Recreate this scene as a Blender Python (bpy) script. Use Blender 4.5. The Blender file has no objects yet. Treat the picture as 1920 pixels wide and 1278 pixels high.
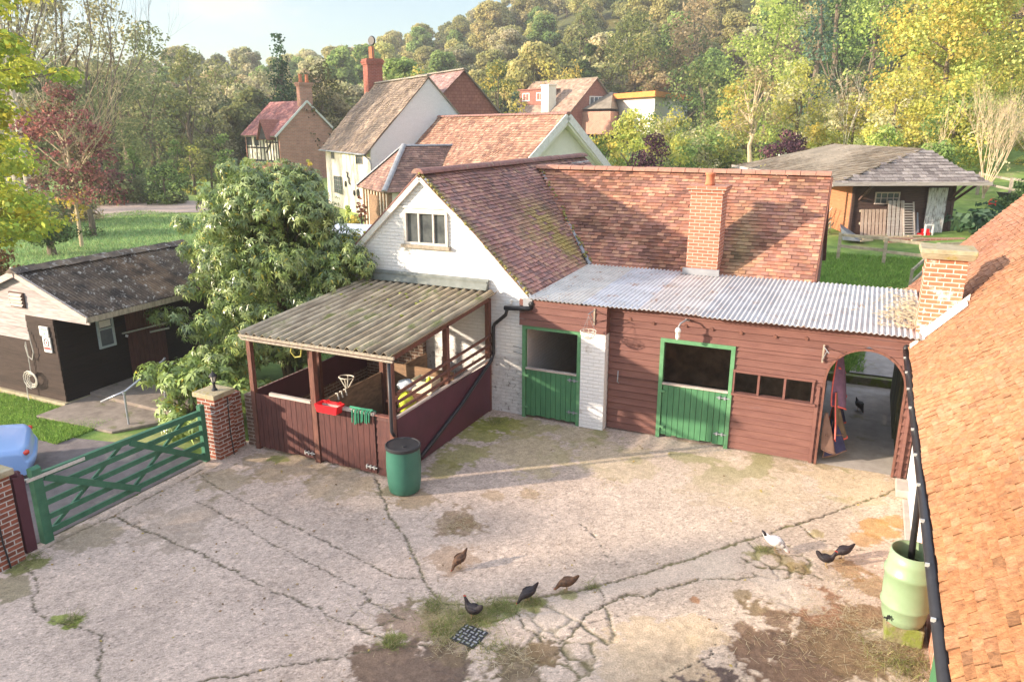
import bpy, math, random
import numpy as np
from mathutils import Vector, Matrix
random.seed(7)
R = math.radians
SC = bpy.context.scene
COL = SC.collection
# ------------------------------------------------------------------ camera, sky, sun, exposure
# World axes: +X runs along the stable front, +Y runs away behind it, the yard is z = 0.
F_PX, YH, CAMH, AZ = 1400.0, 235.0, 6.0, R(25.3)
PITCH = math.atan((639 - YH) / F_PX)
cd = bpy.data.cameras.new('camera'); cam = bpy.data.objects.new('camera', cd); COL.objects.link(cam)
cd.sensor_width = 36; cd.lens = F_PX / 1920 * 36; cd.clip_start = .1; cd.clip_end = 2500
cam.location = (0, 0, CAMH); cam.rotation_euler = (R(90) - PITCH, 0, AZ)
SC.camera = cam
SC.render.resolution_x = 1024; SC.render.resolution_y = 681
SUN_EL = R(15.5); SUN_TRAVEL = Vector((1.25, 1.0, 0)).normalized()      # light travels to the right and away
w = bpy.data.worlds.new('World'); SC.world = w; w.use_nodes = True
nt = w.node_tree; nt.nodes.clear()
def N(nt, t, **k):
    n = nt.nodes.new(t)
    for a, b in k.items():
        if a.startswith('_'): setattr(n, a[1:], b)
        else: n.inputs[a.replace('__', ' ')].default_value = b
    return n
out = N(nt, 'ShaderNodeOutputWorld'); bg = N(nt, 'ShaderNodeBackground')
sky = nt.nodes.new('ShaderNodeTexSky'); sky.sky_type = 'NISHITA'; sky.sun_disc = False
sky.sun_elevation = SUN_EL; sky.sun_rotation = math.atan2(-SUN_TRAVEL.x, -SUN_TRAVEL.y)
sky.air_density = 1.0; sky.dust_density = 1.2; sky.ozone_density = 1.0; sky.altitude = 50
tc = N(nt, 'ShaderNodeTexCoord'); mp = N(nt, 'ShaderNodeMapping'); mp.inputs['Scale'].default_value = (1, 1, 3.2)
nz = N(nt, 'ShaderNodeTexNoise', Scale=2.6, Detail=9.0, Roughness=.58)
rp = N(nt, 'ShaderNodeValToRGB'); rp.color_ramp.elements[0].position = .47; rp.color_ramp.elements[1].position = .58
mx = N(nt, 'ShaderNodeMix', _data_type='RGBA')
mx.inputs['B'].default_value = (2.75, 2.62, 2.45, 1)
L = nt.links.new
L(tc.outputs['Generated'], mp.inputs['Vector']); L(mp.outputs['Vector'], nz.inputs['Vector']); L(nz.outputs['Fac'], rp.inputs['Fac'])
cl = N(nt, 'ShaderNodeMath', _operation='MULTIPLY'); cl.inputs[1].default_value = .85
L(rp.outputs['Color'], cl.inputs[0]); L(cl.outputs[0], mx.inputs['Factor'])
skm = N(nt, 'ShaderNodeMix', _data_type='RGBA', _blend_type='MULTIPLY'); skm.inputs['Factor'].default_value = 1; skm.inputs['B'].default_value = (.72, .74, .76, 1)
L(sky.outputs['Color'], skm.inputs['A']); L(skm.outputs['Result'], mx.inputs['A'])
sep = N(nt, 'ShaderNodeSeparateXYZ'); L(tc.outputs['Generated'], sep.inputs[0])
el = N(nt, 'ShaderNodeMapRange', _interpolation_type='SMOOTHSTEP'); el.inputs['From Min'].default_value = .16; el.inputs['From Max'].default_value = .6; el.inputs['To Min'].default_value = .80; el.inputs['To Max'].default_value = 2.0
L(sep.outputs['Z'], el.inputs['Value']); cg = N(nt, 'ShaderNodeVectorMath', _operation='SCALE'); L(mx.outputs['Result'], cg.inputs[0]); L(el.outputs['Result'], cg.inputs['Scale']); L(cg.outputs[0], bg.inputs['Color'])
bg.inputs['Strength'].default_value = .15
L(bg.outputs[0], out.inputs['Surface'])
sl = bpy.data.lights.new('sun', 'SUN'); sl.energy = 3.9; sl.angle = R(1.2); sl.color = (1, .84, .66)
so = bpy.data.objects.new('sun', sl); COL.objects.link(so)
tv = Vector((SUN_TRAVEL.x * math.cos(SUN_EL), SUN_TRAVEL.y * math.cos(SUN_EL), -math.sin(SUN_EL)))
so.rotation_euler = tv.to_track_quat('-Z', 'Y').to_euler(); so.location = (-30, -30, 30)
SC.view_settings.view_transform = 'Standard'; SC.view_settings.look = 'None'
SC.view_settings.exposure = 1.52; SC.view_settings.gamma = 1

# ------------------------------------------------------------------ maths helpers
FW = np.array([-math.sin(AZ), math.cos(AZ), 0]); RT = np.array([math.cos(AZ), math.sin(AZ), 0])
def ray(px, py):
    a = (px - 960) / F_PX; b = -(py - 639) / F_PX; cp, sp = math.cos(PITCH), math.sin(PITCH)
    return RT * a + FW * (cp + b * sp) + np.array([0, 0, -sp + b * cp])
def G(px, py, z=0.0):                         # photo pixel -> point on the level z
    d = ray(px, py); return np.array([0, 0, CAMH]) + d * ((z - CAMH) / d[2])
def spot(px, dist):                           # bearing of a photo column, distance in metres
    d = ray(px, 639); d[2] = 0; d /= np.linalg.norm(d); return d * dist
def zat(py, dist):                            # height seen at photo row py at a distance (near the image centre)
    return CAMH - math.tan(PITCH + math.atan((py - 639) / F_PX)) * dist
def sstep(a, b, x):
    t = np.clip((x - a) / (b - a), 0, 1); return t * t * (3 - 2 * t)
_rs = np.random.RandomState(3); _T = _rs.rand(256, 256)
def vnoise(x, y):
    xi = np.floor(x).astype(int); yi = np.floor(y).astype(int); fx = x - xi; fy = y - yi
    fx = fx * fx * (3 - 2 * fx); fy = fy * fy * (3 - 2 * fy); g = lambda i, j: _T[(xi + i) & 255, (yi + j) & 255]
    return (g(0, 0) * (1 - fx) + g(1, 0) * fx) * (1 - fy) + (g(0, 1) * (1 - fx) + g(1, 1) * fx) * fy
def fbm(x, y, o=4):
    s = 0; a = .5; t = 0
    for k in range(o): s = s + a * vnoise(x * 2 ** k + 17 * k, y * 2 ** k + 31 * k); t += a; a *= .55
    return s / t
def terrain(x, y):
    x = np.asarray(x, float); y = np.asarray(y, float); r = np.hypot(x, y)
    az = np.degrees(np.arctan2(x, y))                                   # from +Y, clockwise; the camera looks to -25.3
    az = np.where(y < -5, -60, az)
    g = sstep(-19, -4, x) * sstep(-46, -22, az)
    z = np.where(y > 18.95, .17 + .112 * np.clip(y - 18.95, 0, 14) + .09 * np.clip(y - 33, 0, 45), 0) * sstep(-4.0, -1.2, x) \
        + (1 - sstep(-4.0, -1.2, x)) * g * (.1 * np.clip(y - 22, 0, 12) + .062 * np.clip(y - 34, 0, 70))
    g2 = sstep(-46, -30, az); z = np.maximum(z, g2 * .058 * np.clip(r - 66, 0, 45))
    b0 = 96 + 14 * sstep(-60, -20, az) * 0
    top = np.interp(az, [-75, -58, -47, -38, -30, -20, 0, 20], [8, 9, 14, 17, 25, 44, 60, 60])
    hill = top * sstep(b0, 290, r)
    z = z + np.where(y > 0, hill, 0)
    z = z + (fbm(x * .12 + 5, y * .12) - .5) * .6 * sstep(75, 100, r)
    return z
def tz(x, y): return float(terrain(np.array([x]), np.array([y]))[0])

# ------------------------------------------------------------------ materials
MATS = {}
def mat(name, c1, c2=None, sc=6, rough=.8, bump=.0, bsc=40, attr=False, c3=None, sc3=1.5, t3=.6, metal=0, spec=.3,
        brick=None, stretch=(1, 1, 1), trans=0, rampw=.18, emit=0, rnd=0):
    if name in MATS: return MATS[name]
    m = bpy.data.materials.new(name); m.use_nodes = True; t = m.node_tree; t.nodes.clear(); L = t.links.new
    o = N(t, 'ShaderNodeOutputMaterial'); p = N(t, 'ShaderNodeBsdfPrincipled')
    p.inputs['Roughness'].default_value = rough; p.inputs['Metallic'].default_value = metal
    p.inputs['Specular IOR Level'].default_value = spec
    tc = N(t, 'ShaderNodeTexCoord'); mpn = N(t, 'ShaderNodeMapping'); mpn.inputs['Scale'].default_value = stretch
    L(tc.outputs['Object'], mpn.inputs['Vector']); V = mpn.outputs['Vector']
    c2 = c2 or tuple(x * .75 for x in c1)
    n1 = N(t, 'ShaderNodeTexNoise', Scale=sc, Detail=6.0, Roughness=.6); L(V, n1.inputs['Vector'])
    r1 = N(t, 'ShaderNodeValToRGB'); r1.color_ramp.elements[0].position = .5 - rampw; r1.color_ramp.elements[1].position = .5 + rampw
    r1.color_ramp.elements[0].color = (*c2, 1); r1.color_ramp.elements[1].color = (*c1, 1); L(n1.outputs['Fac'], r1.inputs['Fac'])
    C = r1.outputs['Color']; hgt = None
    if brick:
        bw, bh, mort, mc, var = brick
        uv = N(t, 'ShaderNodeUVMap'); bt = N(t, 'ShaderNodeTexBrick', Scale=1.0)
        bt.inputs['Brick Width'].default_value = bw; bt.inputs['Row Height'].default_value = bh
        bt.inputs['Mortar Size'].default_value = mort; bt.inputs['Mortar Smooth'].default_value = .3
        bt.inputs['Color1'].default_value = (1, 1, 1, 1); bt.inputs['Color2'].default_value = (var, var, var, 1); bt.inputs['Bias'].default_value = 0
        bt.inputs['Mortar'].default_value = (1, 1, 1, 1); L(uv.outputs['UV'], bt.inputs['Vector'])
        mm = N(t, 'ShaderNodeMix', _data_type='RGBA', _blend_type='MULTIPLY'); mm.inputs['Factor'].default_value = 1
        L(C, mm.inputs['A']); L(bt.outputs['Color'], mm.inputs['B'])
        m2 = N(t, 'ShaderNodeMix', _data_type='RGBA'); m2.inputs['B'].default_value = (*mc, 1)
        L(bt.outputs['Fac'], m2.inputs['Factor']); L(mm.outputs['Result'], m2.inputs['A']); C = m2.outputs['Result']; hgt = bt.outputs['Fac']
    if attr:
        at = N(t, 'ShaderNodeVertexColor'); at.layer_name = 'Col'
        mm = N(t, 'ShaderNodeMix', _data_type='RGBA', _blend_type='MULTIPLY'); mm.inputs['Factor'].default_value = 1
        L(C, mm.inputs['A']); L(at.outputs['Color'], mm.inputs['B']); C = mm.outputs['Result']
    if rnd:
        oi = N(t, 'ShaderNodeObjectInfo'); hs = N(t, 'ShaderNodeHueSaturation')
        mr = N(t, 'ShaderNodeMapRange'); mr.inputs['To Min'].default_value = 1 - rnd; mr.inputs['To Max'].default_value = 1 + rnd
        mh = N(t, 'ShaderNodeMapRange'); mh.inputs['To Min'].default_value = .5 - rnd * .07; mh.inputs['To Max'].default_value = .5 + rnd * .07
        ml = N(t, 'ShaderNodeMath', _operation='MULTIPLY'); ml.inputs[1].default_value = 7.31
        fr = N(t, 'ShaderNodeMath', _operation='FRACT')
        L(oi.outputs['Random'], mr.inputs['Value']); L(oi.outputs['Random'], ml.inputs[0]); L(ml.outputs[0], fr.inputs[0]); L(fr.outputs[0], mh.inputs['Value'])
        L(mr.outputs['Result'], hs.inputs['Value']); L(mh.outputs['Result'], hs.inputs['Hue']); L(C, hs.inputs['Color']); C = hs.outputs['Color']
    if c3:
        n3 = N(t, 'ShaderNodeTexNoise', Scale=sc3, Detail=8.0, Roughness=.7); L(V, n3.inputs['Vector'])
        r3 = N(t, 'ShaderNodeValToRGB'); r3.color_ramp.elements[0].position = t3 - .05; r3.color_ramp.elements[1].position = t3 + .06
        L(n3.outputs['Fac'], r3.inputs['Fac']); m3 = N(t, 'ShaderNodeMix', _data_type='RGBA'); m3.inputs['B'].default_value = (*c3, 1)
        L(r3.outputs['Color'], m3.inputs['Factor']); L(C, m3.inputs['A']); C = m3.outputs['Result']
    L(C, p.inputs['Base Color'])
    if bump:
        nb = N(t, 'ShaderNodeTexNoise', Scale=bsc, Detail=6.0, Roughness=.65); L(V, nb.inputs['Vector'])
        b = N(t, 'ShaderNodeBump', Strength=min(1, bump * 1.0)); b.inputs['Distance'].default_value = .02
        if hgt is not None:
            s = N(t, 'ShaderNodeMath', _operation='SUBTRACT'); L(nb.outputs['Fac'], s.inputs[0]); L(hgt, s.inputs[1]); L(s.outputs[0], b.inputs['Height'])
        else: L(nb.outputs['Fac'], b.inputs['Height'])
        L(b.outputs['Normal'], p.inputs['Normal'])
    if emit: L(C, p.inputs['Emission Color']); p.inputs['Emission Strength'].default_value = emit
    if trans:
        tr = N(t, 'ShaderNodeBsdfTranslucent'); L(C, tr.inputs['Color']); ms = N(t, 'ShaderNodeMixShader'); ms.inputs[0].default_value = trans
        L(p.outputs[0], ms.inputs[1]); L(tr.outputs[0], ms.inputs[2]); L(ms.outputs[0], o.inputs['Surface'])
    else: L(p.outputs[0], o.inputs['Surface'])
    MATS[name] = m; return m
M = {}
M['white_brick'] = mat('white_painted_brick', (.84, .83, .82), (.77, .76, .75), 9, .85, .9, 22, brick=(.225, .075, .006, (.73, .72, .70), .97), c3=(.42, .37, .32), sc3=2.2, t3=.69)
M['white_rough'] = mat('white_rough_brick', (.78, .77, .75), (.60, .58, .56), 7, .9, 1, 14, brick=(.225, .075, .010, (.66, .65, .63), .95), c3=(.22, .19, .17), sc3=9, t3=.585)
M['white_render'] = mat('cream_lime_render', (.78, .73, .64), (.68, .62, .52), 3, .9, .4, 20, c3=(.55, .48, .38), sc3=.9, t3=.66)
M['cream'] = mat('cream_paint', (.80, .77, .66), (.74, .71, .6), 4, .7)
M['tile'] = mat('clay_tile', (1, 1, 1), (.74, .70, .70), 7, .9, .5, 60, attr=True, c3=(.30, .30, .06), sc3=.55, t3=.70)
M['tile_orange'] = mat('orange_clay_tile', (.96, .94, .92), (.54, .47, .43), 14, .95, 1, 40, attr=True, c3=(.26, .20, .12), sc3=3.6, t3=.655)
M['tile_far'] = mat('weathered_far_tile', (1, 1, 1), (.68, .66, .66), 1.6, .9, .4, 20, attr=True)
M['ridge_tile'] = mat('ridge_clay', (.33, .17, .14), (.19, .10, .09), 8, .9, .5, 30, c3=(.30, .28, .20), sc3=5, t3=.62)
M['red_timber'] = mat('weathered_red_boards', (.19, .090, .072), (.14, .062, .052), 5, .8, .3, 30, attr=True, stretch=(.5, 1, 3), c3=(.17, .09, .08), sc3=3, t3=.64)
M['maroon'] = mat('dark_maroon_boards', (.12, .045, .038), (.065, .025, .024), 7, .65, .3, 30, attr=True, stretch=(4, 4, .6))
M['maroon_ply'] = mat('maroon_ply_panel', (.10, .03, .045), (.07, .024, .034), 2, .55, .15, 14)
M['black_timber'] = mat('dark_stained_boards', (.020, .013, .012), (.010, .007, .007), 6, .8, .4, 30, attr=True, stretch=(.5, .5, 6))
M['brown_timber'] = mat('brown_weatherboard', (.14, .08, .065), (.08, .05, .042), 6, .85, .4, 30, attr=True, stretch=(.5, .5, 6))
M['sunlit_timber'] = mat('sunlit_weatherboard', (.45, .2, .1), (.34, .14, .07), 6, .85, .4, 30, attr=True, stretch=(.5, .5, 6))  # brown boards as the sun strikes them: its orange is put into the colour
M['bleached'] = mat('bleached_boards', (.55, .48, .43), (.36, .30, .26), 6, .85, .4, 30, attr=True, stretch=(.5, .5, 5))
M['old_wood'] = mat('grey_weathered_wood', (.42, .36, .28), (.22, .19, .15), 7, .9, .5, 30, stretch=(3, 3, .8))
M['post_wood'] = mat('fence_wood', (.46, .40, .28), (.25, .21, .14), 6, .9, .4, 25)
M['brown_post'] = mat('red_brown_post', (.20, .085, .06), (.10, .045, .035), 8, .75, .4, 30, stretch=(3, 3, .7))
M['green_paint'] = mat('green_door_paint', (.075, .215, .10), (.055, .165, .08), 5, .5, .2, 25, attr=True, stretch=(2, 2, .7))
M['green_frame'] = mat('green_frame_paint', (.12, .28, .14), (.08, .21, .10), 8, .5, .2, 25)
M['gate_green'] = mat('dark_green_gate_paint', (.055, .17, .10), (.035, .12, .07), 6, .5, .2, 25, c3=(.20, .26, .19), sc3=7, t3=.68)
M['asbestos'] = mat('lichened_cement_sheet', (.60, .51, .37), (.30, .24, .17), 2.4, .92, .7, 30, attr=True, c3=(.19, .20, .075), sc3=2.3, t3=.60, stretch=(1.5, .55, 1), rampw=.13)
M['dark_sheet'] = mat('mossy_dark_sheet', (.20, .15, .11), (.06, .05, .046), 2.2, .95, .9, 30, attr=True, c3=(.44, .42, .38), sc3=7, t3=.60, rampw=.12)
M['tin'] = mat('galvanised_tin', (.72, .69, .66), (.50, .475, .45), 2.2, .55, .12, 20, attr=True, c3=(.36, .22, .15), sc3=3.2, t3=.625, metal=.05, spec=.4)
M['lead'] = mat('lead_flashing', (.30, .31, .33), (.22, .23, .25), 4, .55, .2, 10)
M['black_metal'] = mat('black_plastic_pipe', (.03, .03, .035), (.02, .02, .023), 8, .4, 0)
M['grey_metal'] = mat('grey_galvanised_tube', (.45, .48, .54), (.36, .38, .43), 12, .4, 0, metal=.6)
M['silver'] = mat('bright_bolt_metal', (.7, .69, .66), (.5, .49, .46), 20, .4, 0, metal=.5)
M['brick_red'] = mat('red_brick', (.36, .12, .07), (.22, .075, .05), 9, .9, .8, 45, brick=(.225, .075, .010, (.52, .48, .44), .62))
M['brick_orange'] = mat('orange_brick', (.52, .20, .12), (.40, .15, .09), 9, .9, .7, 45, brick=(.225, .075, .010, (.56, .40, .32), .8))
M['brick_chim'] = mat('limewashed_brick', (.60, .22, .12), (.45, .16, .09), 9, .9, .7, 45, brick=(.225, .075, .009, (.72, .60, .50), .8), c3=(.86, .80, .74), sc3=2.6, t3=.60)
M['brick_far'] = mat('old_red_brick', (.58, .28, .19), (.42, .18, .13), 1.4, .9, .5, 16, brick=(.45, .15, .018, (.45, .33, .27), .78), c3=(.24, .16, .11), sc3=.6, t3=.63)
M['brick_dark'] = mat('shaded_brick', (.22, .13, .09), (.13, .08, .06), 6, .9, .6, 30, brick=(.225, .075, .01, (.35, .30, .25), .7))
M['tile_hung'] = mat('hung_tile', (.42, .185, .13), (.29, .115, .09), 3, .9, .4, 20, brick=(.3, .22, .015, (.2, .07, .05), .85))
M['stone'] = mat('mossy_coping_stone', (.42, .36, .25), (.28, .24, .15), 7, .95, .5, 25, c3=(.30, .24, .06), sc3=4, t3=.6)
M['moss_block'] = mat('mossy_stone_block', (.26, .24, .14), (.15, .13, .07), 9, .95, .8, 25, c3=(.16, .19, .04), sc3=5, t3=.5)
M['glass'] = mat('dusty_glass', (.10, .11, .11), (.045, .05, .055), 5, .25, 0, spec=.6)
M['glass_far'] = mat('dark_window_glass', (.12, .14, .16), (.07, .08, .1), 2, .12, 0, spec=.8)
M['white_paint'] = mat('white_joinery', (.78, .76, .71), (.62, .59, .53), 9, .7, .2, 30)
M['pot'] = mat('terracotta_pot', (.62, .22, .11), (.46, .15, .08), 7, .85, .2, 20)
M['barrel_green'] = mat('dark_green_plastic', (.042, .155, .11), (.03, .12, .085), 3, .38, 0, spec=.5)
M['butt_green'] = mat('pale_green_plastic', (.25, .35, .22), (.20, .29, .165), 2, .38, 0, spec=.5)
M['black_plastic'] = mat('black_plastic', (.035, .035, .038), (.022, .022, .025), 6, .45, 0)
M['red_plastic'] = mat('red_plastic', (.80, .02, .03), (.68, .015, .02), 4, .35, 0, spec=.5)
M['rope_green'] = mat('green_webbing', (.05, .26, .15), (.03, .17, .10), 12, .8, .3, 60)
M['crate'] = mat('cream_plastic', (.70, .66, .50), (.62, .57, .42), 5, .5)
M['yellow_bag'] = mat('yellow_sack', (.62, .66, .05), (.45, .55, .04), 9, .5, .5, 12)
M['white_bag'] = mat('pale_sack', (.65, .72, .76), (.5, .57, .62), 9, .5, .5, 12)
M['ply'] = mat('bare_ply', (.32, .20, .12), (.17, .11, .07), 5, .85, .4, 20, stretch=(1, 1, 3))
M['interior'] = mat('stable_interior', (.62, .44, .29), (.26, .18, .12), 3, .95, .5, 12, c3=(.3, .25, .2), sc3=2.5, t3=.66)
M['straw'] = mat('straw_floor', (.50, .36, .19), (.26, .18, .10), 16, .95, .6, 40)
M['concrete'] = mat('grey_concrete', (.46, .41, .37), (.33, .29, .26), 4, .95, .6, 60, c3=(.27, .25, .16), sc3=1.3, t3=.62)
M['yard'] = mat('yard_concrete', (1, 1, 1), (.66, .64, .62), 42, .95, .8, 60, attr=True, rampw=.16)
M['road'] = mat('drive_tarmac', (.20, .17, .17), (.13, .11, .11), 5, .9, .6, 60, c3=(.27, .23, .2), sc3=1.2, t3=.6)
M['gravel'] = mat('pinkish_gravel', (.50, .39, .33), (.38, .29, .24), 4, .95, .5, 50)
M['grass'] = mat('grass_ground', (.20, .30, .065), (.085, .15, .035), 1.7, .95, .8, 22, attr=True, c3=(.30, .30, .12), sc3=.35, t3=.6, rampw=.2)
M['blade'] = mat('grass_blades', (1, 1, 1), (.8, .8, .8), 2, .8, 0, attr=True, trans=.35)
M['leaf'] = mat('leaves', (1, 1, 1), (.86, .86, .86), .6, .6, 0, attr=True, trans=.5, spec=.2)
M['leaf_gloss'] = mat('glossy_leaves', (1, 1, 1), (.85, .85, .85), .8, .32, 0, attr=True, trans=.22, spec=.6)
M['leaf_far'] = mat('woodland_leaves', (1, 1, 1), (.82, .82, .82), .25, .7, 0, attr=True, trans=.48, rnd=.2, spec=.1)
M['bark'] = mat('bark', (.22, .17, .12), (.10, .08, .06), 7, .95, .6, 20, stretch=(2, 2, .5))
M['bark_pale'] = mat('pale_bark', (.62, .58, .50), (.34, .30, .25), 4, .9, .4, 16, stretch=(1, 1, 2.5))
M['bark_tan'] = mat('tan_twigs', (.58, .46, .30), (.40, .31, .20), 5, .9, .3, 16)
M['hen_black'] = mat('black_feathers', (.035, .028, .032), (.018, .014, .017), 30, .5, .4, 60)
M['hen_brown'] = mat('brown_black_feathers', (.16, .08, .04), (.03, .02, .018), 14, .6, .4, 60)
M['hen_white'] = mat('white_feathers', (.85, .84, .82), (.72, .71, .70), 20, .6, .4, 60)
M['comb'] = mat('red_comb', (.5, .04, .03), None, 9, .6)
M['hen_leg'] = mat('hen_legs', (.35, .25, .13), None, 9, .7)
M['car'] = mat('pale_blue_car_paint', (.27, .42, .74), (.25, .395, .70), 1, .22, 0, spec=.7)
M['tyre'] = mat('tyre_rubber', (.025, .025, .025), None, 9, .8)
M['tail'] = mat('red_lamp_lens', (.75, .06, .03), (.6, .04, .02), 20, .2, 0, spec=.6)
M['sign_white'] = mat('white_sign_board', (.80, .80, .76), (.7, .7, .66), 6, .5)
M['sign_green'] = mat('green_sign_ink', (.06, .28, .16), None, 6, .6)
M['sign_dark'] = mat('dark_sign_ink', (.08, .05, .06), None, 6, .6)
M['sign_red'] = mat('red_sign_ink', (.55, .08, .08), None, 6, .6)
M['rope'] = mat('cream_rope', (.70, .66, .56), None, 12, .8)
M['rug_blue'] = mat('navy_rug_cloth', (.05, .05, .12), (.03, .03, .07), 6, .9, .4, 40)
M['rug_purple'] = mat('purple_rug_cloth', (.22, .12, .19), (.12, .07, .12), 6, .9, .4, 40)
M['rug_brown'] = mat('brown_rug_cloth', (.17, .12, .08), (.10, .07, .05), 6, .9, .4, 40)
M['rug_tan'] = mat('tan_rug_lining', (.22, .13, .10), (.15, .09, .07), 6, .9, .4, 40)
M['rug_trim'] = mat('coral_rug_binding', (.85, .16, .13), None, 6, .8)
M['brown_felt'] = mat('roof_felt_tiles', (.30, .25, .19), (.16, .135, .10), 1.2, .9, .5, 30, attr=True, rampw=.2, stretch=(1, .5, 1))
M['shingle'] = mat('grey_shingles', (.52, .48, .46), (.33, .30, .29), 5, .9, .5, 30, attr=True, stretch=(4, 4, 1))
M['orange_fascia'] = mat('orange_cedar_fascia', (.72, .28, .07), (.6, .22, .05), 2, .7)
M['blue_tarp'] = mat('grey_blue_metal_roof', (.52, .56, .64), (.42, .46, .55), 1, .35, 0)
M['mould'] = mat('mossy_plank', (.17, .17, .09), (.07, .065, .045), 3, .95, .6, 20, stretch=(1, 1, .4))

# ------------------------------------------------------------------ mesh builder
class MB:
    def __init__(s): s.v = []; s.f = []; s.c = []; s.n = 0
    def add(s, V, Fs, col=(1, 1, 1)):
        b = s.n; s.v.append(np.asarray(V, float).reshape(-1, 3)); s.n += len(s.v[-1])
        for f in Fs: s.f.append(tuple(b + i for i in f)); s.c.append(col)
    def quads(s, V, C):                               # V (n,4,3), C (n,3)
        b = s.n; n = len(V); s.v.append(V.reshape(-1, 3)); s.n += n * 4
        idx = np.arange(n * 4).reshape(n, 4) + b; s.f += [tuple(r) for r in idx.tolist()]; s.c += [tuple(c) for c in C.tolist()]
    def hexa(s, P, col=(1, 1, 1)):                    # P: 8 corners, bottom 4 then top 4
        s.add(P, [(0, 3, 2, 1), (4, 5, 6, 7), (0, 1, 5, 4), (1, 2, 6, 5), (2, 3, 7, 6), (3, 0, 4, 7)], col)
    def box(s, x0, x1, y0, y1, z0, z1, col=(1, 1, 1)):
        s.hexa([(x0, y0, z0), (x1, y0, z0), (x1, y1, z0), (x0, y1, z0), (x0, y0, z1), (x1, y0, z1), (x1, y1, z1), (x0, y1, z1)], col); return s
    def bar(s, a, b, w, h=None, up=(0, 0, 1), col=(1, 1, 1)):   # rectangular bar from a to b
        h = h or w; a = Vector(a); b = Vector(b); d = (b - a).normalized(); u = Vector(up)
        if abs(d.dot(u)) > .98: u = Vector((0, 1, 0))
        x = d.cross(u).normalized() * w / 2; y = x.normalized().cross(d) * h / 2
        s.hexa([a - x - y, a + x - y, a + x + y, a - x + y, b - x - y, b + x - y, b + x + y, b - x + y], col); return s
    def tube(s, pts, r, n=8, col=(1, 1, 1), cap=True):
        pts = [Vector(p) for p in pts]; rs = r if hasattr(r, '__len__') else [r] * len(pts); V = []; Fs = []
        ux = None
        for i, p in enumerate(pts):
            d = (pts[min(i + 1, len(pts) - 1)] - pts[max(i - 1, 0)]).normalized()
            if ux is None:
                ux = d.orthogonal().normalized()
            else:
                ux = (ux - d * ux.dot(d)); ux = ux.normalized() if ux.length > 1e-6 else d.orthogonal().normalized()
            uy = d.cross(ux)
            for k in range(n):
                a = 2 * math.pi * k / n; V.append(p + ux * math.cos(a) * rs[i] + uy * math.sin(a) * rs[i])
        for i in range(len(pts) - 1):
            for k in range(n):
                k2 = (k + 1) % n; Fs.append((i * n + k, i * n + k2, (i + 1) * n + k2, (i + 1) * n + k))
        if cap: Fs.append(tuple(range(n))[::-1]); Fs.append(tuple(range((len(pts) - 1) * n, len(pts) * n)))
        s.add(V, Fs, col); return s
    def lathe(s, prof, c=(0, 0, 0), n=28, col=(1, 1, 1), axis=None):
        V = []; Fs = []; c = Vector(c)
        for r, z in prof:
            for k in range(n):
                a = 2 * math.pi * k / n; V.append(c + Vector((r * math.cos(a), r * math.sin(a), z)))
        m = len(prof)
        for i in range(m - 1):
            for k in range(n):
                k2 = (k + 1) % n; Fs.append((i * n + k, i * n + k2, (i + 1) * n + k2, (i + 1) * n + k))
        if prof[0][0] > 1e-4: Fs.append(tuple(range(n))[::-1])
        if prof[-1][0] > 1e-4: Fs.append(tuple(range((m - 1) * n, m * n)))
        s.add(V, Fs, col); return s
    def prism(s, poly, d, col=(1, 1, 1)):              # planar polygon extruded by vector d
        n = len(poly); P = [Vector(p) for p in poly]; d = Vector(d)
        s.add(P + [p + d for p in P], [tuple(range(n))[::-1], tuple(range(n, 2 * n))] + [(i, (i + 1) % n, n + (i + 1) % n, n + i) for i in range(n)], col); return s
    def build(s, name, m, parent=None, smooth=False, local=False, bevel=0, **tags):
        V = np.concatenate(s.v) if s.v else np.zeros((0, 3))
        return np_obj(name, V, s.f, s.c, m, parent, smooth, local, bevel, **tags)
ROOTM = {}
def tag(o, label=None, cat=None, group=None, kind=None):
    if label: o['label'] = label
    if cat: o['category'] = cat
    if group: o['group'] = group
    if kind: o['kind'] = kind
    return o
def root(name, loc, rz=0, label=None, cat=None, group=None):
    o = bpy.data.objects.new(name, None); COL.objects.link(o); o.location = loc; o.rotation_euler = (0, 0, rz); o.empty_display_size = .2
    ROOTM[o] = Matrix.Translation(loc) @ Matrix.Rotation(rz, 4, 'Z'); return tag(o, label, cat, group)
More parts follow.
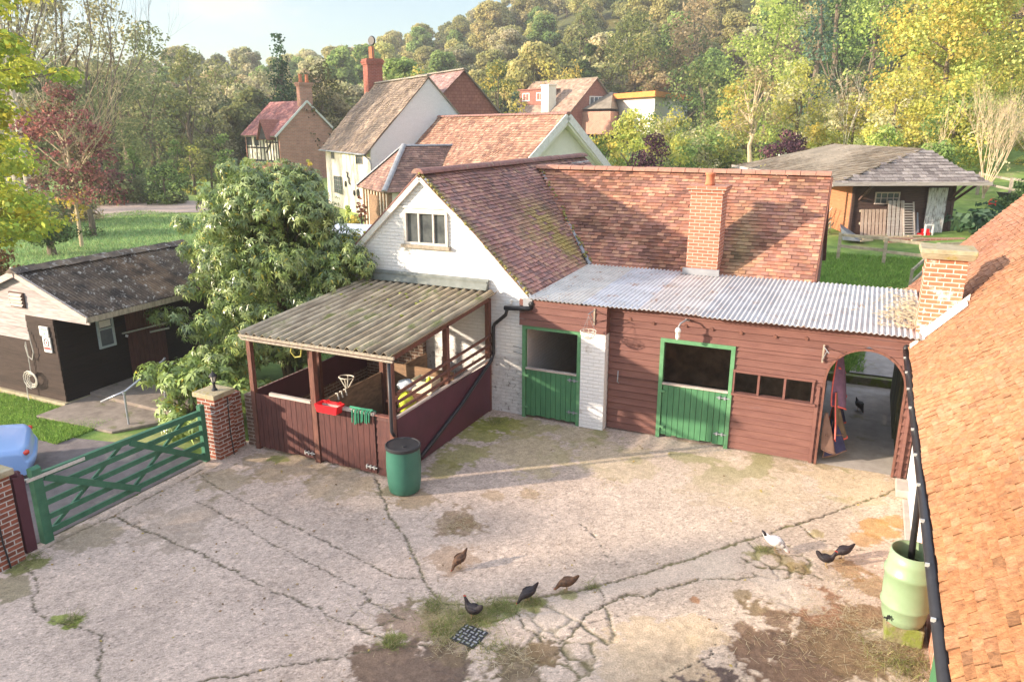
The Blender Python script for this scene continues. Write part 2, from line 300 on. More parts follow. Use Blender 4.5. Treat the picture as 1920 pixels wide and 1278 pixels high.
def np_obj(name, V, Fs, C, m, parent=None, smooth=False, local=False, bevel=0, label=None, cat=None, group=None, kind=None, uv=True):
    V = np.asarray(V, float).copy(); me = bpy.data.meshes.new(name)
    org = None
    if parent is not None and not local:
        top = parent
        while top.parent: top = top.parent
        Mi = np.array(ROOTM[top].inverted()); V = V @ Mi[:3, :3].T + Mi[:3, 3]
    elif parent is None and not local:
        org = np.array([(V[:, 0].min() + V[:, 0].max()) / 2, (V[:, 1].min() + V[:, 1].max()) / 2, V[:, 2].min()]); V = V - org
    if isinstance(Fs, np.ndarray):
        k = Fs.shape[1]; nf = len(Fs); me.vertices.add(len(V)); me.vertices.foreach_set('co', V.ravel()); me.loops.add(nf * k)
        me.loops.foreach_set('vertex_index', Fs.astype(np.int32).ravel()); me.polygons.add(nf)
        me.polygons.foreach_set('loop_start', np.arange(0, nf * k, k, dtype=np.int32)); me.polygons.foreach_set('loop_total', np.full(nf, k, dtype=np.int32))
        me.update(calc_edges=True)
    else:
        me.from_pydata(V.tolist(), [], Fs)
    nl = len(me.loops); npoly = len(me.polygons)
    tot = np.zeros(npoly, np.int32); me.polygons.foreach_get('loop_total', tot)
    if C is not None and len(C):
        C = np.asarray(C, float)
        ca = me.color_attributes.new('Col', 'FLOAT_COLOR', 'CORNER')
        cc = np.ones((nl, 4)); 
        if len(C) == npoly: cc[:, :3] = np.repeat(C, tot, axis=0)
        else:
            li = np.zeros(nl, np.int32); me.loops.foreach_get('vertex_index', li); cc[:, :3] = C[li]
        ca.data.foreach_set('color', cc.ravel())
    if uv and npoly < 60000:
        nr = np.zeros(npoly * 3); me.polygons.foreach_get('normal', nr); nr = np.repeat(nr.reshape(-1, 3), tot, axis=0)
        li = np.zeros(nl, np.int32); me.loops.foreach_get('vertex_index', li); P = V[li]
        ux = np.stack([-nr[:, 1], nr[:, 0], np.zeros(nl)], 1); ln = np.linalg.norm(ux, axis=1); flat = ln < .2
        ux[flat] = (1, 0, 0); ln[flat] = 1; ux /= ln[:, None]; uy = np.cross(nr, ux)
        uvl = me.uv_layers.new(name='UVMap'); uvl.data.foreach_set('uv', np.stack([(P * ux).sum(1), (P * uy).sum(1)], 1).ravel())
    if smooth: me.polygons.foreach_set('use_smooth', np.ones(npoly, bool))
    for q in (m if isinstance(m, (list, tuple)) else [m]): me.materials.append(q)
    me.validate() if not isinstance(Fs, np.ndarray) else None
    o = bpy.data.objects.new(name, me); COL.objects.link(o)
    if org is not None: o.location = org
    if parent is not None: o.parent = parent
    if bevel:
        b = o.modifiers.new('bevel', 'BEVEL'); b.width = bevel; b.segments = 2; b.limit_method = 'ANGLE'
    return tag(o, label, cat, group, kind)
def copy_tree(o, parent=None):
    c = o.copy(); COL.objects.link(c); c.parent = parent
    for ch in list(o.children): copy_tree(ch, c)
    return c
rnd = random.Random(11)
def jit(c, a): k = 1 + rnd.uniform(-a, a); return tuple(min(1, x * k * (1 + rnd.uniform(-a, a) * .25)) for x in c)

# courses of tiles laid on a plane: origin, unit vector along the eave, unit vector up the slope
def tiles(o, u, v, W, H, gauge, tw, pal, clip=None, thick=.014, sag=0, seed=1, drop=0, stain=None, vr=.09):
    rs = np.random.RandomState(seed); o = np.array(o, float); u = np.array(u, float); v = np.array(v, float); n = np.cross(u, v); n /= np.linalg.norm(n)
    if n[2] < 0: n = -n
    rows = int(math.ceil(H / gauge)); cols = int(W / tw) + 2; r, c = np.meshgrid(np.arange(rows), np.arange(cols), indexing='ij')
    r = r.ravel(); c = c.ravel(); x0 = (c + .5 * (r % 2) - .5) * tw + rs.normal(0, .004, len(c)); y0 = r * gauge + rs.normal(0, .004, len(c))
    x1 = x0 + tw * .975; y1 = np.minimum(y0 + gauge * 1.05, H); x0 = np.clip(x0, 0, W); x1 = np.clip(x1, 0, W)
    ok = (x1 - x0) > tw * .15
    if clip is not None: ok &= clip((x0 + x1) / 2, (y0 + y1) / 2)
    if drop: ok &= rs.rand(len(c)) > drop
    x0, x1, y0, y1, c, r = [a[ok] for a in (x0, x1, y0, y1, c, r)]; k = len(x0)
    lift = thick + rs.rand(k) * thick * .6; tilt = rs.normal(0, thick * .18, k); sg = sag * (fbm(x0 * .55 + seed, y0 * .55) - .5)
    def P(x, y, h): return o + x[:, None] * u + y[:, None] * v + (h + sg)[:, None] * n
    A = P(x0, y0, lift + tilt); B = P(x1, y0, lift - tilt); Cc = P(x1, y1, thick * .25 + 0 * x0); D = P(x0, y1, thick * .25 + 0 * x0)
    a = P(x0, y0, 0 * x0 - .004); b = P(x1, y0, 0 * x0 - .004)
    pal = np.array(pal); ci = pal[rs.randint(0, len(pal), k)] * (1 + rs.normal(0, vr, (k, 1)))
    patch = fbm(x0 * .9 + 3 * seed, y0 * .9 + seed, 3); ci = ci * (.70 + .60 * patch)[:, None]
    if stain is not None: ci = stain(x0, y0, ci, rs)
    mb = MB(); 
    if np.dot(np.cross(u, v), n) > 0: mb.quads(np.stack([A, B, Cc, D], 1), np.clip(ci, 0, 1))
    else: mb.quads(np.stack([B, A, D, Cc], 1), np.clip(ci, 0, 1))
    mb.quads(np.stack([a, b, B, A], 1), np.clip(ci * .38, 0, 1))  # lip and side faces darkened: joint dirt and lip shadow put into the colour
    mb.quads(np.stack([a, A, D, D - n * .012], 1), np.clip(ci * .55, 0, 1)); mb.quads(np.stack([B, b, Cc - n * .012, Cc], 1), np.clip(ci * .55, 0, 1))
    return mb
def ridge_run(mb, a, b, r=.11, seg=.32):
    a = Vector(a); b = Vector(b); d = (b - a); L_ = d.length; d.normalize(); n = max(1, int(L_ / seg)); side = d.cross(Vector((0, 0, 1))).normalized(); up = side.cross(d).normalized()
    for i in range(n):
        p = a + d * (L_ * i / n); q = a + d * (L_ * (i + .97) / n); rr = r * rnd.uniform(.95, 1.06); V = []
        for pt, k in ((p, 1.0), (q, 1.05)):
            for j in range(7):
                t = math.pi * j / 6 ; V.append(pt + side * math.cos(t) * rr * 1.15 * k + up * (math.sin(t) * rr * .85 - .03))
        mb.add(V, [(j, j + 1, 8 + j, 7 + j) for j in range(6)] + [tuple(range(7)), tuple(range(13, 6, -1))], jit((1, 1, 1), .1))
    return mb
# corrugated sheet
def corrugated(o, u, v, W, H, pitch, amp, sheetw=None, cols=None, thick=.008, rag=0, wav=0, tr=1.0):
    o = np.array(o, float); u = np.array(u, float); v = np.array(v, float); n = np.cross(u, v); n /= np.linalg.norm(n); n = n if n[2] > 0 else -n
    nx = int(W / pitch * 8); ny = 7; xs = np.linspace(0, W, nx + 1); ys = np.linspace(0, H, ny + 1); X, Y = np.meshgrid(xs, ys, indexing='ij')
    sh = np.floor(X / sheetw) if sheetw else X * 0
    h = amp * np.cos(2 * np.pi * X / pitch) + wav * (fbm(X * .8, Y * .8) - .5) + (Y > H * .52) * 0
    off = np.where(Y == 0, rag * (np.floor(X / (sheetw or 1)) % 3 - 1), 0)
    P = o + X[..., None] * u + (Y + off)[..., None] * v + h[..., None] * n; Q = P - thick * n
    mb = MB(); idx = np.arange((nx + 1) * (ny + 1)).reshape(nx + 1, ny + 1); b = (nx + 1) * (ny + 1)
    Fs = []; C = []
    for i in range(nx):
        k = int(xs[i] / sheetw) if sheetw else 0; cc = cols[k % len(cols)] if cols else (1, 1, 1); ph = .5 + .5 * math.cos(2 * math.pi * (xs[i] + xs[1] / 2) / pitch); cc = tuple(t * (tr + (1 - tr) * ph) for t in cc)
        for j in range(ny):
            q = (idx[i, j], idx[i + 1, j], idx[i + 1, j + 1], idx[i, j + 1]); Fs.append(q); Fs.append(tuple(b + t for t in q[::-1])); C += [cc, cc]
    for i in range(nx):
        Fs.append((idx[i, 0], b + idx[i, 0], b + idx[i + 1, 0], idx[i + 1, 0])); C.append((.6, .6, .6))
        Fs.append((idx[i, ny], idx[i + 1, ny], b + idx[i + 1, ny], b + idx[i, ny])); C.append((.6, .6, .6))
    for j in range(ny):
        Fs.append((idx[0, j], idx[0, j + 1], b + idx[0, j + 1], b + idx[0, j])); C.append((1, 1, 1))
        Fs.append((idx[nx, j], b + idx[nx, j], b + idx[nx, j + 1], idx[nx, j + 1])); C.append((1, 1, 1))
    mb.v = [P.reshape(-1, 3), Q.reshape(-1, 3)]; mb.n = 2 * b; mb.f = [tuple(int(t) for t in f) for f in Fs]; mb.c = C
    return mb
# horizontal boards on a vertical plane; frame o (origin), u (along), nrm (outward); holes(z)->list of (a,b)
def boards(mb, o, u, nrm, U0, U1, z0, z1, pitch, holes=None, top=None, thick=.018, col=(1, 1, 1), var=.12, joints=True, seed=0, colf=None, brk=(), gap=.007):
    rr = random.Random(seed); o = Vector(o); u = Vector(u); nrm = Vector(nrm); z = z0
    while z < z1 - .01:
        nx_ = [q for q in brk if z + .012 < q < z + pitch + .02]; zb, zt = z, (nx_[0] if nx_ else min(z + pitch, z1)); a0, a1, b0, b1 = U0, U1, U0, U1
        if top: a0, a1 = top(zb); b0, b1 = top(zt)
        segs = [[a0, a1, b0, b1]]
        if holes:
            hb = holes(zb + .001); ht = holes(zt - .001)
            for k in range(len(hb)):
                h0, h1 = hb[k] if hb[k] else (None, None); g0, g1 = ht[k] if ht[k] else (None, None)
                if h0 is None and g0 is None: continue
                if h0 is None: h0 = h1 = (g0 + g1) / 2
                if g0 is None: g0 = g1 = (h0 + h1) / 2
                ns = []
                for s in segs:
                    if h0 >= s[1] or h1 <= s[0]: ns.append(s); continue
                    if h0 > s[0] + .005: ns.append([s[0], h0, s[2], g0])
                    if h1 < s[1] - .005: ns.append([h1, s[1], g1, s[3]])
                segs = ns
        for s in segs:
            cuts = [(s[0], s[1], s[2], s[3])]
            if joints and s[1] - s[0] > 2.2 and rr.random() < .5:
                c = rr.uniform(s[0] + .6, s[1] - .6); cuts = [(s[0], c - .003, s[2], c - .003), (c + .003, s[1], c + .003, s[3])]
            for (p, q, p2, q2) in cuts:
                if q - p < .01 and q2 - p2 < .01: continue
                k = 1 + rr.uniform(-var, var); cc = tuple(min(1, x * k) for x in col); 
                if colf: cc = colf((p + q) / 2, (zb + zt) / 2, cc)
                zt2 = zt - gap
                W = [o + u * p + Vector((0, 0, zb)), o + u * q + Vector((0, 0, zb)), o + u * q2 + Vector((0, 0, zt2)), o + u * p2 + Vector((0, 0, zt2))]
                ob = nrm * thick * 1.6; ot = nrm * thick * .7
                mb.hexa([W[0], W[1], W[1] + ob, W[0] + ob, W[3], W[2], W[2] + ot, W[3] + ot], cc)
        z = zt
    return mb
# vertical planks
def planks(mb, o, u, nrm, U0, U1, z0, z1, pw, thick=.02, var=.1, col=(1, 1, 1), seed=0, rag=0):
    rr = random.Random(seed); o = Vector(o); u = Vector(u); nrm = Vector(nrm); n = max(1, round((U1 - U0) / pw)); p = (U1 - U0) / n
    for i in range(n):
        a = U0 + i * p + .004; b = U0 + (i + 1) * p - .004; k = 1 + rr.uniform(-var, var); zb = z0 + rr.uniform(0, rag); t = thick * rr.uniform(.9, 1.05)
        P = [o + u * a + Vector((0, 0, zb)), o + u * b + Vector((0, 0, zb))]; T = [o + u * b + Vector((0, 0, z1)), o + u * a + Vector((0, 0, z1))]
        mb.hexa([P[0], P[1], P[1] + nrm * t, P[0] + nrm * t, T[1], T[0], T[0] + nrm * t, T[1] + nrm * t], tuple(min(1, x * k) for x in col))
    return mb
X_, Y_, Z_ = Vector((1, 0, 0)), Vector((0, 1, 0)), Vector((0, 0, 1))

# ================================================================== GROUND
def build_terrain():
    ang = np.radians(np.concatenate([np.linspace(-75, 22, 240), np.linspace(26, 280, 50)])); ang.sort()
    rr = np.concatenate([np.linspace(.5, 60, 110), np.geomspace(61, 600, 90)])
    A, Rr = np.meshgrid(ang, rr, indexing='ij'); Xg = Rr * np.sin(A); Yg = Rr * np.cos(A); Zg = terrain(Xg, Yg)
    inyard = (Xg > -10.6) & (Xg < 3.5) & (Yg > -3) & (Yg < 19.2); Zg = np.where(inyard, -.05, Zg)
    V = np.stack([Xg, Yg, Zg], -1).reshape(-1, 3); na, nr = A.shape; i = np.arange(na * nr).reshape(na, nr)
    ip = np.vstack([i, i[:1]]); F = np.stack([ip[:-1, :-1], ip[:-1, 1:], ip[1:, 1:], ip[1:, :-1]], -1).reshape(-1, 4)[:, ::-1]
    x, y = V[:, 0], V[:, 1]; r = np.hypot(x, y)
    c = np.ones((len(V), 3)) * np.array([1.0, 1, 1]); p = fbm(x * .09, y * .09)[:, None]
    c *= (.7 + .6 * p); yl = sstep(.45, .65, fbm(x * .05 + 9, y * .05 + 2))[:, None] * sstep(35, 55, r)[:, None]
    c = c * (1 - yl) + c * np.array([1.7, 1.25, 1.0]) * yl
    lw = (sstep(-16, -24, x) * sstep(-46, -50, np.degrees(np.arctan2(x, y))) )[:, None] if False else ((x < -14) & (r < 90) & (y > 6)).astype(float)[:, None]; c = c * (1 - lw) + c * np.array([1.35, 1.45, 2.1]) * lw
    wood = sstep(98, 120, r)[:, None]; c = c * (1 - wood) + c * np.array([.55, .38, .45]) * wood
    o = np_obj('ground', V, F, c, M['grass'], smooth=True, local=True, kind='structure', uv=False)
build_terrain()
def sheet(name, pts, z, m, kind='structure', n=1, follow=False):       # flat outline laid on the ground, a few mm above what is under it
    mb = MB(); mb.add([(p[0], p[1], (tz(p[0], p[1]) + z) if follow else z) for p in pts], [tuple(range(len(pts)))]); return mb.build(name, m, local=True, kind=kind)

PX = lambda L_: np.array([G(a, b)[:2] for a, b in L_])
JOINTS = [  # (photo polyline, half width m, moss 0..1)
 ([(219,969),(250,983),(300,1003),(407,1053),(476,1088),(520,1107),(600,1143),(650,1167),(683,1183),(733,1200)], .022, .25),
 ([(366,939),(391,947),(438,975),(480,1000),(533,1027),(567,1048),(600,1060),(637,1085),(687,1110),(692,1127),(727,1143),(757,1162)], .016, .2),
 ([(372,888),(400,910),(438,930),(480,950),(540,980),(600,1008),(667,1043),(687,1052),(733,1077),(747,1082),(785,1082)], .018, .3),
 ([(706,893),(728,960),(740,975),(760,1010),(780,1050),(790,1080),(807,1103),(820,1122)], .03, .6),
 ([(830,1128),(900,1140),(950,1130),(1000,1120),(1080,1107),(1147,1092),(1240,1063),(1333,1033),(1400,1010),(1467,990),(1533,968),(1667,923),(1700,905)], .035, .75),
 ([(1047,1200),(1070,1193),(1080,1177),(1100,1153),(1127,1137),(1177,1113),(1213,1117),(1240,1103),(1287,1093),(1313,1083),(1353,1082),(1387,1085),(1420,1077)], .024, .5),
 ([(367,1277),(433,1265),(533,1247),(600,1238),(650,1228),(683,1220),(740,1212),(800,1207)], .022, .3),
 ([(43,1065),(60,1073),(73,1093),(72,1108),(57,1123),(67,1143),(87,1157),(167,1180),(187,1187),(190,1213),(183,1278)], .016, .35),
 ([(66,1035),(156,991),(216,966),(266,938),(310,916),(382,878)], .02, .5), ([(690,1127),(670,1145),(650,1160)], .012, .1), ([(743,1163),(710,1170),(683,1177)], .016, .4),
 ([(1083,977),(1100,990),(1120,1007),(1140,1040),(1167,1067)], .008, .3), ([(1707,920),(1708,960),(1708,993)], .012, .1),
 ([(1500,983),(1527,1007),(1550,1015),(1583,1027),(1620,1030)], .014, .6), ([(1388,1046),(1420,1060),(1470,1065),(1520,1075),(1540,1083)], .025, .6),
 ([(978,1153),(985,1180),(1010,1190),(1047,1200),(1060,1225)], .02, .5), ([(1050,1180),(1090,1172),(1135,1158),(1175,1150)], .010, .1),
 ([(1125,1105),(1135,1125),(1127,1137)], .014, .2), ([(1340,1170),(1345,1200),(1330,1230),(1280,1250),(1240,1278)], .012, .1)]
BLOBS = [ # (px, py, radius m, colour, strength, wet)
 (850, 975, .42, (.24, .17, .11), .75, .0), (872, 985, .3, (.24, .17, .11), .7, 0), (775, 940, .33, (.26, .20, .13), .7, 0), (855, 1045, .33, (.30, .20, .13), .5, 0), (930, 930, .2, (.3, .22, .13), .5, 0), (990, 925, .2, (.34, .24, .14), .5, 0),
 (770, 1165, .42, (.27, .20, .165), .85, .2), (735, 1245, .5, (.20, .145, .12), 1.0, .6), (810, 1255, .45, (.15, .115, .10), 1.1, .8), (770, 1278, .5, (.19, .14, .12), 1.0, .5), (845, 1215, .25, (.22, .17, .12), .7, .2),
 (965, 1240, .36, (.20, .16, .11), .9, .3), (1020, 1225, .25, (.22, .16, .10), .9, .2), (980, 1275, .3, (.2, .16, .12), .8, .2),
 (1310, 1270, .42, (.12, .095, .095), 1.2, 1), (1250, 1290, .4, (.13, .10, .10), 1.1, 1), (1420, 1140, .26, (.24, .18, .11), .9, .2), (1455, 1160, .25, (.22, .15, .11), .9, .2), (1395, 1115, .16, (.26, .2, .12), .8, 0), (1305, 1122, .12, (.35, .17, .08), .8, 0),
 (1440, 1210, .42, (.19, .13, .10), 1.0, .5), (1500, 1240, .55, (.18, .125, .10), 1.0, .5), (1570, 1200, .55, (.20, .14, .10), 1.0, .4), (1545, 1130, .45, (.27, .16, .11), .95, .3), (1620, 1150, .4, (.27, .18, .11), .9, .2), (1600, 1230, .45, (.21, .15, .10), .9, .2), (1660, 1220, .4, (.24, .18, .11), .8, .1), (1400, 1180, .2, (.22, .15, .11), .9, .3),
 (1510, 1110, .3, (.30, .18, .12), .9, .3), (1640, 1100, .3, (.34, .24, .13), .7, 0), (1650, 990, .34, (.50, .29, .12), .8, .1), (1680, 980, .25, (.52, .3, .13), .8, .1), (1620, 1010, .25, (.46, .28, .12), .7, 0), (1590, 1065, .28, (.38, .24, .12), .75, 0), (1560, 1040, .2, (.42, .3, .17), .6, 0),
 (1240, 1210, .62, (.60, .49, .38), .85, 0), (1290, 1180, .42, (.60, .49, .38), .8, 0), (1190, 1250, .5, (.57, .47, .37), .7, 0), (1470, 1100, .42, (.58, .52, .49), .85, 0), (1520, 1120, .3, (.58, .52, .49), .7, 0), (1340, 1060, .4, (.60, .54, .50), .5, 0), (1300, 1200, .1, (.62, .5, .36), .8, 0),
 (815, 1150, .40, (.27, .24, .12), .6, 0), (860, 1165, .32, (.26, .24, .11), .6, 0), (905, 1150, .26, (.22, .26, .08), .7, 0), (945, 1142, .2, (.20, .28, .07), .7, 0), (1000, 1130, .16, (.24, .26, .08), .8, 0), (735, 1200, .18, (.22, .27, .07), .9, 0), (1060, 1115, .14, (.24, .26, .08), .7, 0),
 (1430, 1030, .14, (.27, .26, .12), .8, 0), (1410, 1040, .13, (.28, .27, .12), .75, 0), (1470, 1050, .16, (.30, .25, .12), .6, 0), (1500, 1062, .18, (.34, .26, .12), .7, 0), (1530, 1000, .14, (.4, .34, .15), .6, 0),
 (930, 795, .5, (.27, .30, .06), .9, 0), (870, 850, .5, (.30, .30, .10), .7, 0), (900, 815, .45, (.28, .30, .08), .8, 0), (830, 880, .35, (.27, .26, .10), .7, 0), (1000, 800, .5, (.36, .33, .15), .6, 0), (1080, 815, .5, (.40, .35, .2), .4, 0), (1000, 850, .9, (.46, .40, .24), .5, 0), (1150, 860, .9, (.48, .42, .28), .4, 0), (740, 915, .25, (.22, .2, .12), .7, 0),
 (40, 1060, .3, (.20, .22, .07), .9, 0), (20, 1100, .35, (.22, .2, .12), .7, 0), (135, 1165, .14, (.24, .30, .07), 1, 0), (110, 1158, .12, (.24, .30, .07), .9, 0), (175, 1000, .5, (.30, .26, .19), .6, 0), (330, 985, .8, (.36, .30, .26), .45, 0), (420, 900, .6, (.33, .28, .2), .6, 0), (540, 870, .8, (.36, .29, .19), .6, 0), (640, 900, .6, (.36, .3, .2), .5, 0), (520, 860, .2, (.25, .27, .08), .8, 0),
 (1600, 900, .9, (.58, .47, .33), .5, 0), (1400, 900, 1.2, (.56, .47, .36), .4, 0), (1290, 820, .35, (.32, .27, .18), .6, 0), (1560, 870, .3, (.3, .25, .16), .6, 0), (1450, 860, .5, (.35, .3, .2), .4, 0)]
def seg_dist(P, pl):
    d = np.full(len(P), 9.0); 
    for a, b in zip(pl[:-1], pl[1:]):
        ab = b - a; t = np.clip(((P - a) @ ab) / (ab @ ab + 1e-9), 0, 1); q = a + t[:, None] * ab; d = np.minimum(d, np.hypot(*(P - q).T))
    return d
def build_yard():
    st = .024; xs = np.arange(-10.62, 1.3, st); ys = np.arange(3.2, 13.9, st); Xg, Yg = np.meshgrid(xs, ys, indexing='ij'); n = Xg.size
    P = np.stack([Xg.ravel(), Yg.ravel()], 1); x, y = P.T
    wx = P + np.stack([fbm(x * 5, y * 5) - .5, fbm(x * 5 + 40, y * 5 + 9) - .5], 1) * .10 + np.stack([fbm(x * 22, y * 22) - .5, fbm(x * 22 + 40, y * 22 + 9) - .5], 1) * .075
    n1 = fbm(x * .6, y * .6 + 3, 4); n2 = fbm(x * 3 + 7, y * 3, 4); n3 = fbm(x * 14, y * 14, 3); n4 = _rs.rand(n)
    base = np.array([.54, .43, .36]); warm = sstep(-6, 0, x)[:, None]
    c = (base * (1 - warm) + np.array([.56, .455, .36]) * warm) * (.78 + .44 * n1)[:, None] * (.86 + .28 * n2)[:, None] * (.86 + .28 * n3)[:, None]
    speck = (n4 > .93)[:, None]; c = np.where(speck, c * .60, c); c = np.where((n4 < .10)[:, None], c * 1.28, c); n5 = vnoise(x * 26, y * 26)[:, None]; c = c * (.84 + .32 * n5)
    z = (n1 - .5) * .02 + (n3 - .5) * .006 + (n4 - .5) * .0025
    # broken apron of small slabs
    rs = np.random.RandomState(5)
    for (cx, cy, rad, cell) in [(960, 1215, 1.0, .34), (1455, 1048, .55, .26), (1080, 1165, .55, .5)]:
        g = G(cx, cy)[:2]; d = np.hypot(x - g[0], y - g[1]) + (n2 - .5) * .4; ins = np.where(d < rad)[0]
        k = int(rad * rad * 4 / cell ** 2); S = g + rs.uniform(-rad * 1.2, rad * 1.2, (k, 2)); D = np.hypot(wx[ins, None, 0] - S[None, :, 0], wx[ins, None, 1] - S[None, :, 1]); D.sort(axis=1)
        e = D[:, 1] - D[:, 0]; cr = 1 - sstep(.008, .035 + .05 * (n3[ins] - .3), e); col = np.array([.20, .17, .09]) * (.7 + .6 * n3[ins])[:, None]
        c[ins] = c[ins] * (1 - cr[:, None]) + col * cr[:, None]; z[ins] -= .02 * cr
    wet = np.zeros(n)
    band = [(930,1150),(1000,1128),(1080,1112),(1150,1098),(1240,1070),(1330,1040),(1400,1016),(1440,1040),(1420,1070),(1353,1078),(1287,1088),(1240,1098),(1177,1108),(1120,1135),(1085,1165),(1050,1190),(990,1185),(945,1165)]
    bp = PX(band); ins = np.zeros(n, bool); j = len(bp) - 1
    for i_ in range(len(bp)):
        a_, b_ = bp[i_], bp[j]; cnd = ((a_[1] > wx[:, 1]) != (b_[1] > wx[:, 1])) & (wx[:, 0] < (b_[0] - a_[0]) * (wx[:, 1] - a_[1]) / (b_[1] - a_[1] + 1e-12) + a_[0]); ins ^= cnd; j = i_
    c[ins] = c[ins] * .55 + np.array([.62, .52, .43]) * .45 * (.9 + .2 * n2[ins])[:, None]; z[ins] += .006
    for (cx, cy, rad, col, s, wt) in BLOBS:
        g = G(cx, cy)[:2]; d = np.hypot(wx[:, 0] - g[0], wx[:, 1] - g[1]) / rad + (n2 - .5) * 1.3 + (n3 - .5) * .8
        m = (1 - sstep(.84, .98, d)) * min(1, s); cc = np.array(col) * np.array([1.05, .99, .86]) * (.65 + .7 * n3)[:, None]
        c = c * (1 - m[:, None]) + cc * m[:, None]; wet = np.maximum(wet, m * wt)
        if s > .8 and wt > .1: z -= .006 * m
    moss = sstep(.60, .66, fbm(x * 1.6 + 50, y * 1.6, 5)) * sstep(11.3, 13.5, y) * .6; c = c * (1 - moss[:, None]) + np.array([.27, .27, .09]) * moss[:, None]
    for pl, hw, ms in JOINTS:
        d = seg_dist(wx, PX(pl)); hwv = hw * .8 * (.22 + .85 * n2 * (.4 + 1.2 * fbm(x * 9 + 70, y * 9, 2))); m = 1 - sstep(hwv * .7, hwv * 1.5, d); 
        mm = ms * sstep(.35, .6, n3 * .5 + n1 * .5 + .08); cc = np.array([.11, .085, .062]) * (1 - mm[:, None]) + np.array([.24, .22, .10]) * mm[:, None]
        edge = (1 - sstep(hwv, hwv * 4, d)) * .25; c = c * (1 - edge[:, None]) + c * .7 * edge[:, None]
        c = c * (1 - m[:, None]) + cc * m[:, None]; z -= .018 * m
    V = np.stack([x, y, z - .002], 1); i = np.arange(n).reshape(Xg.shape); F = np.stack([i[:-1, :-1], i[1:, :-1], i[1:, 1:], i[:-1, 1:]], -1).reshape(-1, 4)
    np_obj('yard', V, F, np.clip(c * 1.1, 0, 1), M['yard'], smooth=True, local=True, kind='structure', uv=False)
    mb = MB(); mb.box(-10.62, 3.4, -2, 3.2, -.3, -.012); mb.build('yard_apron', M['concrete'], local=True, kind='structure')
build_yard()
mb = MB(); mb.box(-6.2, 1.2, 13.87, 17.3, -.2, -.004); mb.box(-.42, 1.2, 17.3, 18.95, -.2, -.004)
mb.build('stable_floor', M['concrete'], local=True, kind='structure')
mb = MB(); mb.box(-4.3, -.5, 13.95, 17.1, .0, .012); mb.box(-6.1, -4.4, 13.95, 17.1, .0, .012); mb.build('straw_bedding', M['straw'], local=True, kind='structure')
mb = MB(); mb.box(-.9, 1.6, 18.95, 19.15, -.1, .19); mb.build('passage_step', M['moss_block'], local=True, kind='structure')
sheet('back_path', [(.05, 19.15), (1.7, 19.15), (1.9, 22.5), (1.2, 23.6), (.6, 23.2), (.4, 21.4)], .03, M['concrete'], follow=True)
pts = [(-10.62, 2.0), (-10.62, 9.15), (-11.6, 9.3), (-13.0, 8.9), (-14.6, 8.55), (-15.6, 8.2), (-17.5, 8.1), (-24, 7.8), (-24, 0), (-17, -2), (-10.62, -2)]
sheet('driveway', pts, .012, M['road'])
pts = [G(a, b)[:2] for a, b in [(-160, 432), (0, 424), (100, 402), (200, 383), (270, 376), (360, 377), (470, 380), (470, 399), (350, 399), (280, 402), (205, 408), (120, 424), (0, 446), (-160, 462)]]
sheet('gravel_track', pts, .03, M['gravel'])
mb = MB()
mb.hexa([(-15.45, 9.05, 0), (-13.3, 9.2, 0), (-12.6, 10.3, 0), (-15.45, 10.3, 0), (-15.45, 9.05, .09), (-13.3, 9.2, .05), (-12.6, 10.3, .08), (-15.45, 10.3, .12)])
mb.hexa([(-15.45, 10.31, 0), (-12.9, 10.31, 0), (-12.5, 12.6, 0), (-15.45, 12.6, 0), (-15.45, 10.31, .2), (-12.9, 10.31, .14), (-12.5, 12.6, .2), (-15.45, 12.6, .24)])
mb.build('paved_ramp', mat('worn_brown_paving', (.30, .25, .21), (.19, .155, .13), 5, .95, .5, 40, c3=(.14, .14, .06), sc3=2, t3=.62), local=True, kind='structure', bevel=.01)

# ================================================================== STABLE BLOCK
SB = root('stable_block', (-4.5, 15.5, 0), 0, 'white gabled brick stable block with a red timber front, tiled roofs and a tin lean-to', 'stable')
GV = 13.72
zr = lambda u: 4.97 - abs(u + 8.59) * .935
mb = MB()
def gp(pts, d=.25, v=GV, b=mb): b.prism([(u, v, z) for u, z in pts], (0, d, 0))
gp([(-11.13, 1.25), (-6.22, 1.25), (-6.22, zr(-6.22)), (-7.04, 3.52), (-10.14, 3.52), (-11.13, zr(-11.13))])
gp([(-10.14, 3.52), (-9.06, 3.52), (-9.06, 4.25), (-9.36, 4.25)]); gp([(-7.97, 3.52), (-7.04, 3.52), (-7.82, 4.25), (-7.97, 4.25)]); gp([(-9.36, 4.25), (-7.82, 4.25), (-8.59, 4.97)])
mb.box(-11.13, -10.9, 13.98, 23.6, 0, 2.5); mb.box(-8.6, -8.4, 21.6, 23.6, 0, 4.9)
mb.build('gable_wall', M['white_brick'], SB)
mb = MB(); gp([(-11.13, -.05), (-6.22, -.05), (-6.22, 1.245), (-11.13, 1.245)], b=mb); mb.build('wall_foot', M['white_rough'], SB)
mb = MB(); gp([(-10.88, 0), (-8.7, 0), (-8.7, 4.8), (-10.88, 2.6)], .2, 23.35, mb); gp([(-8.7, 0), (-6.25, 0), (-6.25, 2.5), (-8.7, 4.8)], .2, 23.35, mb); mb.box(-6.3, -6.12, 17.6, 23.35, 0, 2.4); mb.build('rear_wall', M['brick_dark'], SB)
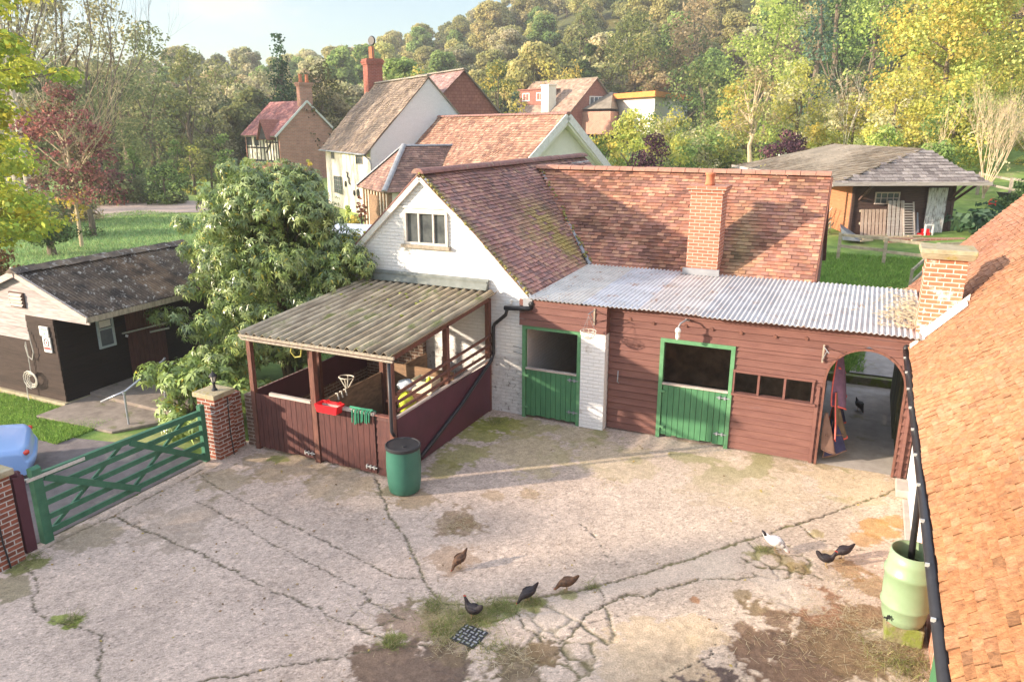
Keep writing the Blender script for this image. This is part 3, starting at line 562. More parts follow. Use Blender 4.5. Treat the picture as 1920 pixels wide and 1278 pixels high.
# bargeboards, window
mb = MB()
for s in (-1, 1):
    mb.bar((-8.59 + s * 2.58, 13.645, 2.55), (-8.59 + s * .02, 13.645, 4.945), .07, .13, up=(0, 0, 1))
mb.build('bargeboard', M['white_paint'], SB)
mb = MB(); tw = [(-8.59 + 1.66, 3.36), (-10.24, 3.36)]
mb.box(-9.4, -7.78, 13.68, 13.72, 4.30, 4.34); mb.build('drip_board', M['white_paint'], SB)
mb = MB(); a, b, c, d = -9.06, -7.97, 3.52, 4.25
mb.box(a, a + .06, 13.67, 13.8, c, d); mb.box(b - .06, b, 13.67, 13.8, c, d); mb.box(a + .06, b - .06, 13.67, 13.8, d - .06, d); mb.box(a + .06, b - .06, 13.67, 13.8, c, c + .05)
for k in (1, 2): u = a + (b - a) * k / 3; mb.box(u - .018, u + .018, 13.69, 13.78, c + .05, d - .06)
WN = mb.build('window', mat('dull_window_paint', (.60, .58, .53), (.42, .40, .37), 9, .8, .3, 30), SB)
mb = MB(); mb.box(a + .06, b - .06, 13.74, 13.76, c + .05, d - .06); mb.build('pane', M['glass'], WN)
mb = MB(); mb.box(a - .06, b + .06, 13.62, 13.715, c - .07, c - .002); mb.build('sill', M['old_wood'], WN)
mb = MB()
for s in (-1, 1): mb.prism([(-8.59 + s * 1.62 - .06, 13.6, 3.36), (-8.59 + s * 1.62 + .06, 13.6, 3.36), (-8.59 + s * 1.62 + .05, 13.6, 3.47), (-8.59 + s * 1.62 - .05, 13.6, 3.47)], (0, .12, 0))
for u, z in ((-6.5, 2.45), (-6.42, 2.33)): mb.box(u - .03, u + .03, 13.64, 13.72, z, z + .06)
mb.build('purlin_end', M['white_paint'], SB)
# gable roof
PG = [(.42, .225, .18), (.37, .20, .17), (.45, .25, .185), (.32, .185, .16), (.40, .21, .18), (.26, .16, .145), (.48, .29, .205)]
sl_ = math.hypot(2.59, 2.42); vv = np.array([-2.59, 0, 2.42]) / sl_
def clipg(x, y):
    V = 13.58 + x; z = 2.62 + y * vv[2]; return (V < 17.2 + (z - 2.64) * .97) | (z > 4.87) | (V > 21.3 - (z - 2.64) * .97)
def stg(x, y, c, rs):
    V = 13.58 + x; m = np.exp(-(((V - 16.9) / .55) ** 2 + ((y - .75) / .55) ** 2)) + .8 * np.exp(-(((V - 16.9) / .7) ** 2 + ((y - 1.7) / .5) ** 2)) + .5 * np.exp(-(((V - 15.7) / .5) ** 2 + ((y - 1.3) / .35) ** 2)); m = (m * (rs.rand(len(x)) < .8))[:, None] * .75
    dk = (np.abs(V - 13.65) < .12)[:, None] * .3
    return (c * (1 - m) + np.array([.42, .36, .08]) * m) * (1 - dk) + np.array([.28, .27, .12]) * dk
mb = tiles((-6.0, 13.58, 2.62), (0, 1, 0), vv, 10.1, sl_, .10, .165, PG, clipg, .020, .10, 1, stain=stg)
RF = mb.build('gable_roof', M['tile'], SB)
mb = MB(); mb.prism([(-6.05, 13.70, 2.60), (-8.59, 13.70, 4.97), (-8.59, 13.70, 4.88), (-6.05, 13.70, 2.51)], (0, 3.37, 0)); mb.prism([(-7.2, 17.07, 3.66), (-8.59, 17.07, 4.97), (-8.59, 17.07, 4.88), (-7.2, 17.07, 3.57)], (0, 6.5, 0))
mb.prism([(-8.6, 13.6, 5.05), (-11.22, 13.6, 2.62), (-11.22, 13.6, 2.58), (-8.6, 13.6, 5.01)], (0, 10.05, 0), (.4, .22, .18)); mb.build('roof_deck', M['ridge_tile'], RF)
mb = MB(); rr = random.Random(77)
for k in range(150):
    if k < 95: t = rr.random() ** .8; p = Vector((-6.02 - 2.55 * t, 13.60 + rr.uniform(-.03, .06), 2.68 + 2.38 * t))
    else: t = rr.random(); p = Vector((-6.0 - 2.25 * t, 17.2 + 2.1 * t, 2.76 + 2.1 * t)) + Vector((rr.uniform(-.05, .05), rr.uniform(-.05, .05), .03))
    q = rr.uniform(.015, .045); mb.lathe([(q, -.02), (q * .8, q * .4), (q * .3, q * .6), (.0001, q * .65)], p, 6)
mb.build('moss', mat('yellow_roof_moss', (.34, .30, .10), (.17, .15, .05), 20, .95, .8, 30), RF, smooth=True, kind='stuff')
ridge_run(MB(), (-8.6, 13.56, 5.06), (-8.6, 23.65, 5.06), .13, .30).build('roof_ridge', M['ridge_tile'], RF)
# wing roof
PW = [(.43, .20, .13), (.38, .17, .115), (.48, .25, .155), (.36, .185, .14), (.52, .29, .19), (.30, .15, .115), (.43, .22, .16)]
v2 = np.array([0, .6985, .7156]); Hw = 2.1 / .6985
def stw(x, y, c, rs):
    U = -8.6 + x; m = np.exp(-(((U + 2.62) / .3) ** 2 + ((y - .8) / .9) ** 2))[:, None] * .6; d = np.exp(-(((U + 5.7) / 1.0) ** 2 + ((y - 1.9) / .45) ** 2))[:, None] * .35 * (rs.rand(len(x), 1) < .7)
    e = (sstep(.56, .66, fbm(x * .75 + 11, y * 1.1 + 4, 4))[:, None]) * (rs.rand(len(x), 1) < .75) * .45
    return (c * (1 - m) + np.array([.33, .30, .14]) * m) * (1 - d) * (1 - e)
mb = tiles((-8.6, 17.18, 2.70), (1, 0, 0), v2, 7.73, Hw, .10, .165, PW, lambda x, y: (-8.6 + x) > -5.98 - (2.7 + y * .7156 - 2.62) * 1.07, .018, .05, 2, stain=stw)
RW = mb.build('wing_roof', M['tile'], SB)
mb = MB(); mb.prism([(-5.9, 17.2, 2.68), (-.9, 17.2, 2.68), (-.9, 19.29, 4.82), (-8.2, 19.29, 4.82)], (0, .02, -.08))
mb.prism([(-8.2, 19.3, 4.84), (-.87, 19.3, 4.84), (-.87, 21.5, 2.6), (-6.0, 21.5, 2.6)], (0, -.02, -.08), (.45, .22, .15)); mb.build('roof_deck', M['ridge_tile'], RW)
ridge_run(MB(), (-8.35, 19.3, 4.90), (-.86, 19.3, 4.90), .12, .33).build('roof_ridge', mat('ridge_clay_red', (.42, .22, .16), (.29, .15, .11), 8, .9, .5, 30), RW)
mb = MB(); mb.tube([(-6.0, 17.18, 2.72), (-6.9, 18.05, 3.56), (-7.6, 18.72, 4.22), (-8.3, 19.36, 4.90)], .05, 6); mb.build('valley', M['lead'], RW)
mb = MB(); mb.prism([(-.95, 17.32, 0), (-.95, 21.3, 0), (-.95, 21.3, 2.55), (-.95, 19.3, 4.74), (-.95, 17.32, 2.68)], (-.2, 0, 0)); mb.build('wing_end_wall', M['brick_red'], SB)
mb = MB(); mb.box(-6.1, -1.16, 17.3, 17.48, 0, 2.66); mb.box(-1.159, -.45, 17.1, 17.28, 0, 2.6); mb.build('stall_back_wall', M['interior'], SB)
mb = MB(); mb.box(-.92, -.86, 17.14, 17.22, 2.2, 2.75); mb.box(-.86, -.82, 17.2, 17.24, .0, 2.72); mb.bar((-.845, 17.2, 2.66), (-.845, 19.3, 4.80), .03, .14); mb.build('verge_board', M['brown_post'], SB)
# chimney of the wing
mb = MB(); mb.box(-3.62, -2.92, 16.97, 17.6, 2.55, 4.56); mb.box(-3.66, -2.88, 16.93, 17.64, 4.56, 4.64); mb.box(-3.70, -2.84, 16.89, 17.68, 4.64, 4.71)
CH = mb.build('chimney', M['brick_orange'], RW)
MB().lathe([(.10, 0), (.12, .03), (.10, .06), (.095, .22), (.115, .24), (.11, .28), (.08, .28)], (-3.27, 17.28, 4.71), 16).build('chimney_pot', M['pot'], CH, smooth=True)
mb = MB(); mb.box(-3.68, -2.86, 16.90, 16.965, 2.73, 2.88); mb.build('flashing', M['lead'], CH)
# tin lean-to roof
tc_ = [(1.0, .99, .94), (.93, .98, 1.06), (1.0, .95, .93), (.82, .84, .88), (.95, .95, .97), (.90, .92, .95), (1.0, .9, .86)]
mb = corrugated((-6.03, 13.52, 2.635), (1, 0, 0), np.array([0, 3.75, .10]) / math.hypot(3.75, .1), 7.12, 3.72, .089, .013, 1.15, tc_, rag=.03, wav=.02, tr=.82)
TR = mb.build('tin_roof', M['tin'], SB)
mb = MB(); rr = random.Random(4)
for k in range(90):
    u = -6 + rr.random() * 7; i = round((u + 6.03) / .089) * .089 - 6.03; v = 13.6 + rr.choice([.08, 1.2, 2.4, 3.5]) + rr.uniform(-.03, .03); mb.box(i - .008, i + .008, v - .008, v + .008, 2.65, 2.69)
mb.build('roof_nails', M['lead'], TR, kind='stuff')
mb = MB(); rr = random.Random(14)
for k in range(420):
    u = 1.05 - abs(rr.gauss(0, .28)); v = 14.0 + abs(rr.gauss(.9, .9)); v = min(v, 17.1); a = rr.uniform(0, 3.1); l = rr.uniform(.03, .09); z = 2.66 + (v - 13.5) * .027 + rr.random() * .02
    mb.bar((u - l * math.cos(a), v - l * math.sin(a), z), (u + l * math.cos(a), v + l * math.sin(a), z + .012), .016, .006, col=(1, 1, 1))
mb.build('twig_litter', M['bark_tan'], label='dry brown twigs and leaf litter lying on the right end of the tin roof', cat='leaf litter', kind='stuff')
# timber front
AC, AR, AS = .30, .63, 1.63
def holes(z):
    H = [(-3.33, -1.92) if z < 2.06 else None, (-1.90, -.52) if 1.17 < z < 1.57 else None]
    if z < AS: H.append((AC - AR, AC + AR))
    elif z < AS + AR: q = math.sqrt(AR ** 2 - (z - AS) ** 2); H.append((AC - q, AC + q))
    else: H.append(None)
    return H
cf = lambda u, z, c: tuple(x * (1.06 if z > 1.2 else .96) for x in c)
mb = MB(); boards(mb, (0, 13.83, 0), X_, -Y_, -4.37, 1.16, .03, 2.62, .0925 * 1.5, holes, col=(1, 1, 1), var=.16, thick=.026, gap=.013, seed=3, brk=(1.17, 1.57, 2.06, 2.20))
mb.box(-.455, -.40, 13.755, 13.80, 0.02, 1.5); mb.box(1.02, 1.07, 13.75, 13.80, .02, 1.42); mb.box(-4.37, 1.1, 13.79, 13.802, 2.52, 2.60, (.85, .85, .85))
TW = mb.build('timber_wall', M['red_timber'], SB)
mb = MB(); boards(mb, (0, 13.60, 0), X_, -Y_, -6.25, -4.37, 2.04, 2.60, .14, None, var=.1, seed=5, gap=.012); mb.box(-4.40, -4.372, 13.61, 13.80, 2.04, 2.6, (.8, .8, .8)); mb.build('timber_hood', M['red_timber'], SB)
mb = MB(); mb.box(-4.90, -4.385, 13.60, 13.86, 0, 2.035); mb.box(-6.22, -6.20, 13.9, 17.2, 0, 2.5); mb.build('white_pillar', M['white_brick'], SB, bevel=.008)
mb = MB(); mb.box(-4.36, -4.28, 13.9, 17.28, 0, 2.55); mb.build('stall_partition', M['interior'], SB)
mb = MB(); boards(mb, (-.43, 0, 0), Y_, X_, 13.88, 18.6, 0, 2.5, .15, None, seed=9, col=(.5, .45, .4)); mb.build('passage_wall', M['brown_timber'], SB)
# arch edging
mb = MB(); pa = [(AC - AR, 0)] + [(AC - AR, AS)] + [(AC - AR * math.cos(t), AS + AR * math.sin(t)) for t in np.linspace(.12, math.pi - .12, 22)] + [(AC + AR, AS), (AC + AR, 0)]
for (u0, z0), (u1, z1) in zip(pa[:-1], pa[1:]):
    n0 = Vector((u0 - AC, 0, max(0, z0 - AS))).normalized() * .03; n1 = Vector((u1 - AC, 0, max(0, z1 - AS))).normalized() * .03
    p0 = Vector((u0, 13.785, z0)); p1 = Vector((u1, 13.785, z1)); q = Vector((0, .06, 0)); mb.hexa([p0 - n0 * .3, p1 - n1 * .3, p1 - n1 * .3 + q, p0 - n0 * .3 + q, p0 + n0, p1 + n1, p1 + n1 + q, p0 + n0 + q])
mb.build('arch_trim', M['brown_post'], SB)
# window slot
mb = MB(); mb.box(-1.93, -.49, 13.76, 13.86, 1.57, 1.62); mb.box(-1.93, -.45, 13.72, 13.86, 1.125, 1.17)
for u in (-1.91, -1.46, -1.0, -.52): mb.box(u - .02, u + .02, 13.77, 13.85, 1.17, 1.57)
mb.build('slot_window', M['red_timber'], SB)
# stable doors
def stable_door(u0, u1, v, ztop, seed, h=1.10):
    mb = MB(); f = .075
    mb.box(u0, u0 + f, v - .03, v + .07, 0, ztop); mb.box(u1 - f, u1, v - .03, v + .07, 0, ztop); mb.box(u0 + f, u1 - f, v - .03, v + .07, ztop - f, ztop)
    fr = mb.build('door_frame', M['green_frame'], SB)
    mb = MB(); planks(mb, (0, v + .02, 0), X_, -Y_, u0 + f + .01, u1 - f - .01, .05, h, .115, .025, .1, seed=seed, rag=.03)
    D = mb.build('stable_door', M['green_paint'], SB)
    mb = MB(); mb.box(u0 + f, u1 - f, v - .03, v + .05, h + .003, h + .035); mb.build('door_ledge', M['bleached'], D)
    for z in (.22, h - .16): MB().box(u0 + f - .06, u0 + f + .08, v - .045, v - .025, z, z + .05).build('hinge', M['green_frame'], D)
    for z in (.28, h - .10): mb = MB(); mb.tube([(u1 - f - .2, v - .03, z), (u1 - .03, v - .03, z)], .011, 6); mb.box(u1 - f - .16, u1 - f - .13, v - .045, v - .005, z - .03, z + .03); mb.box(u1 - f - .06, u1 - f - .03, v - .045, v - .005, z - .03, z + .03); mb.build('bolt', M['lead'], D)
stable_door(-6.20, -4.905, 13.64, 2.035, 4, 1.08); stable_door(-3.33, -1.92, 13.80, 2.06, 6, 1.12)
# knots: round vent holes with plugs
for (u, z) in [(-3.96, 2.36), (-3.5, 2.33), (-2.87, 2.35), (-2.38, 2.34), (-1.85, 2.33), (-1.25, 2.33), (-.72, 2.36)]: MB().tube([(u, 13.80, z), (u, 13.775, z)], .032, 12).build('vent_plug', M['brown_post'], TW)
mb = MB(); mb.tube([(-4.15, 13.76, 1.28), (-4.14, 13.72, 1.18), (-4.15, 13.73, 1.06), (-4.13, 13.77, 1.02)], .012, 6); mb.build('tether_hook', M['lead'], TW)
mb = MB()
for z in (1.52, 1.40): mb.tube([(-6.45, 13.70, z), (-6.3, 13.63, z + .01), (-6.22, 13.66, z - .02)], .009, 5)
mb.build('wall_hook', M['lead'], SB)
# gutter and downpipe at the gable corner
mb = MB(); mb.tube([(-5.98, 13.62, 2.42), (-6.0, 13.50, 2.42), (-6.55, 13.5, 2.38)], .05, 8); mb.tube([(-6.5, 13.52, 2.36), (-6.55, 13.55, 2.22), (-6.84, 13.62, 1.98), (-6.88, 13.63, 1.9), (-6.88, 13.63, 1.32), (-6.90, 13.56, 1.18), (-6.90, 12.2, .62), (-6.90, 10.55, .10)], .038, 8)
mb.tube([(-5.98, 13.75, 2.52), (-5.98, 13.55, 2.5)], .06, 8); mb.build('downpipe', M['black_metal'], SB, smooth=True)
mb = MB(); mb.box(-6.16, -5.96, 13.56, 13.7, 2.44, 2.60); mb.build('rafter_foot', M['lead'], SB)

# ================================================================== OPEN SHELTER
SH = root('open_shelter', (-8.6, 11.8, 0), 0, 'open maroon timber horse shelter with a mossy corrugated roof in front of the white gable', 'shelter')
zf, zb_ = 2.36, 2.66
vs = np.array([0, 3.92, zb_ - zf]) / math.hypot(3.92, zb_ - zf)
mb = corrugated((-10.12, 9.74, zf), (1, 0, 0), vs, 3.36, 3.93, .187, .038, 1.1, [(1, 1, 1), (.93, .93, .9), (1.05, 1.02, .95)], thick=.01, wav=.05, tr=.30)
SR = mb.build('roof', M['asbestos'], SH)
mb = MB(); rr = random.Random(9)
for k in range(46):
    u = -10.0 + round(rr.random() * 22) * .145 - .072 + .075; v = rr.choice([13.1, 12.6, 13.35]) + rr.uniform(-.3, .2) if rr.random() < .8 else 11.5 + rr.random(); z = zf + (v - 9.74) * .0765
    s = rr.uniform(.02, .05); mb.lathe([(s, 0), (s * .8, s * .4), (s * .3, s * .6), (0.0001, s * .65)], (u, v, z - .0), 7)
mb.build('moss_tuft', mat('roof_moss', (.24, .26, .06), (.12, .14, .03), 20, .95, .8, 30), SR, smooth=True, kind='stuff')
mb = MB(); mb.box(-10.18, -7.02, 13.60, 13.70, 2.66, 2.86); FL = mb.build('flashing_board', mat('dull_green_lead', (.20, .215, .20), (.13, .145, .13), 5, .7, .2, 12), SH)
mb = MB(); mb.prism([(-10.2, 13.52, 2.70), (-10.2, 13.66, 2.90), (-10.2, 13.70, 2.90), (-10.2, 13.60, 2.70)], (3.2, 0, 0)); mb.build('flashing_lip', MATS['dull_green_lead'], FL)
mb = MB(); mb.bar((-10.15, 9.76, zf - .045), (-6.76, 9.76, zf - .045), .035, .05); mb.build('eave_batten', M['old_wood'], SH)
mb = MB(); mb.bar((-10.05, 9.90, 2.245), (-6.93, 9.90, 2.245), .07, .12); mb.bar((-6.98, 9.94, 2.245), (-6.98, 13.58, 2.52), .06, .13); mb.bar((-10.1, 9.94, 2.245), (-10.1, 13.58, 2.52), .06, .12)
mb.bar((-9.9, 11.7, 2.40), (-7.03, 11.7, 2.40), .06, .1)
mb.build('roof_beam', M['brown_post'], SH)
for (u, v, h, wd) in [(-10.12, 9.97, 2.2, .09), (-8.66, 9.97, 2.2, .11), (-6.99, 9.97, 2.2, .09), (-7.0, 11.85, 2.36, .10), (-7.0, 13.62, 2.5, .10), (-8.5, 11.85, 2.34, .09), (-10.12, 11.85, 2.34, .09)]:
    mb = MB(); mb.box(u - wd / 2, u + wd / 2, v - wd / 2, v + wd / 2, 0, h); mb.build('post', M['brown_post'], SH)
for i, (a, b) in enumerate([(-10.06, -8.74), (-8.58, -7.35)]):
    mb = MB(); planks(mb, (0, 9.96, 0), X_, -Y_, a, b, .04, 1.14, .12, .024, .12, seed=20 + i, rag=.03); D = mb.build('half_door', M['maroon'], SH)
    mb = MB(); mb.box(a + (.35 if i == 0 else 0), b, 9.92, 9.985, 1.145, 1.20); mb.build('door_ledge', M['bleached'], D)
    mb = MB(); mb.tube([(b - .22, 9.915, .16), (b + .02, 9.915, .16)], .011, 6)
    for t in (.2, .12, .04): mb.box(b - t - .012, b - t + .012, 9.90, 9.935, .125, .195)
    mb.build('bolt', M['silver'], D)
mb = MB(); boards(mb, (0, 9.98, 0), X_, -Y_, -8.74, -8.585, .02, 1.16, .12, seed=8, col=(2.0, 2.2, 1.8)); mb.build('front_panel', M['maroon'], SH); mb = MB(); boards(mb, (0, 9.98, 0), X_, -Y_, -7.34, -6.95, .02, 1.14, .15, seed=7, col=(1.9, 2.0, 1.7)); mb.box(-7.34, -6.94, 9.93, 10.02, 1.145, 1.17, (2, 2.2, 2)); mb.build('front_panel', M['maroon'], SH)
MB().box(-6.965, -6.94, 10.03, 13.58, .03, 1.12).build('side_panel', M['maroon_ply'], SH); MB().box(-10.18, -10.155, 10.03, 13.6, .6, 1.15).build('side_panel', M['maroon_ply'], SH)
mb = MB(); mb.bar((-6.955, 10.03, 1.145), (-6.955, 13.58, 1.20), .05, .04); mb.build('side_capping', M['bleached'], SH)
for (za, zb) in ((1.27, 1.33), (1.42, 1.52), (1.58, 1.72)):
    mb = MB(); mb.bar((-6.94, 10.03, za), (-6.94, 13.66, zb), .035, .05); mb.build('rail', M['brown_post'], SH)
mb = MB(); mb.box(-8.53, -8.505, 10.05, 11.80, .2, 1.22); mb.box(-8.5, -8.47, 11.9, 13.5, .2, 1.15); mb.box(-8.45, -7.05, 12.2, 12.225, .1, 1.3); mb.build('ply_partition', M['ply'], SH)
mb = MB(); mb.box(-10.15, -8.6, 13.55, 13.69, 0, 2.3); mb.box(-10.42, -10.2, 10.0, 13.69, 0, 1.05); mb.build('brick_lining', M['brick_dark'], SH)
mb = MB(); mb.tube([(-6.90, 9.80, 2.26), (-6.90, 9.80, .98), (-6.86, 9.82, .9)], .032, 8); DPP = mb.build('downpipe', M['black_metal'], SH, smooth=True)
mb = MB(); mb.tube([(-10.05, 9.7, 2.30), (-10.0, 9.68, 2.28), (-6.75, 9.70, 2.27)], .02, 6); mb.build('eave_pipe', M['old_wood'], SH)
mb = MB(); mb.box(-7.85, -7.05, 11.0, 12.15, .95, .99); mb.box(-7.1, -7.06, 11.0, 11.05, 0, .95); mb.box(-7.8, -7.76, 11.0, 11.05, 0, .95); mb.build('feed_bench', M['brown_post'], label='rough brown bench inside the open shelter holding the cream crate', cat='bench')
# things in the shelter
mb = MB(); x, y, z = -7.42, 11.75, .992
def tub(mb, x, y, z, a, b, h, t=.015, fl=1.08):
    for (sx0, sx1, sy0, sy1) in ((-1, 1, -1, -1), (-1, 1, 1, 1), (-1, -1, -1, 1), (1, 1, -1, 1)):
        pass
    B = [(-a, -b), (a, -b), (a, b), (-a, b)]; O = [(x + p, y + q, z) for p, q in B]; T = [(x + p * fl, y + q * fl, z + h) for p, q in B]
    I = [(x + p * fl - math.copysign(t, p), y + q * fl - math.copysign(t, q), z + h) for p, q in B]; J = [(x + p - math.copysign(t, p), y + q - math.copysign(t, q), z + t) for p, q in B]
    V = O + T + I + J; F = [(0, 3, 2, 1)] + [(i, (i + 1) % 4, 4 + (i + 1) % 4, 4 + i) for i in range(4)] + [(4 + i, 4 + (i + 1) % 4, 8 + (i + 1) % 4, 8 + i) for i in range(4)] + [(8 + i, 8 + (i + 1) % 4, 12 + (i + 1) % 4, 12 + i) for i in range(4)] + [(12, 13, 14, 15)]
    mb.add(V, F); return mb
CR = root('storage_crate', (x, y, z), 0, 'cream plastic crate full of oddments on the bench in the open shelter', 'crate')
tub(MB(), x, y, z, .22, .16, .26).build('crate_box', M['crate'], CR)
mb = MB(); mb.lathe([(.05, 0), (.07, .1), (.03, .18), (.0001, .2)], (x + .08, y, z + .12), 8); mb.build('contents', M['yellow_bag'], CR, smooth=True)
def sack(name, m, p, s, label, cat):
    rs = np.random.RandomState(int(s[0] * 100)); V = []; nu, nv = 18, 12
    for j in range(nv + 1):
        for i in range(nu):
            a = 2 * math.pi * i / nu; b = math.pi * j / nv; k = 1 + .16 * math.sin(3 * a + j) + .1 * rs.randn() * .6
            V.append((p[0] + s[0] * k * math.sin(b) * math.cos(a), p[1] + s[1] * k * math.sin(b) * math.sin(a), p[2] + s[2] * (1 - math.cos(b))))
    F = [(j * nu + i, j * nu + (i + 1) % nu, (j + 1) * nu + (i + 1) % nu, (j + 1) * nu + i) for j in range(nv) for i in range(nu)]
    mb = MB(); mb.add(V, [f[::-1] for f in F]); return mb.build(name, m, smooth=True, label=label, cat=cat)
sack('feed_sack', M['yellow_bag'], (-7.35, 10.95, .78), (.16, .14, .24), 'crumpled lime yellow sack behind the right front post of the shelter', 'sack')
sack('plastic_bag', M['white_bag'], (-7.36, 10.98, 1.27), (.17, .15, .11), 'crumpled pale blue plastic bag lying on the lime yellow sack', 'bag')
BN = root('dustbin', (-7.62, 10.55, 0), 0, 'round black dustbin with its lid on, behind the right half door of the shelter', 'bin')
MB().lathe([(.21, 0), (.25, .75), (.26, .76)], (-7.62, 10.55, 0), 26).build('bin_body', M['black_plastic'], BN, smooth=False)
mb = MB(); mb.lathe([(.275, .755), (.275, .79), (.2, .83), (.06, .845), (.05, .87), (.0001, .872)], (-7.62, 10.55, 0), 26); mb.build('bin_lid', M['black_plastic'], BN)
TF = root('red_trough', (-8.28, 9.93, 1.02), 0, 'bright red plastic manger hooked over the right half door of the shelter', 'trough')
tub(MB(), -8.25, 9.86, 1.10, .21, .10, .15, .012, 1.18).build('manger', M['red_plastic'], TF)
mb = MB(); mb.box(-8.4, -8.36, 9.9, 10.02, 1.24, 1.255); mb.box(-8.14, -8.10, 9.9, 10.02, 1.24, 1.255); mb.build('hook', M['red_plastic'], TF)
mb = MB(); rr = random.Random(3)
for k in range(9):
    u = -7.78 + k * .045 + rr.uniform(-.015, .015); w_ = rr.uniform(.02, .09)
    mb.tube([(u, 9.885, .98 + rr.uniform(-.05, .06)), (u + .01, 9.885, 1.2), (u + .03, 9.93, 1.235), (u + .05, 10.02, 1.2), (u + w_, 10.03, 1.02)], .014, 6)
mb.tube([(-7.85, 9.93, 1.235), (-7.6, 9.9, 1.25), (-7.38, 9.95, 1.235)], .022, 7); mb.build('head_collar', M['rope_green'], label='green webbing head collar draped over the right half door of the shelter', cat='head collar')
mb = MB(); mb.tube([(-8.98, 9.85, 2.26), (-9.02, 9.84, 2.12), (-8.93, 9.84, 2.03), (-8.80, 9.84, 2.06), (-8.76, 9.85, 2.25)], .014, 6); mb.build('hose_loop', mat('yellow_hose', (.45, .40, .08), None, 9, .5), label='loop of yellowish hose hanging from the shelter eave by the middle post', cat='hose')
mb = MB()
for k in range(3): mb.tube([(-8.5, 10.35 + k * .12, 1.24), (-8.46, 10.35 + k * .12, 1.26), (-8.44, 10.36 + k * .12, 1.13)], .014, 5)
mb.build('white_straps', M['rope'], label='three white straps hooked over the ply partition inside the shelter', cat='straps')
def saddle_rack():
    r = root('saddle_rack', (-8.35, 12.4, 1.0), 0, 'white wire rack standing against the brown brick at the back of the shelter', 'rack')
    mb = MB(); c = Vector((-8.9, 11.2, 1.12))
    mb.tube([c + Vector((.16 * math.cos(t), .12 * math.sin(t), .12)) for t in np.linspace(0, 2 * math.pi, 18)], .012, 6); 
    for t in (0.3, 1.9, 3.4, 5): mb.tube([c + Vector((.16 * math.cos(t), .12 * math.sin(t), .12)), c + Vector((.03 * math.cos(t), .03 * math.sin(t), -.1)), c + Vector((.0, .0, -.25))], .012, 6)
    mb.tube([c + Vector((0, 0, -.25)), c + Vector((0, 0, -1.12))], .016, 6); mb.build('rack_frame', M['rope'], r); return r
saddle_rack()

# ------------------------------------------------------------------ barrels
BR = root('rain_barrel', (-6.62, 9.70, 0), 0, 'dark green plastic barrel with a black lid under the downpipe at the shelter corner', 'barrel')
MB().lathe([(.24, .0), (.265, .03), (.285, .2), (.295, .42), (.29, .62), (.28, .78), (.285, .80)], (-6.62, 9.70, 0), 40).build('barrel_body', M['barrel_green'], BR, smooth=True)
mb = MB(); mb.lathe([(.295, .79), (.30, .80), (.30, .845), (.285, .855), (.27, .84), (.0001, .845)], (-6.62, 9.70, 0), 40); mb.lathe([(.03, .84), (.03, .86), (.0001, .862)], (-6.55, 9.62, 0), 10); mb.build('barrel_lid', M['black_plastic'], BR)
mb = MB(); mb.lathe([(.012, 0), (.012, .02), (.0001, .021)], (-6.5, 9.46, .55), 8); mb.build('plug', M['silver'], BR)
BX, BY = .955, 8.97
MB().box(.78, 1.2, 8.90, 9.36, -.02, .235).build('stone_block', M['moss_block'], bevel=.02, label='mossy stone block under the pale green water butt', cat='stone block')
mb = MB(); mb.box(.80, 1.01, 8.90, 9.0, .236, .30); mb.box(.82, .93, 9.05, 9.25, .236, .30); mb.box(1.02, 1.18, 9.0, 9.2, .236, .30); mb.build('brick_packing', M['brick_orange'], bevel=.004, label='orange bricks packed between the mossy block and the pale green butt', cat='bricks')
BT = root('water_butt', (BX, BY, .3), 0, 'open pale green ribbed water butt with a cut rim by the orange tiled roof', 'water butt')
prof = [(.205, 0), (.225, .015), (.245, .1), (.255, .21), (.275, .23), (.275, .255), (.262, .28), (.27, .45), (.268, .62), (.285, .64), (.285, .68), (.266, .70), (.252, .8), (.240, .93), (.226, .93), (.24, .75), (.245, .6)]
MB().lathe(prof, (BX, BY, .3), 48).build('butt_body', M['butt_green'], BT, smooth=True)
MB().lathe([(.243, .70), (.0001, .71)], (BX, BY, .3), 30).build('murky_water', mat('murky_water', (.035, .045, .02), (.02, .028, .012), 6, .08), BT)
mb = MB(); mb.tube([(BX - .16, BY - .19, .42), (BX - .18, BY - .24, .42)], .015, 8); mb.box(BX - .22, BX - .15, BY - .25, BY - .235, .412, .428); mb.box(BX - .19, BX - .175, BY - .25, BY - .235, .385, .455); mb.build('tap', M['black_plastic'], BT)

# ================================================================== RIGHT BARN
BA = root('tiled_barn', (2.5, 8, 0), 0, 'long low barn with a glowing orange clay tile roof along the right of the yard', 'barn')
PO = [(.50, .25, .12), (.48, .235, .11), (.51, .265, .13), (.49, .25, .12), (.53, .285, .15), (.46, .235, .12), (.50, .24, .11)]
ky = np.array([.6594, 0, .7518])
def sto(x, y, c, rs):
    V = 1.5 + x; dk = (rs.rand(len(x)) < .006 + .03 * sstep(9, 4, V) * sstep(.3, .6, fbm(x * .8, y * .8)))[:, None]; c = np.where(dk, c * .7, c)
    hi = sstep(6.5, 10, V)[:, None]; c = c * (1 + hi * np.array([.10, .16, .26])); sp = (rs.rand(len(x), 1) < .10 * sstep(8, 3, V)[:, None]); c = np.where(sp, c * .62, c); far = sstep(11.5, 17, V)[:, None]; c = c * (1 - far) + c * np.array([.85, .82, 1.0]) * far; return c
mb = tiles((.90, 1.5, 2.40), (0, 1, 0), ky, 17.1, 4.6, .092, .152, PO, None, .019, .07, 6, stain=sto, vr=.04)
BRf = mb.build('barn_roof', M['tile_orange'], BA)
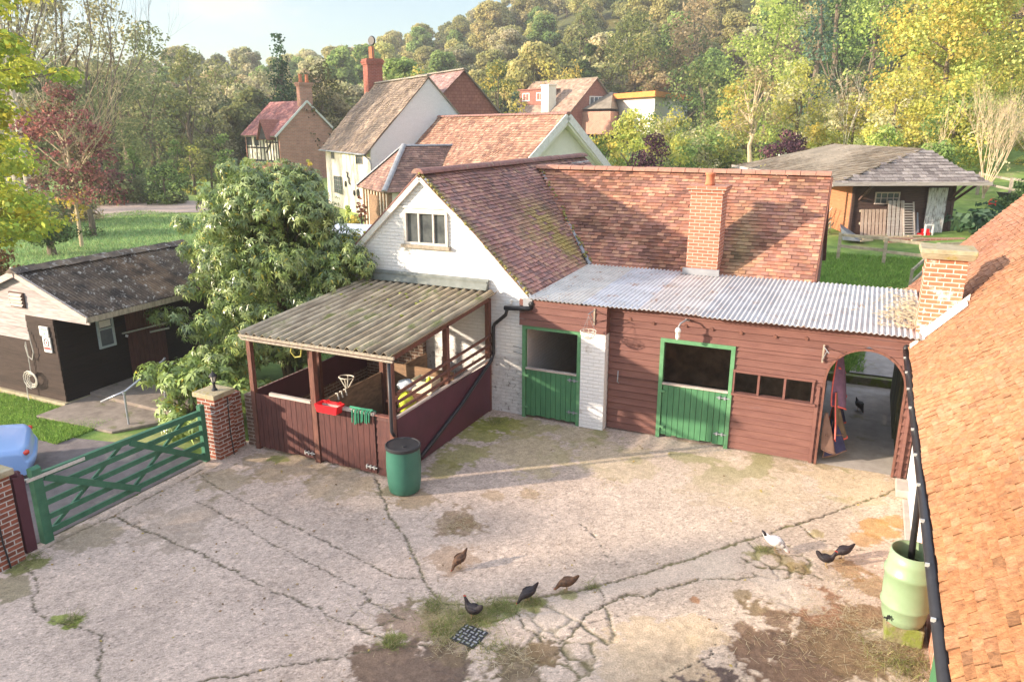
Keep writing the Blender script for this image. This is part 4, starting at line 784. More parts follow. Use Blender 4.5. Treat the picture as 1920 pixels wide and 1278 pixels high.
mb = MB(); mb.prism([(.93, 1.5, 2.40), (3.93, 1.5, 5.82), (3.93, 1.5, 5.74), (.93, 1.5, 2.30)], (0, 17.05, 0)); mb.prism([(3.94, 1.5, 5.85), (7, 1.5, 2.5), (7, 1.5, 2.4), (3.94, 1.5, 5.75)], (0, 17.05, 0)); mb.build('roof_deck', M['ridge_tile'], BRf)
mb = MB(); mb.box(1.27, 1.5, 1.5, 11.2, -.05, 2.5); mb.box(1.27, 1.5, 18.3, 18.5, 0, 2.5); mb.build('brick_wall', M['brick_orange'], BA)
mb = MB(); mb.box(1.17, 1.5, 11.2, 13.72, .0, 2.42); mb.build('whitewashed_wall', M['white_brick'], BA)
mb = MB(); mb.box(1.0, 1.5, 13.86, 15.7, 0, 2.35); mb.box(.96, 1.5, 15.7, 18.5, 0, 2.42); mb.build('passage_side_wall', M['mould'], BA)
mb = MB(); mb.prism([(1.3, 18.45, 2.5), (6.6, 18.45, 2.5), (3.94, 18.45, 5.6)], (0, -.2, 0)); mb.box(1.5, 6.6, 18.25, 18.44, 0, 2.5); mb.box(6.5, 6.7, 1.5, 18.2, 0, 2.5); mb.build('end_wall', M['brick_red'], BA)
mb = MB(); mb.tube([(.86, 2.2, 2.335), (.86, 13.7, 2.345)], .052, 10); GT = mb.build('gutter', M['black_metal'], BA, smooth=True)
[MB().box(.80, .835, v - .01, v + .01, 2.37, 2.40).build('gutter_clip', M['silver'], GT) for v in np.arange(2.5, 13.6, .82)]
mb = MB(); mb.tube([(.86, 13.72, 2.36), (.86, 13.95, 2.44), (.95, 14.0, 2.5)], .05, 8); mb.build('gutter_outlet', M['black_metal'], GT, smooth=True)
mb = MB(); mb.tube([(.90, 9.12, 2.3), (.92, 9.1, 2.0), (.95, 9.08, 1.03)], .038, 10); mb.build('downpipe', M['black_metal'], BA, smooth=True)
mb = MB(); mb.box(1.2, 1.265, 7.2, 8.05, .0, 2.0); mb.build('side_door', M['green_paint'], BA, bevel=.01)
mb = MB(); mb.box(.98, 1.26, 13.0, 13.5, 0, .14); mb.box(1.08, 1.26, 9.4, 12.9, 0, .05); mb.build('wall_footing', M['concrete'], BA, bevel=.02)
mb = MB(); mb.box(.97, 1.56, 13.92, 14.42, 2.40, 3.90); mb.box(.955, 1.575, 13.905, 14.435, 3.62, 3.68); BC = mb.build('chimney', M['brick_chim'], BRf)
mb = MB(); mb.hexa([(.90, 13.85, 3.90), (1.63, 13.85, 3.90), (1.63, 14.49, 3.90), (.90, 14.49, 3.90), (.86, 13.81, 3.99), (1.67, 13.81, 3.99), (1.67, 14.53, 3.99), (.86, 14.53, 3.99)]); mb.box(.86, 1.67, 13.81, 14.53, 3.992, 4.07); mb.build('chimney_cap', M['stone'], BC, bevel=.01)
mb = MB(); mb.prism([(.95, 13.86, 2.44), (1.66, 13.86, 3.25), (1.66, 13.86, 3.37), (.95, 13.86, 2.58)], (0, .05, 0)); mb.prism([(.9, 13.6, 2.43), (1.62, 13.6, 3.24), (1.62, 13.9, 3.27), (.9, 13.9, 2.46)], (0, 0, .01)); mb.build('flashing', M['white_paint'], BC)

# ================================================================== SMALL FITTINGS ON THE STABLE
LP = root('wall_lamp', (-2.9, 13.5, 2.3), 0, 'pale bulkhead lamp on a bent bracket above the right green stable door', 'lamp')
mb = MB(); mb.tube([(-2.84, 13.80, 2.47), (-2.84, 13.60, 2.50), (-2.90, 13.46, 2.47), (-2.93, 13.42, 2.40)], .016, 8); mb.lathe([(.045, 0), (.045, .03), (.0001, .035)], (-2.84, 13.775, 2.455), 12); mb.build('lamp_arm', M['lead'], LP, smooth=True)
MB().lathe([(.0001, -.09), (.03, -.085), (.042, -.03), (.042, .06), (.055, .065), (.055, .10), (.03, .14), (.0001, .15)][::1], (-2.93, 13.42, 2.25), 14).build('lamp_shade', M['sign_white'], LP, smooth=True)
HB = root('hanging_basket', (-4.62, 13.25, 2.0), 0, 'empty white wire hanging basket on a bracket beside the left green door', 'basket')
mb = MB(); c = Vector((-4.62, 13.22, 2.18))
for k, (r, z) in enumerate([(.155, 0), (.15, -.05), (.125, -.10), (.08, -.14)]): mb.tube([c + Vector((r * math.cos(t), r * math.sin(t), z)) for t in np.linspace(0, 2 * math.pi, 22)], .006, 5)
for k in range(10): a = k * math.pi / 5; mb.tube([c + Vector((r * math.cos(a + z), r * math.sin(a + z), z)) for r, z in [(.155, 0), (.15, -.05), (.125, -.1), (.08, -.14), (.01, -.155)]], .005, 5)
mb.build('wire_bowl', M['rope'], HB)
mb = MB(); [mb.tube([c + Vector((.155 * math.cos(a), .155 * math.sin(a), 0)), c + Vector((0, 0, .30))], .003, 4) for a in (0, 2.1, 4.2)]; mb.build('chain', M['lead'], HB)
def bracket(u, v, z, l, label, w_=.0, group=None):
    r = root('wall_bracket', (u, v, z), 0, label, 'bracket', group)
    mb = MB(); mb.box(u - .015, u + .015, v - .02, v, z - .3, z + .03); mb.build('back_plate', M['old_wood'], r)
    mb = MB(); mb.tube([(u, v - .02, z), (u + .1 * w_, v - l, z)], .009, 6); mb.tube([(u, v - .02, z - .25), (u + .06 * w_, v - l * .75, z - .01)], .008, 6); mb.build('bracket_arm', M['lead'], r)
bracket(-4.62, 13.575, 2.52, .38, 'thin iron bracket on the red hood carrying the wire basket')
bracket(-.42, 13.77, 2.26, .42, 'bare wall bracket on the red boards left of the arch', 1)
# rugs hanging in the arch
def rug(u, v, zt, zb, w_, m, seed, label, trim=True, fold=.05):
    r = root('horse_rug', (u, v, zb), 0, label, 'horse rug', 'horse rugs hanging in the archway')
    rs = np.random.RandomState(seed); nu, nz = 22, 18; V = []; mb = MB(); off = rs.rand(4) * 6
    def pt(i, j, d):
        t = i / nu; s = j / nz; ww = w_ * (.25 + .75 * s ** .7); y = v + (t - .5) * ww; z = zt + (zb - zt) * s + .09 * math.sin(t * 5 + off[0]) * s
        x = u + .20 + fold * (1.9 * math.sin(t * 9 + off[1] + s * 1.5) * (.4 + .6 * s) + .6 * math.sin(t * 17 + off[2]) * s) + .20 * s * math.sin(math.pi * t) + d
        return (x, y, z)
    for d in (0, .012): V += [pt(i, j, d) for j in range(nz + 1) for i in range(nu + 1)]
    k = (nu + 1) * (nz + 1); F = []
    for j in range(nz):
        for i in range(nu):
            a = j * (nu + 1) + i; F += [(a, a + 1, a + nu + 2, a + nu + 1), (k + a, k + a + nu + 1, k + a + nu + 2, k + a + 1)]
    mb.add(V, F); mb.build('rug_cloth', m, r, smooth=True)
    if trim:
        mb = MB(); mb.tube([pt(0, j, .012) for j in range(nz + 1)] + [pt(i, nz, .012) for i in range(1, nu + 1)] + [pt(nu, j, .012) for j in range(nz - 1, -1, -1)], .014, 5)
        a = rs.randint(5, 12); mb.tube([pt(2, a, .03), pt(nu // 2, a + 2, .04), pt(nu - 2, a, .03)], .018, 5); mb.build('binding', M['rug_trim'] if trim is True else trim, r)
rug(-.36, 14.55, 2.0, 1.0, .85, M['rug_purple'], 1, 'purple checked horse rug with coral binding, uppermost in the archway')
rug(-.36, 14.25, 1.3, .45, .6, M['rug_brown'], 2, 'brown horse rug with coral straps hanging in the middle of the archway row')
rug(-.46, 13.98, .95, .30, .24, M['rug_tan'], 3, 'tan fleecy horse rug nearest the front edge of the arch', trim=M['rug_tan'], fold=.03)
rug(-.33, 14.22, .75, .12, .5, M['rug_blue'], 4, 'navy horse rug hanging lowest in the archway', trim=M['rug_tan'])
rug(-.36, 15.1, 1.35, .45, .5, M['rug_blue'], 5, 'dark rug with pink binding hanging deepest inside the archway')

# ================================================================== GATEWAY
def pier(v0, v1, h, name, lab):
    r = root('gate_pier', (-10.58, (v0 + v1) / 2, 0), 0, lab, 'brick pier', 'brick gate piers')
    MB().box(-10.80, -10.36, v0, v1, -.05, h).build('brick_shaft', M['brick_red'], r, bevel=.006)
    MB().box(-10.85, -10.31, v0 - .05, v1 + .05, h, h + .09).build('coping', M['stone'], r, bevel=.012)
    return r
pier(5.12, 5.56, 1.34, 'a', 'brick gate pier at the left edge of the picture, beside the dark maroon post')
P2 = pier(9.22, 9.64, 1.20, 'b', 'brick gate pier carrying the black lantern, at the far end of the green gate')
mb = MB(); mb.tube([(-10.34, 5.28, 1.30), (-10.345, 5.30, .4), (-10.34, 5.33, 0)], .012, 5); mb.build('cable', M['black_plastic'], label='black cable running down the brick pier at the left picture edge', cat='cable')
mb = MB(); mb.tube([(-10.345, 9.52, 1.16), (-10.345, 9.50, .5), (-10.34, 9.53, 0)], .011, 5); mb.build('cable', M['black_plastic'], label='black cable running down the lantern pier', cat='cable')
mb = MB(); mb.box(-10.72, -10.45, 9.66, 9.95, 0, 1.12); mb.build('wall_stub', M['brick_red'], label='short stub of brick wall between the lantern pier and the shelter', cat='wall')
mb = MB(); mb.tube([(-10.5, 9.12, .93), (-10.38, 9.18, .95), (-10.34, 9.4, .98), (-10.34, 9.66, 1.05)], .008, 5); mb.build('gate_chain', M['silver'], label='pale chain looped from the gate round the lantern pier', cat='chain')
LT = root('lantern', (-10.55, 9.43, 1.29), 0, 'small black lantern on top of the brick pier', 'lantern')
mb = MB(); mb.lathe([(.055, 0), (.055, .02), (.03, .05), (.022, .12), (.035, .14), (.02, .16), (.05, .17)], (-10.55, 9.43, 1.29), 12)
for k in range(6): a = k * math.pi / 3; mb.tube([(-10.55 + .042 * math.cos(a), 9.43 + .042 * math.sin(a), 1.455), (-10.55 + .062 * math.cos(a), 9.43 + .062 * math.sin(a), 1.57)], .005, 4)
mb.lathe([(.078, .28), (.05, .32), (.02, .345), (.012, .37), (.0001, .38)], (-10.55, 9.43, 1.29), 12); mb.build('lantern_frame', M['black_metal'], LT)
MB().lathe([(.038, .172), (.056, .278)], (-10.55, 9.43, 1.29), 12).build('lantern_glass', mat('lantern_glass', (.6, .58, .5), (.4, .38, .32), 9, .2), LT)
mb = MB(); mb.prism([(-10.64, 5.66, -.05), (-10.49, 5.66, -.05), (-10.49, 5.82, -.05), (-10.64, 5.82, -.05)], (0, 0, 1.25)); mb.lathe([(.09, 1.2), (.095, 1.22), (.06, 1.26), (.0001, 1.27)], (-10.565, 5.74, 0), 4)
mb.build('hanging_post', M['maroon_ply'], bevel=.01, label='dark maroon gate post between the left brick pier and the gate', cat='gate post')
GA = root('field_gate', (-10.56, 7.5, 0), 0, 'dark green five bar timber gate with long crossed braces', 'gate')
u0 = -10.56; mb = MB(); mb.box(u0 - .06, u0 + .06, 5.94, 6.08, .0, 1.2); mb.prism([(u0 - .06, 5.94, 1.2), (u0 + .06, 5.94, 1.2), (u0, 5.94, 1.235)], (0, .14, 0)); mb.build('hinge_stile', M['gate_green'], GA)
mb = MB(); mb.box(u0 - .045, u0 + .045, 9.02, 9.12, .02, 1.12); mb.build('latch_stile', M['gate_green'], GA)
for i, (za, zb) in enumerate([(1.06, .98), (.82, .80), (.60, .60), (.37, .38), (.15, .16)]):
    mb = MB(); mb.bar((u0, 6.08, za), (u0, 9.02, zb), .035 if i else .07, .085 if i else .095, up=(0, 0, 1)); mb.build('bar', M['gate_green'], GA)
for a, b, d, h in [((6.12, 1.02), (7.62, .13), .045, .10), ((7.56, .99), (9.02, .10), .045, .10), ((6.10, .12), (7.50, 1.0), -.045, .055), ((7.52, .14), (8.78, .98), -.045, .055)]:
    mb = MB(); mb.bar((u0 + d, a[0], a[1]), (u0 + d, b[0], b[1]), .03, h, up=(0, 0, 1)); mb.build('brace', M['gate_green'], GA)
mb = MB(); mb.bar((u0 + .065, 5.84, 1.075), (u0 + .065, 6.75, 1.06), .008, .05); mb.tube([(u0, 5.80, 1.075), (u0, 5.92, 1.075)], .015, 6); mb.build('strap_hinge', M['silver'], GA)

# ================================================================== DARK SHED
SD = root('timber_shed', (-17, 12, 0), 0, 'dark stained timber shed with a mossy corrugated roof beside the drive', 'shed')
RU, RZ = -16.35, 2.98; srz = lambda u: RZ - abs(u - RU) * .36
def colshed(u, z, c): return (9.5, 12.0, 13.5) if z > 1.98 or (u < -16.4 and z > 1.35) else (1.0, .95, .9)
mb = MB(); rr = random.Random(2); z = .14
while z < 2.9:
    zt = z + .145; ex = 0
    def ends(zz): 
        lo = -19.6; hi = -15.5
        if zz > srz(-15.5) - .03: hi = RU + (RZ - zz - .03) / .36
        if zz > srz(-14.25): pass
        lo = max(-19.6, RU - (RZ - zz - .03) / .36); return lo, hi
    if z > 2.02: hiu = lambda zz: min(-14.3, RU + (RZ - zz - .05) / .36)
    else: hiu = lambda zz: -15.5
    a0, a1 = ends(z)[0], hiu(z); b0, b1 = ends(zt)[0], hiu(zt)
    if b1 < b0 + .02: b0 = b1 = (b0 + b1) / 2
    if a1 > a0 + .02:
        for (p, q, p2, q2) in ([(a0, -16.42, b0, -16.42), (-16.415, a1, -16.415, b1)] if (a1 > -16.2 and b1 > -16.4 and z < 2.0) else [(a0, a1, b0, b1)]):
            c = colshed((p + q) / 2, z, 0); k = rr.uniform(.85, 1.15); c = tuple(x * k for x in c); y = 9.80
            mb.hexa([(p, y, z), (q, y, z), (q, y - .028, z), (p, y - .028, z), (p2, y, zt - .006), (q2, y, zt - .006), (q2, y - .012, zt - .006), (p2, y - .012, zt - .006)], c)
    z = zt
SG = mb.build('gable_boards', mat('shed_boards', (.055, .038, .032), (.03, .02, .017), 6, .85, .5, 30, attr=True, stretch=(.5, .5, 6)), SD)
mb = MB(); boards(mb, (-15.5, 0, 0), Y_, X_, 9.80, 14.2, .14, 2.2, .15, seed=4, col=(.8, .8, .8)); mb.build('side_boards', M['black_timber'], SD)
mb = MB(); mb.box(-19.5, -15.53, 9.83, 14.1, .14, 2.2); mb.prism([(-19.4, 9.84, 2.2), (-15.53, 9.84, 2.2), (-15.53, 9.84, srz(-15.53) - .1), (RU, 9.84, RZ - .1), (-19.4, 9.84, srz(-19.4) - .08)], (0, 4.2, 0)); mb.build('shed_core', M['black_timber'], SD)
mb = MB(); mb.box(-19.6, -15.44, 9.70, 14.2, -.1, .13); mb.build('plinth', M['stone'], SD, bevel=.01)
L_ = math.hypot(1, .36)
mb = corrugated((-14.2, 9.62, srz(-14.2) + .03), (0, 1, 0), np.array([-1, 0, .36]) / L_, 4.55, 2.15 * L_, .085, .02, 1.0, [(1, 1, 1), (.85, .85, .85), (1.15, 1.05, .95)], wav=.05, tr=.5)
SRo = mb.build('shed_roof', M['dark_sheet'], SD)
mb = MB(); mb.prism([(RU, 9.64, RZ + .02), (-19.9, 9.64, srz(-19.9) + .02), (-19.9, 9.64, srz(-19.9) - .02), (RU, 9.64, RZ - .02)], (0, 4.5, 0)); mb.build('back_slope', M['dark_sheet'], SRo)
mb = MB()
for k in range(8):
    a = 9.60 + k * .57; mb.add([(RU - .2, a, srz(RU - .2) + .06), (RU, a, RZ + .10), (RU + .2, a, srz(RU + .2) + .07), (RU - .2, a + .56, srz(RU - .2) + .08), (RU, a + .56, RZ + .12), (RU + .2, a + .56, srz(RU + .2) + .09)], [(0, 1, 4, 3), (1, 2, 5, 4), (0, 2, 1), (3, 4, 5)], jit((1, 1, 1), .15))
mb.build('ridge_capping', M['dark_sheet'], SRo)
mb = MB(); mb.bar((RU, 9.66, RZ - .03), (-14.18, 9.66, srz(-14.18) - .03), .04, .13); mb.bar((RU - .02, 9.66, RZ - .03), (-19.9, 9.66, srz(-19.9) - .03), .04, .13); mb.box(RU - .03, RU + .03, 9.62, 9.66, RZ - .1, RZ + .12); mb.build('bargeboard', M['bleached'], SD)
mb = MB(); mb.bar((-14.22, 9.70, srz(-14.2) - .05), (-14.22, 14.15, srz(-14.2) - .05), .03, .12); mb.build('eave_board', M['old_wood'], SD)
mb = MB(); mb.box(-16.78, -16.30, 9.735, 9.77, 2.18, 2.52); VT = mb.build('vent', M['brown_timber'], SD)
mb = MB()
for k in range(4): z = 2.21 + k * .075; mb.hexa([(-16.75, 9.70, z), (-16.33, 9.70, z), (-16.33, 9.735, z + .05), (-16.75, 9.735, z + .05), (-16.75, 9.695, z + .012), (-16.33, 9.695, z + .012), (-16.33, 9.735, z + .062), (-16.75, 9.735, z + .062)])
mb.build('louvre', M['bleached'], VT)
mb = MB(); a, b, c, d = 10.72, 11.14, 1.10, 1.80
mb.box(-15.47, -15.43, a, a + .05, c, d); mb.box(-15.47, -15.43, b - .05, b, c, d); mb.box(-15.47, -15.43, a + .05, b - .05, d - .05, d); mb.box(-15.47, -15.43, a + .05, b - .05, c, c + .05); mb.box(-15.47, -15.435, a + .05, b - .05, 1.52, 1.56)
SW = mb.build('window', mat('pale_blue_frame', (.42, .50, .50), (.34, .40, .41), 8, .6), SD); MB().box(-15.468, -15.452, a + .05, b - .05, c + .05, d - .05).build('pane', M['glass_far'], SW); MB().box(-15.45, -15.444, a + .07, b - .07, 1.58, 1.73).build('window_notice', M['sign_white'], SW)
mb = MB(); planks(mb, (-15.46, 0, 0), Y_, X_, 11.45, 12.5, .25, 1.95, .14, .02, .15, seed=3); DD = mb.build('door', M['maroon'], SD)
mb = MB(); mb.bar((-15.41, 11.3, 1.33), (-15.41, 12.6, 1.30), .03, .035); mb.bar((-15.42, 12.0, 1.52), (-15.42, 12.5, 1.5), .03, .03); mb.bar((-15.42, 12.05, 1.18), (-15.42, 12.6, 1.15), .03, .04); mb.tube([(-15.42, 11.38, 1.26), (-15.38, 11.42, 1.24)], .03, 8); mb.build('door_rail', M['silver'], DD)
mb = MB(); mb.box(-15.455, -15.445, 11.95, 12.2, 1.55, 1.85); mb.build('paper_notice', mat('grey_paper', (.42, .37, .34), (.36, .31, .29), 9, .8), label='grey paper notice pinned beside the shed door', cat='notice')
# signs on the gable
mb = MB(); mb.box(-15.94, -15.66, 9.735, 9.765, 1.62, 1.83); s1 = mb.build('name_sign', M['sign_white'], label='white sign with two lines of green lettering on the shed gable', cat='sign'); ROOTM[s1] = Matrix.Translation(s1.location)
mb = MB(); rr = random.Random(6)
def scribble(mb, x0, x1, y, z, h, n):
    for k in range(n):
        a = x0 + (x1 - x0) * k / n; w_ = (x1 - x0) / n * .8; t = rr.random()
        mb.box(a, a + w_ * .25, y - .002, y, z, z + h * (1 if t > .5 or k == 0 else .7))
        if t > .3: mb.box(a + w_ * .25, a + w_ * .8, y - .002, y, z + (0 if t > .6 else h * .55), z + (0 if t > .6 else h * .55) + h * .16)
        if t < .7: mb.box(a + w_ * .7, a + w_ * .95, y - .002, y, z, z + h * .7)
scribble(mb, -15.92, -15.68, 9.735, 1.755, .042, 10); scribble(mb, -15.87, -15.73, 9.735, 1.665, .042, 6); mb.build('lettering', M['sign_green'], s1)
mb = MB(); mb.box(-15.88, -15.64, 9.735, 9.765, 1.26, 1.60); s2 = mb.build('warning_sign', M['sign_white'], label='white sign with dark ring and red band, lower one on the shed gable', cat='sign'); ROOTM[s2] = Matrix.Translation(s2.location)
mb = MB(); mb.tube([(-15.76 + .075 * math.cos(t), 9.733, 1.48 + .085 * math.sin(t)) for t in np.linspace(0, 2 * math.pi, 26)], .010, 5, cap=False); mb.build('ring', M['sign_dark'], s2)
mb = MB(); mb.lathe([(.03, 0), (.0001, .002)], (0, 0, 0), 3); mb = MB(); mb.box(-15.78, -15.745, 9.731, 9.735, 1.45, 1.505); mb.build('pictogram', M['sign_red'], s2)
mb = MB(); mb.box(-15.865, -15.655, 9.731, 9.735, 1.32, 1.375); mb.build('red_band', M['sign_red'], s2)
mb = MB(); mb.tube([(-16.34, 9.74, 1.66), (-16.28, 9.72, 1.4), (-16.24, 9.71, 1.2), (-16.33, 9.71, 1.02), (-16.46, 9.71, 1.1), (-16.50, 9.71, 1.32), (-16.47, 9.72, 1.42), (-16.45, 9.71, 1.2), (-16.46, 9.71, .8), (-16.46, 9.70, .62)] + [(-16.42 + (.10 + .004 * k) * math.cos(k * .55 + 2), 9.69 - .0012 * k, .56 + (.10 + .003 * k) * math.sin(k * .55 + 2)) for k in range(40)] + [(-16.5, 9.66, .52), (-16.62, 9.66, .42), (-16.60, 9.63, .2), (-16.55, 9.6, .05)], .011, 6)
mb.build('coiled_rope', M['rope'], label='pale coiled rope hanging on the shed gable boards', cat='rope')
HR = root('handrail', (-13.4, 10.2, 0), 0, 'grey tubular handrail sloping up the ramp to the shed door', 'handrail')
mb = MB(); mb.tube([(-13.85, 9.45, .52), (-13.30, 9.62, .78), (-13.72, 10.95, 1.0), (-13.78, 11.05, 1.02)], .022, 8); mb.build('top_rail', M['grey_metal'], HR, smooth=True)
for (u, v, z0, z1) in [(-13.31, 9.60, .0, .77), (-13.68, 10.85, .1, .98)]:
    mb = MB(); mb.tube([(u, v, z0), (u, v, z1)], .021, 8); mb.lathe([(.034, z1 - .05), (.034, z1 + .02)], (u, v, 0), 8); mb.lathe([(.05, z0 + .01), (.05, z0 + .025), (.024, z0 + .03)], (u, v, 0), 10); mb.build('leg', M['grey_metal'], HR)

# ================================================================== CAR (its tail shows beyond the gate pier)
CA = root('parked_car', (-13.15, 7.6, 0), R(55), 'pale blue saloon car, its red tail lamp showing beyond the left gate pier', 'car')
def car():
    prof = [(-.02, .30), (.03, .42), (.03, .50), (-.02, .53), (-.05, .74), (-.12, .80), (-.40, .84), (-.90, .90), (-1.35, 1.30), (-1.9, 1.40), (-2.5, 1.34), (-3.1, .98), (-3.9, .84), (-4.15, .66), (-4.2, .34)]
    bot = .22; mb = MB(); st = [(-.80, .82), (-.72, .96), (-.45, 1.0), (0, 1.02), (.45, 1.0), (.72, .96), (.80, .82)]; V = []; n = len(prof)
    for y, k in st:
        for (x, z) in prof:
            zz = bot + (z - bot) * (1 if z < .7 else k); yy = y * (1 - .16 * max(0, z - .85) / .55); xx = x - (.12 if x > -.5 else -.12 if x < -3.7 else 0) * (abs(y) / .8) ** 4
            V.append((xx, yy, zz))
        V.append((-4.1, y, bot)); V.append((-.1, y, bot))
    n += 2; F = []
    for a in range(len(st) - 1):
        for i in range(n): j = (i + 1) % n; F.append((a * n + i, (a + 1) * n + i, (a + 1) * n + j, a * n + j))
    F += [tuple(range(n)), tuple(range((len(st) - 1) * n, len(st) * n))[::-1]]
    mb.add(V, F); o = mb.build('body', M['car'], CA, local=True, smooth=True); b = o.modifiers.new('bevel', 'BEVEL'); b.width = .025; b.segments = 2; b.limit_method = 'ANGLE'; b.angle_limit = R(18)
    for y in (-.81, .81):
        for x in (-.82, -3.35):
            mb = MB(); mb.tube([(x, y - .09, .30), (x, y + .09, .30)], .30, 26); wt = mb.build('wheel', M['tyre'], CA, local=True)
            mb = MB(); mb.tube([(x, y - .1, .30), (x, y + .1, .30)], .18, 18); mb.build('rim', M['grey_metal'], wt, local=True)
            mb = MB(); s = math.copysign(1, y); mb.tube([(x + .36 * math.cos(t), y + s * .008, .31 + .36 * math.sin(t)) for t in np.linspace(-.1, math.pi + .1, 16)], .035, 6); mb.build('wheel_arch', M['black_plastic'], CA, local=True)
    for y in (-.66, .66):
        mb = MB(); mb.lathe([(.0001, -.04), (.05, -.03), (.075, -.01), (.075, .04), (.05, .055), (.0001, .06)], (-.13, y * 1.03, .66), 14); mb.build('tail_lamp', M['tail'], CA, local=True, smooth=True)
    mb = MB(); mb.hexa([(-3.05, -.6, .99), (-2.98, -.62, 1.03), (-2.98, .62, 1.03), (-3.05, .6, .99), (-2.5, -.55, 1.35), (-2.46, -.56, 1.37), (-2.46, .56, 1.37), (-2.5, .55, 1.35)]); mb.build('windscreen', M['glass_far'], CA, local=True)
    mb = MB(); mb.hexa([(-.9, -.6, .99), (-.86, -.6, .99), (-.86, .6, .99), (-.9, .6, .99), (-1.36, -.55, 1.32), (-1.32, -.55, 1.33), (-1.32, .55, 1.33), (-1.36, .55, 1.32)]); mb.build('rear_window', M['glass_far'], CA, local=True)
car(); CA.scale = (.93, .93, .84)

# ================================================================== HENS
def hen(m, head_m, peck, name='hen'):
    r = root(name, (0, 0, 0)); 
    if peck: sp = [(-.19, .285, .004, .012), (-.155, .255, .016, .035), (-.12, .215, .030, .045), (-.08, .185, .055, .06), (-.03, .165, .075, .075), (.03, .155, .078, .078), (.085, .14, .062, .062), (.12, .115, .04, .042), (.145, .085, .028, .03), (.165, .055, .024, .025), (.18, .035, .020, .02), (.195, .022, .006, .007)]
    else: sp = [(-.175, .30, .006, .012), (-.155, .275, .016, .038), (-.12, .225, .030, .048), (-.08, .185, .055, .06), (-.03, .165, .075, .075), (.03, .165, .078, .08), (.08, .18, .060, .068), (.105, .215, .04, .044), (.115, .25, .028, .03), (.125, .285, .024, .025), (.14, .302, .022, .021), (.162, .302, .008, .009)]
    mb = MB(); V = []; n = 14
    for i, (x, z, a, b) in enumerate(sp):
        p = sp[max(0, i - 1)]; q = sp[min(len(sp) - 1, i + 1)]; d = Vector((q[0] - p[0], 0, q[1] - p[1])).normalized(); up = Vector((-d.z, 0, d.x))
        for k in range(n): t = 2 * math.pi * k / n; V.append(Vector((x, 0, z)) + Vector((0, 1, 0)) * math.cos(t) * a + up * math.sin(t) * b)
    F = [(i * n + k, i * n + (k + 1) % n, (i + 1) * n + (k + 1) % n, (i + 1) * n + k) for i in range(len(sp) - 1) for k in range(n)] + [tuple(range(n))[::-1], tuple(range((len(sp) - 1) * n, len(sp) * n))]
    mb.add(V, F); o = mb.build('body', m, r, local=True, smooth=True); s = o.modifiers.new('s', 'SUBSURF'); s.levels = s.render_levels = 1
    for s_ in (-1, 1):
        mb = MB(); V = []
        for i, (x, z, a, b) in enumerate([(-.12, .20, .006, .012), (-.07, .185, .014, .035), (-.01, .175, .018, .048), (.05, .175, .014, .04), (.075, .18, .004, .014)]):
            y = [.045, .062, .074, .066, .052][i]
            for k in range(8): t = math.pi * k / 4; V.append((x, s_ * (y + a * math.cos(t)), z + b * math.sin(t)))
        mb.add(V, [(i * 8 + k, i * 8 + (k + 1) % 8, (i + 1) * 8 + (k + 1) % 8, (i + 1) * 8 + k) for i in range(4) for k in range(8)] + [tuple(range(8))[::-1], tuple(range(32, 40))]); mb.build('wing', m, r, local=True, smooth=True)
        mb = MB(); mb.tube([(.01, s_ * .03, .11), (.0, s_ * .03, .05), (.01, s_ * .03, .008)], [.014, .006, .005], 6)
        for a in (-.5, 0, .5): mb.tube([(.01, s_ * .03, .008), (.01 + .035 * math.cos(a), s_ * .03 + .035 * math.sin(a), .003)], .004, 4)
        mb.build('leg', M['hen_leg'], r, local=True)
    hx, hz = (.185, .04) if peck else (.148, .318)
    mb = MB()
    for k in range(4): a = hx - .02 + k * .012; zz = hz + (.018 if not peck else .012) - k * .003; mb.prism([(a - .007, -.003, zz - .012), (a + .007, -.003, zz - .012), (a, -.003, zz + .010)], (0, .006, 0))
    mb.build('comb', M['comb'], r, local=True)
    mb = MB(); mb.lathe([(.007, 0), (.0001, .022)], (0, 0, 0), 6); V = mb.v[0]; V = V[:, [2, 0, 1]] + np.array([hx + (.012 if peck else .015), 0, hz - (.018 if peck else .014)]); mb.v[0] = V; mb.build('beak', M['hen_leg'], r, local=True)
    return r
hb = hen(M['hen_black'], None, True); hs = hen(M['hen_black'], None, False); hw = hen(M['hen_white'], None, True); hk = hen(M['hen_brown'], None, True)
mb = MB(); mb.tube([(.05, 0, .163), (.10, 0, .13), (.135, 0, .10)], [.068, .050, .034], 12); mb.build('neck_hackle', mat('grey_flecked_feathers', (.5, .49, .48), (.06, .06, .06), 60, .6, rampw=.06), hw, local=True, smooth=True)
mb = MB(); mb.tube([(-.20, 0, .305), (-.165, 0, .27), (-.14, 0, .24)], [.012, .022, .03], 8); mb.build('tail_feathers', M['hen_black'], hw, local=True, smooth=True)
used = {hb: 0, hs: 0, hw: 0, hk: 0}
def put_hen(src, px, py, rz, label, sc=1.15):
    o = src if not used[src] else copy_tree(src); used[src] = 1; p = G(px, py); o.location = (p[0], p[1], .0); o.rotation_euler = (0, 0, R(rz)); o.scale = (sc * .74,) * 3; tag(o, label, 'hen', 'hens scratching about the yard')
put_hen(hk, 862, 1063, -105, 'brown and black hen pecking alone below the brown stain')
put_hen(hs, 887, 1160, 170, 'black hen standing upright just above the square iron drain cover', 1.2)
put_hen(hb, 990, 1127, -125, 'black hen with its tail raised pecking at the mossy joint, between two others')
put_hen(hk, 1063, 1107, 205, 'brown-headed black hen pecking at the mossy joint, right of the others there')
put_hen(hs, 1547, 1062, 10, 'dark hen with raised head and tail, left one of the pair near the green butt', 1.1)
put_hen(hb, 1580, 1047, -150, 'dark hen with its head down, right one of the pair near the green butt')
put_hen(hb, 1610, 770, -60, 'black hen walking inside the archway', 1.25)
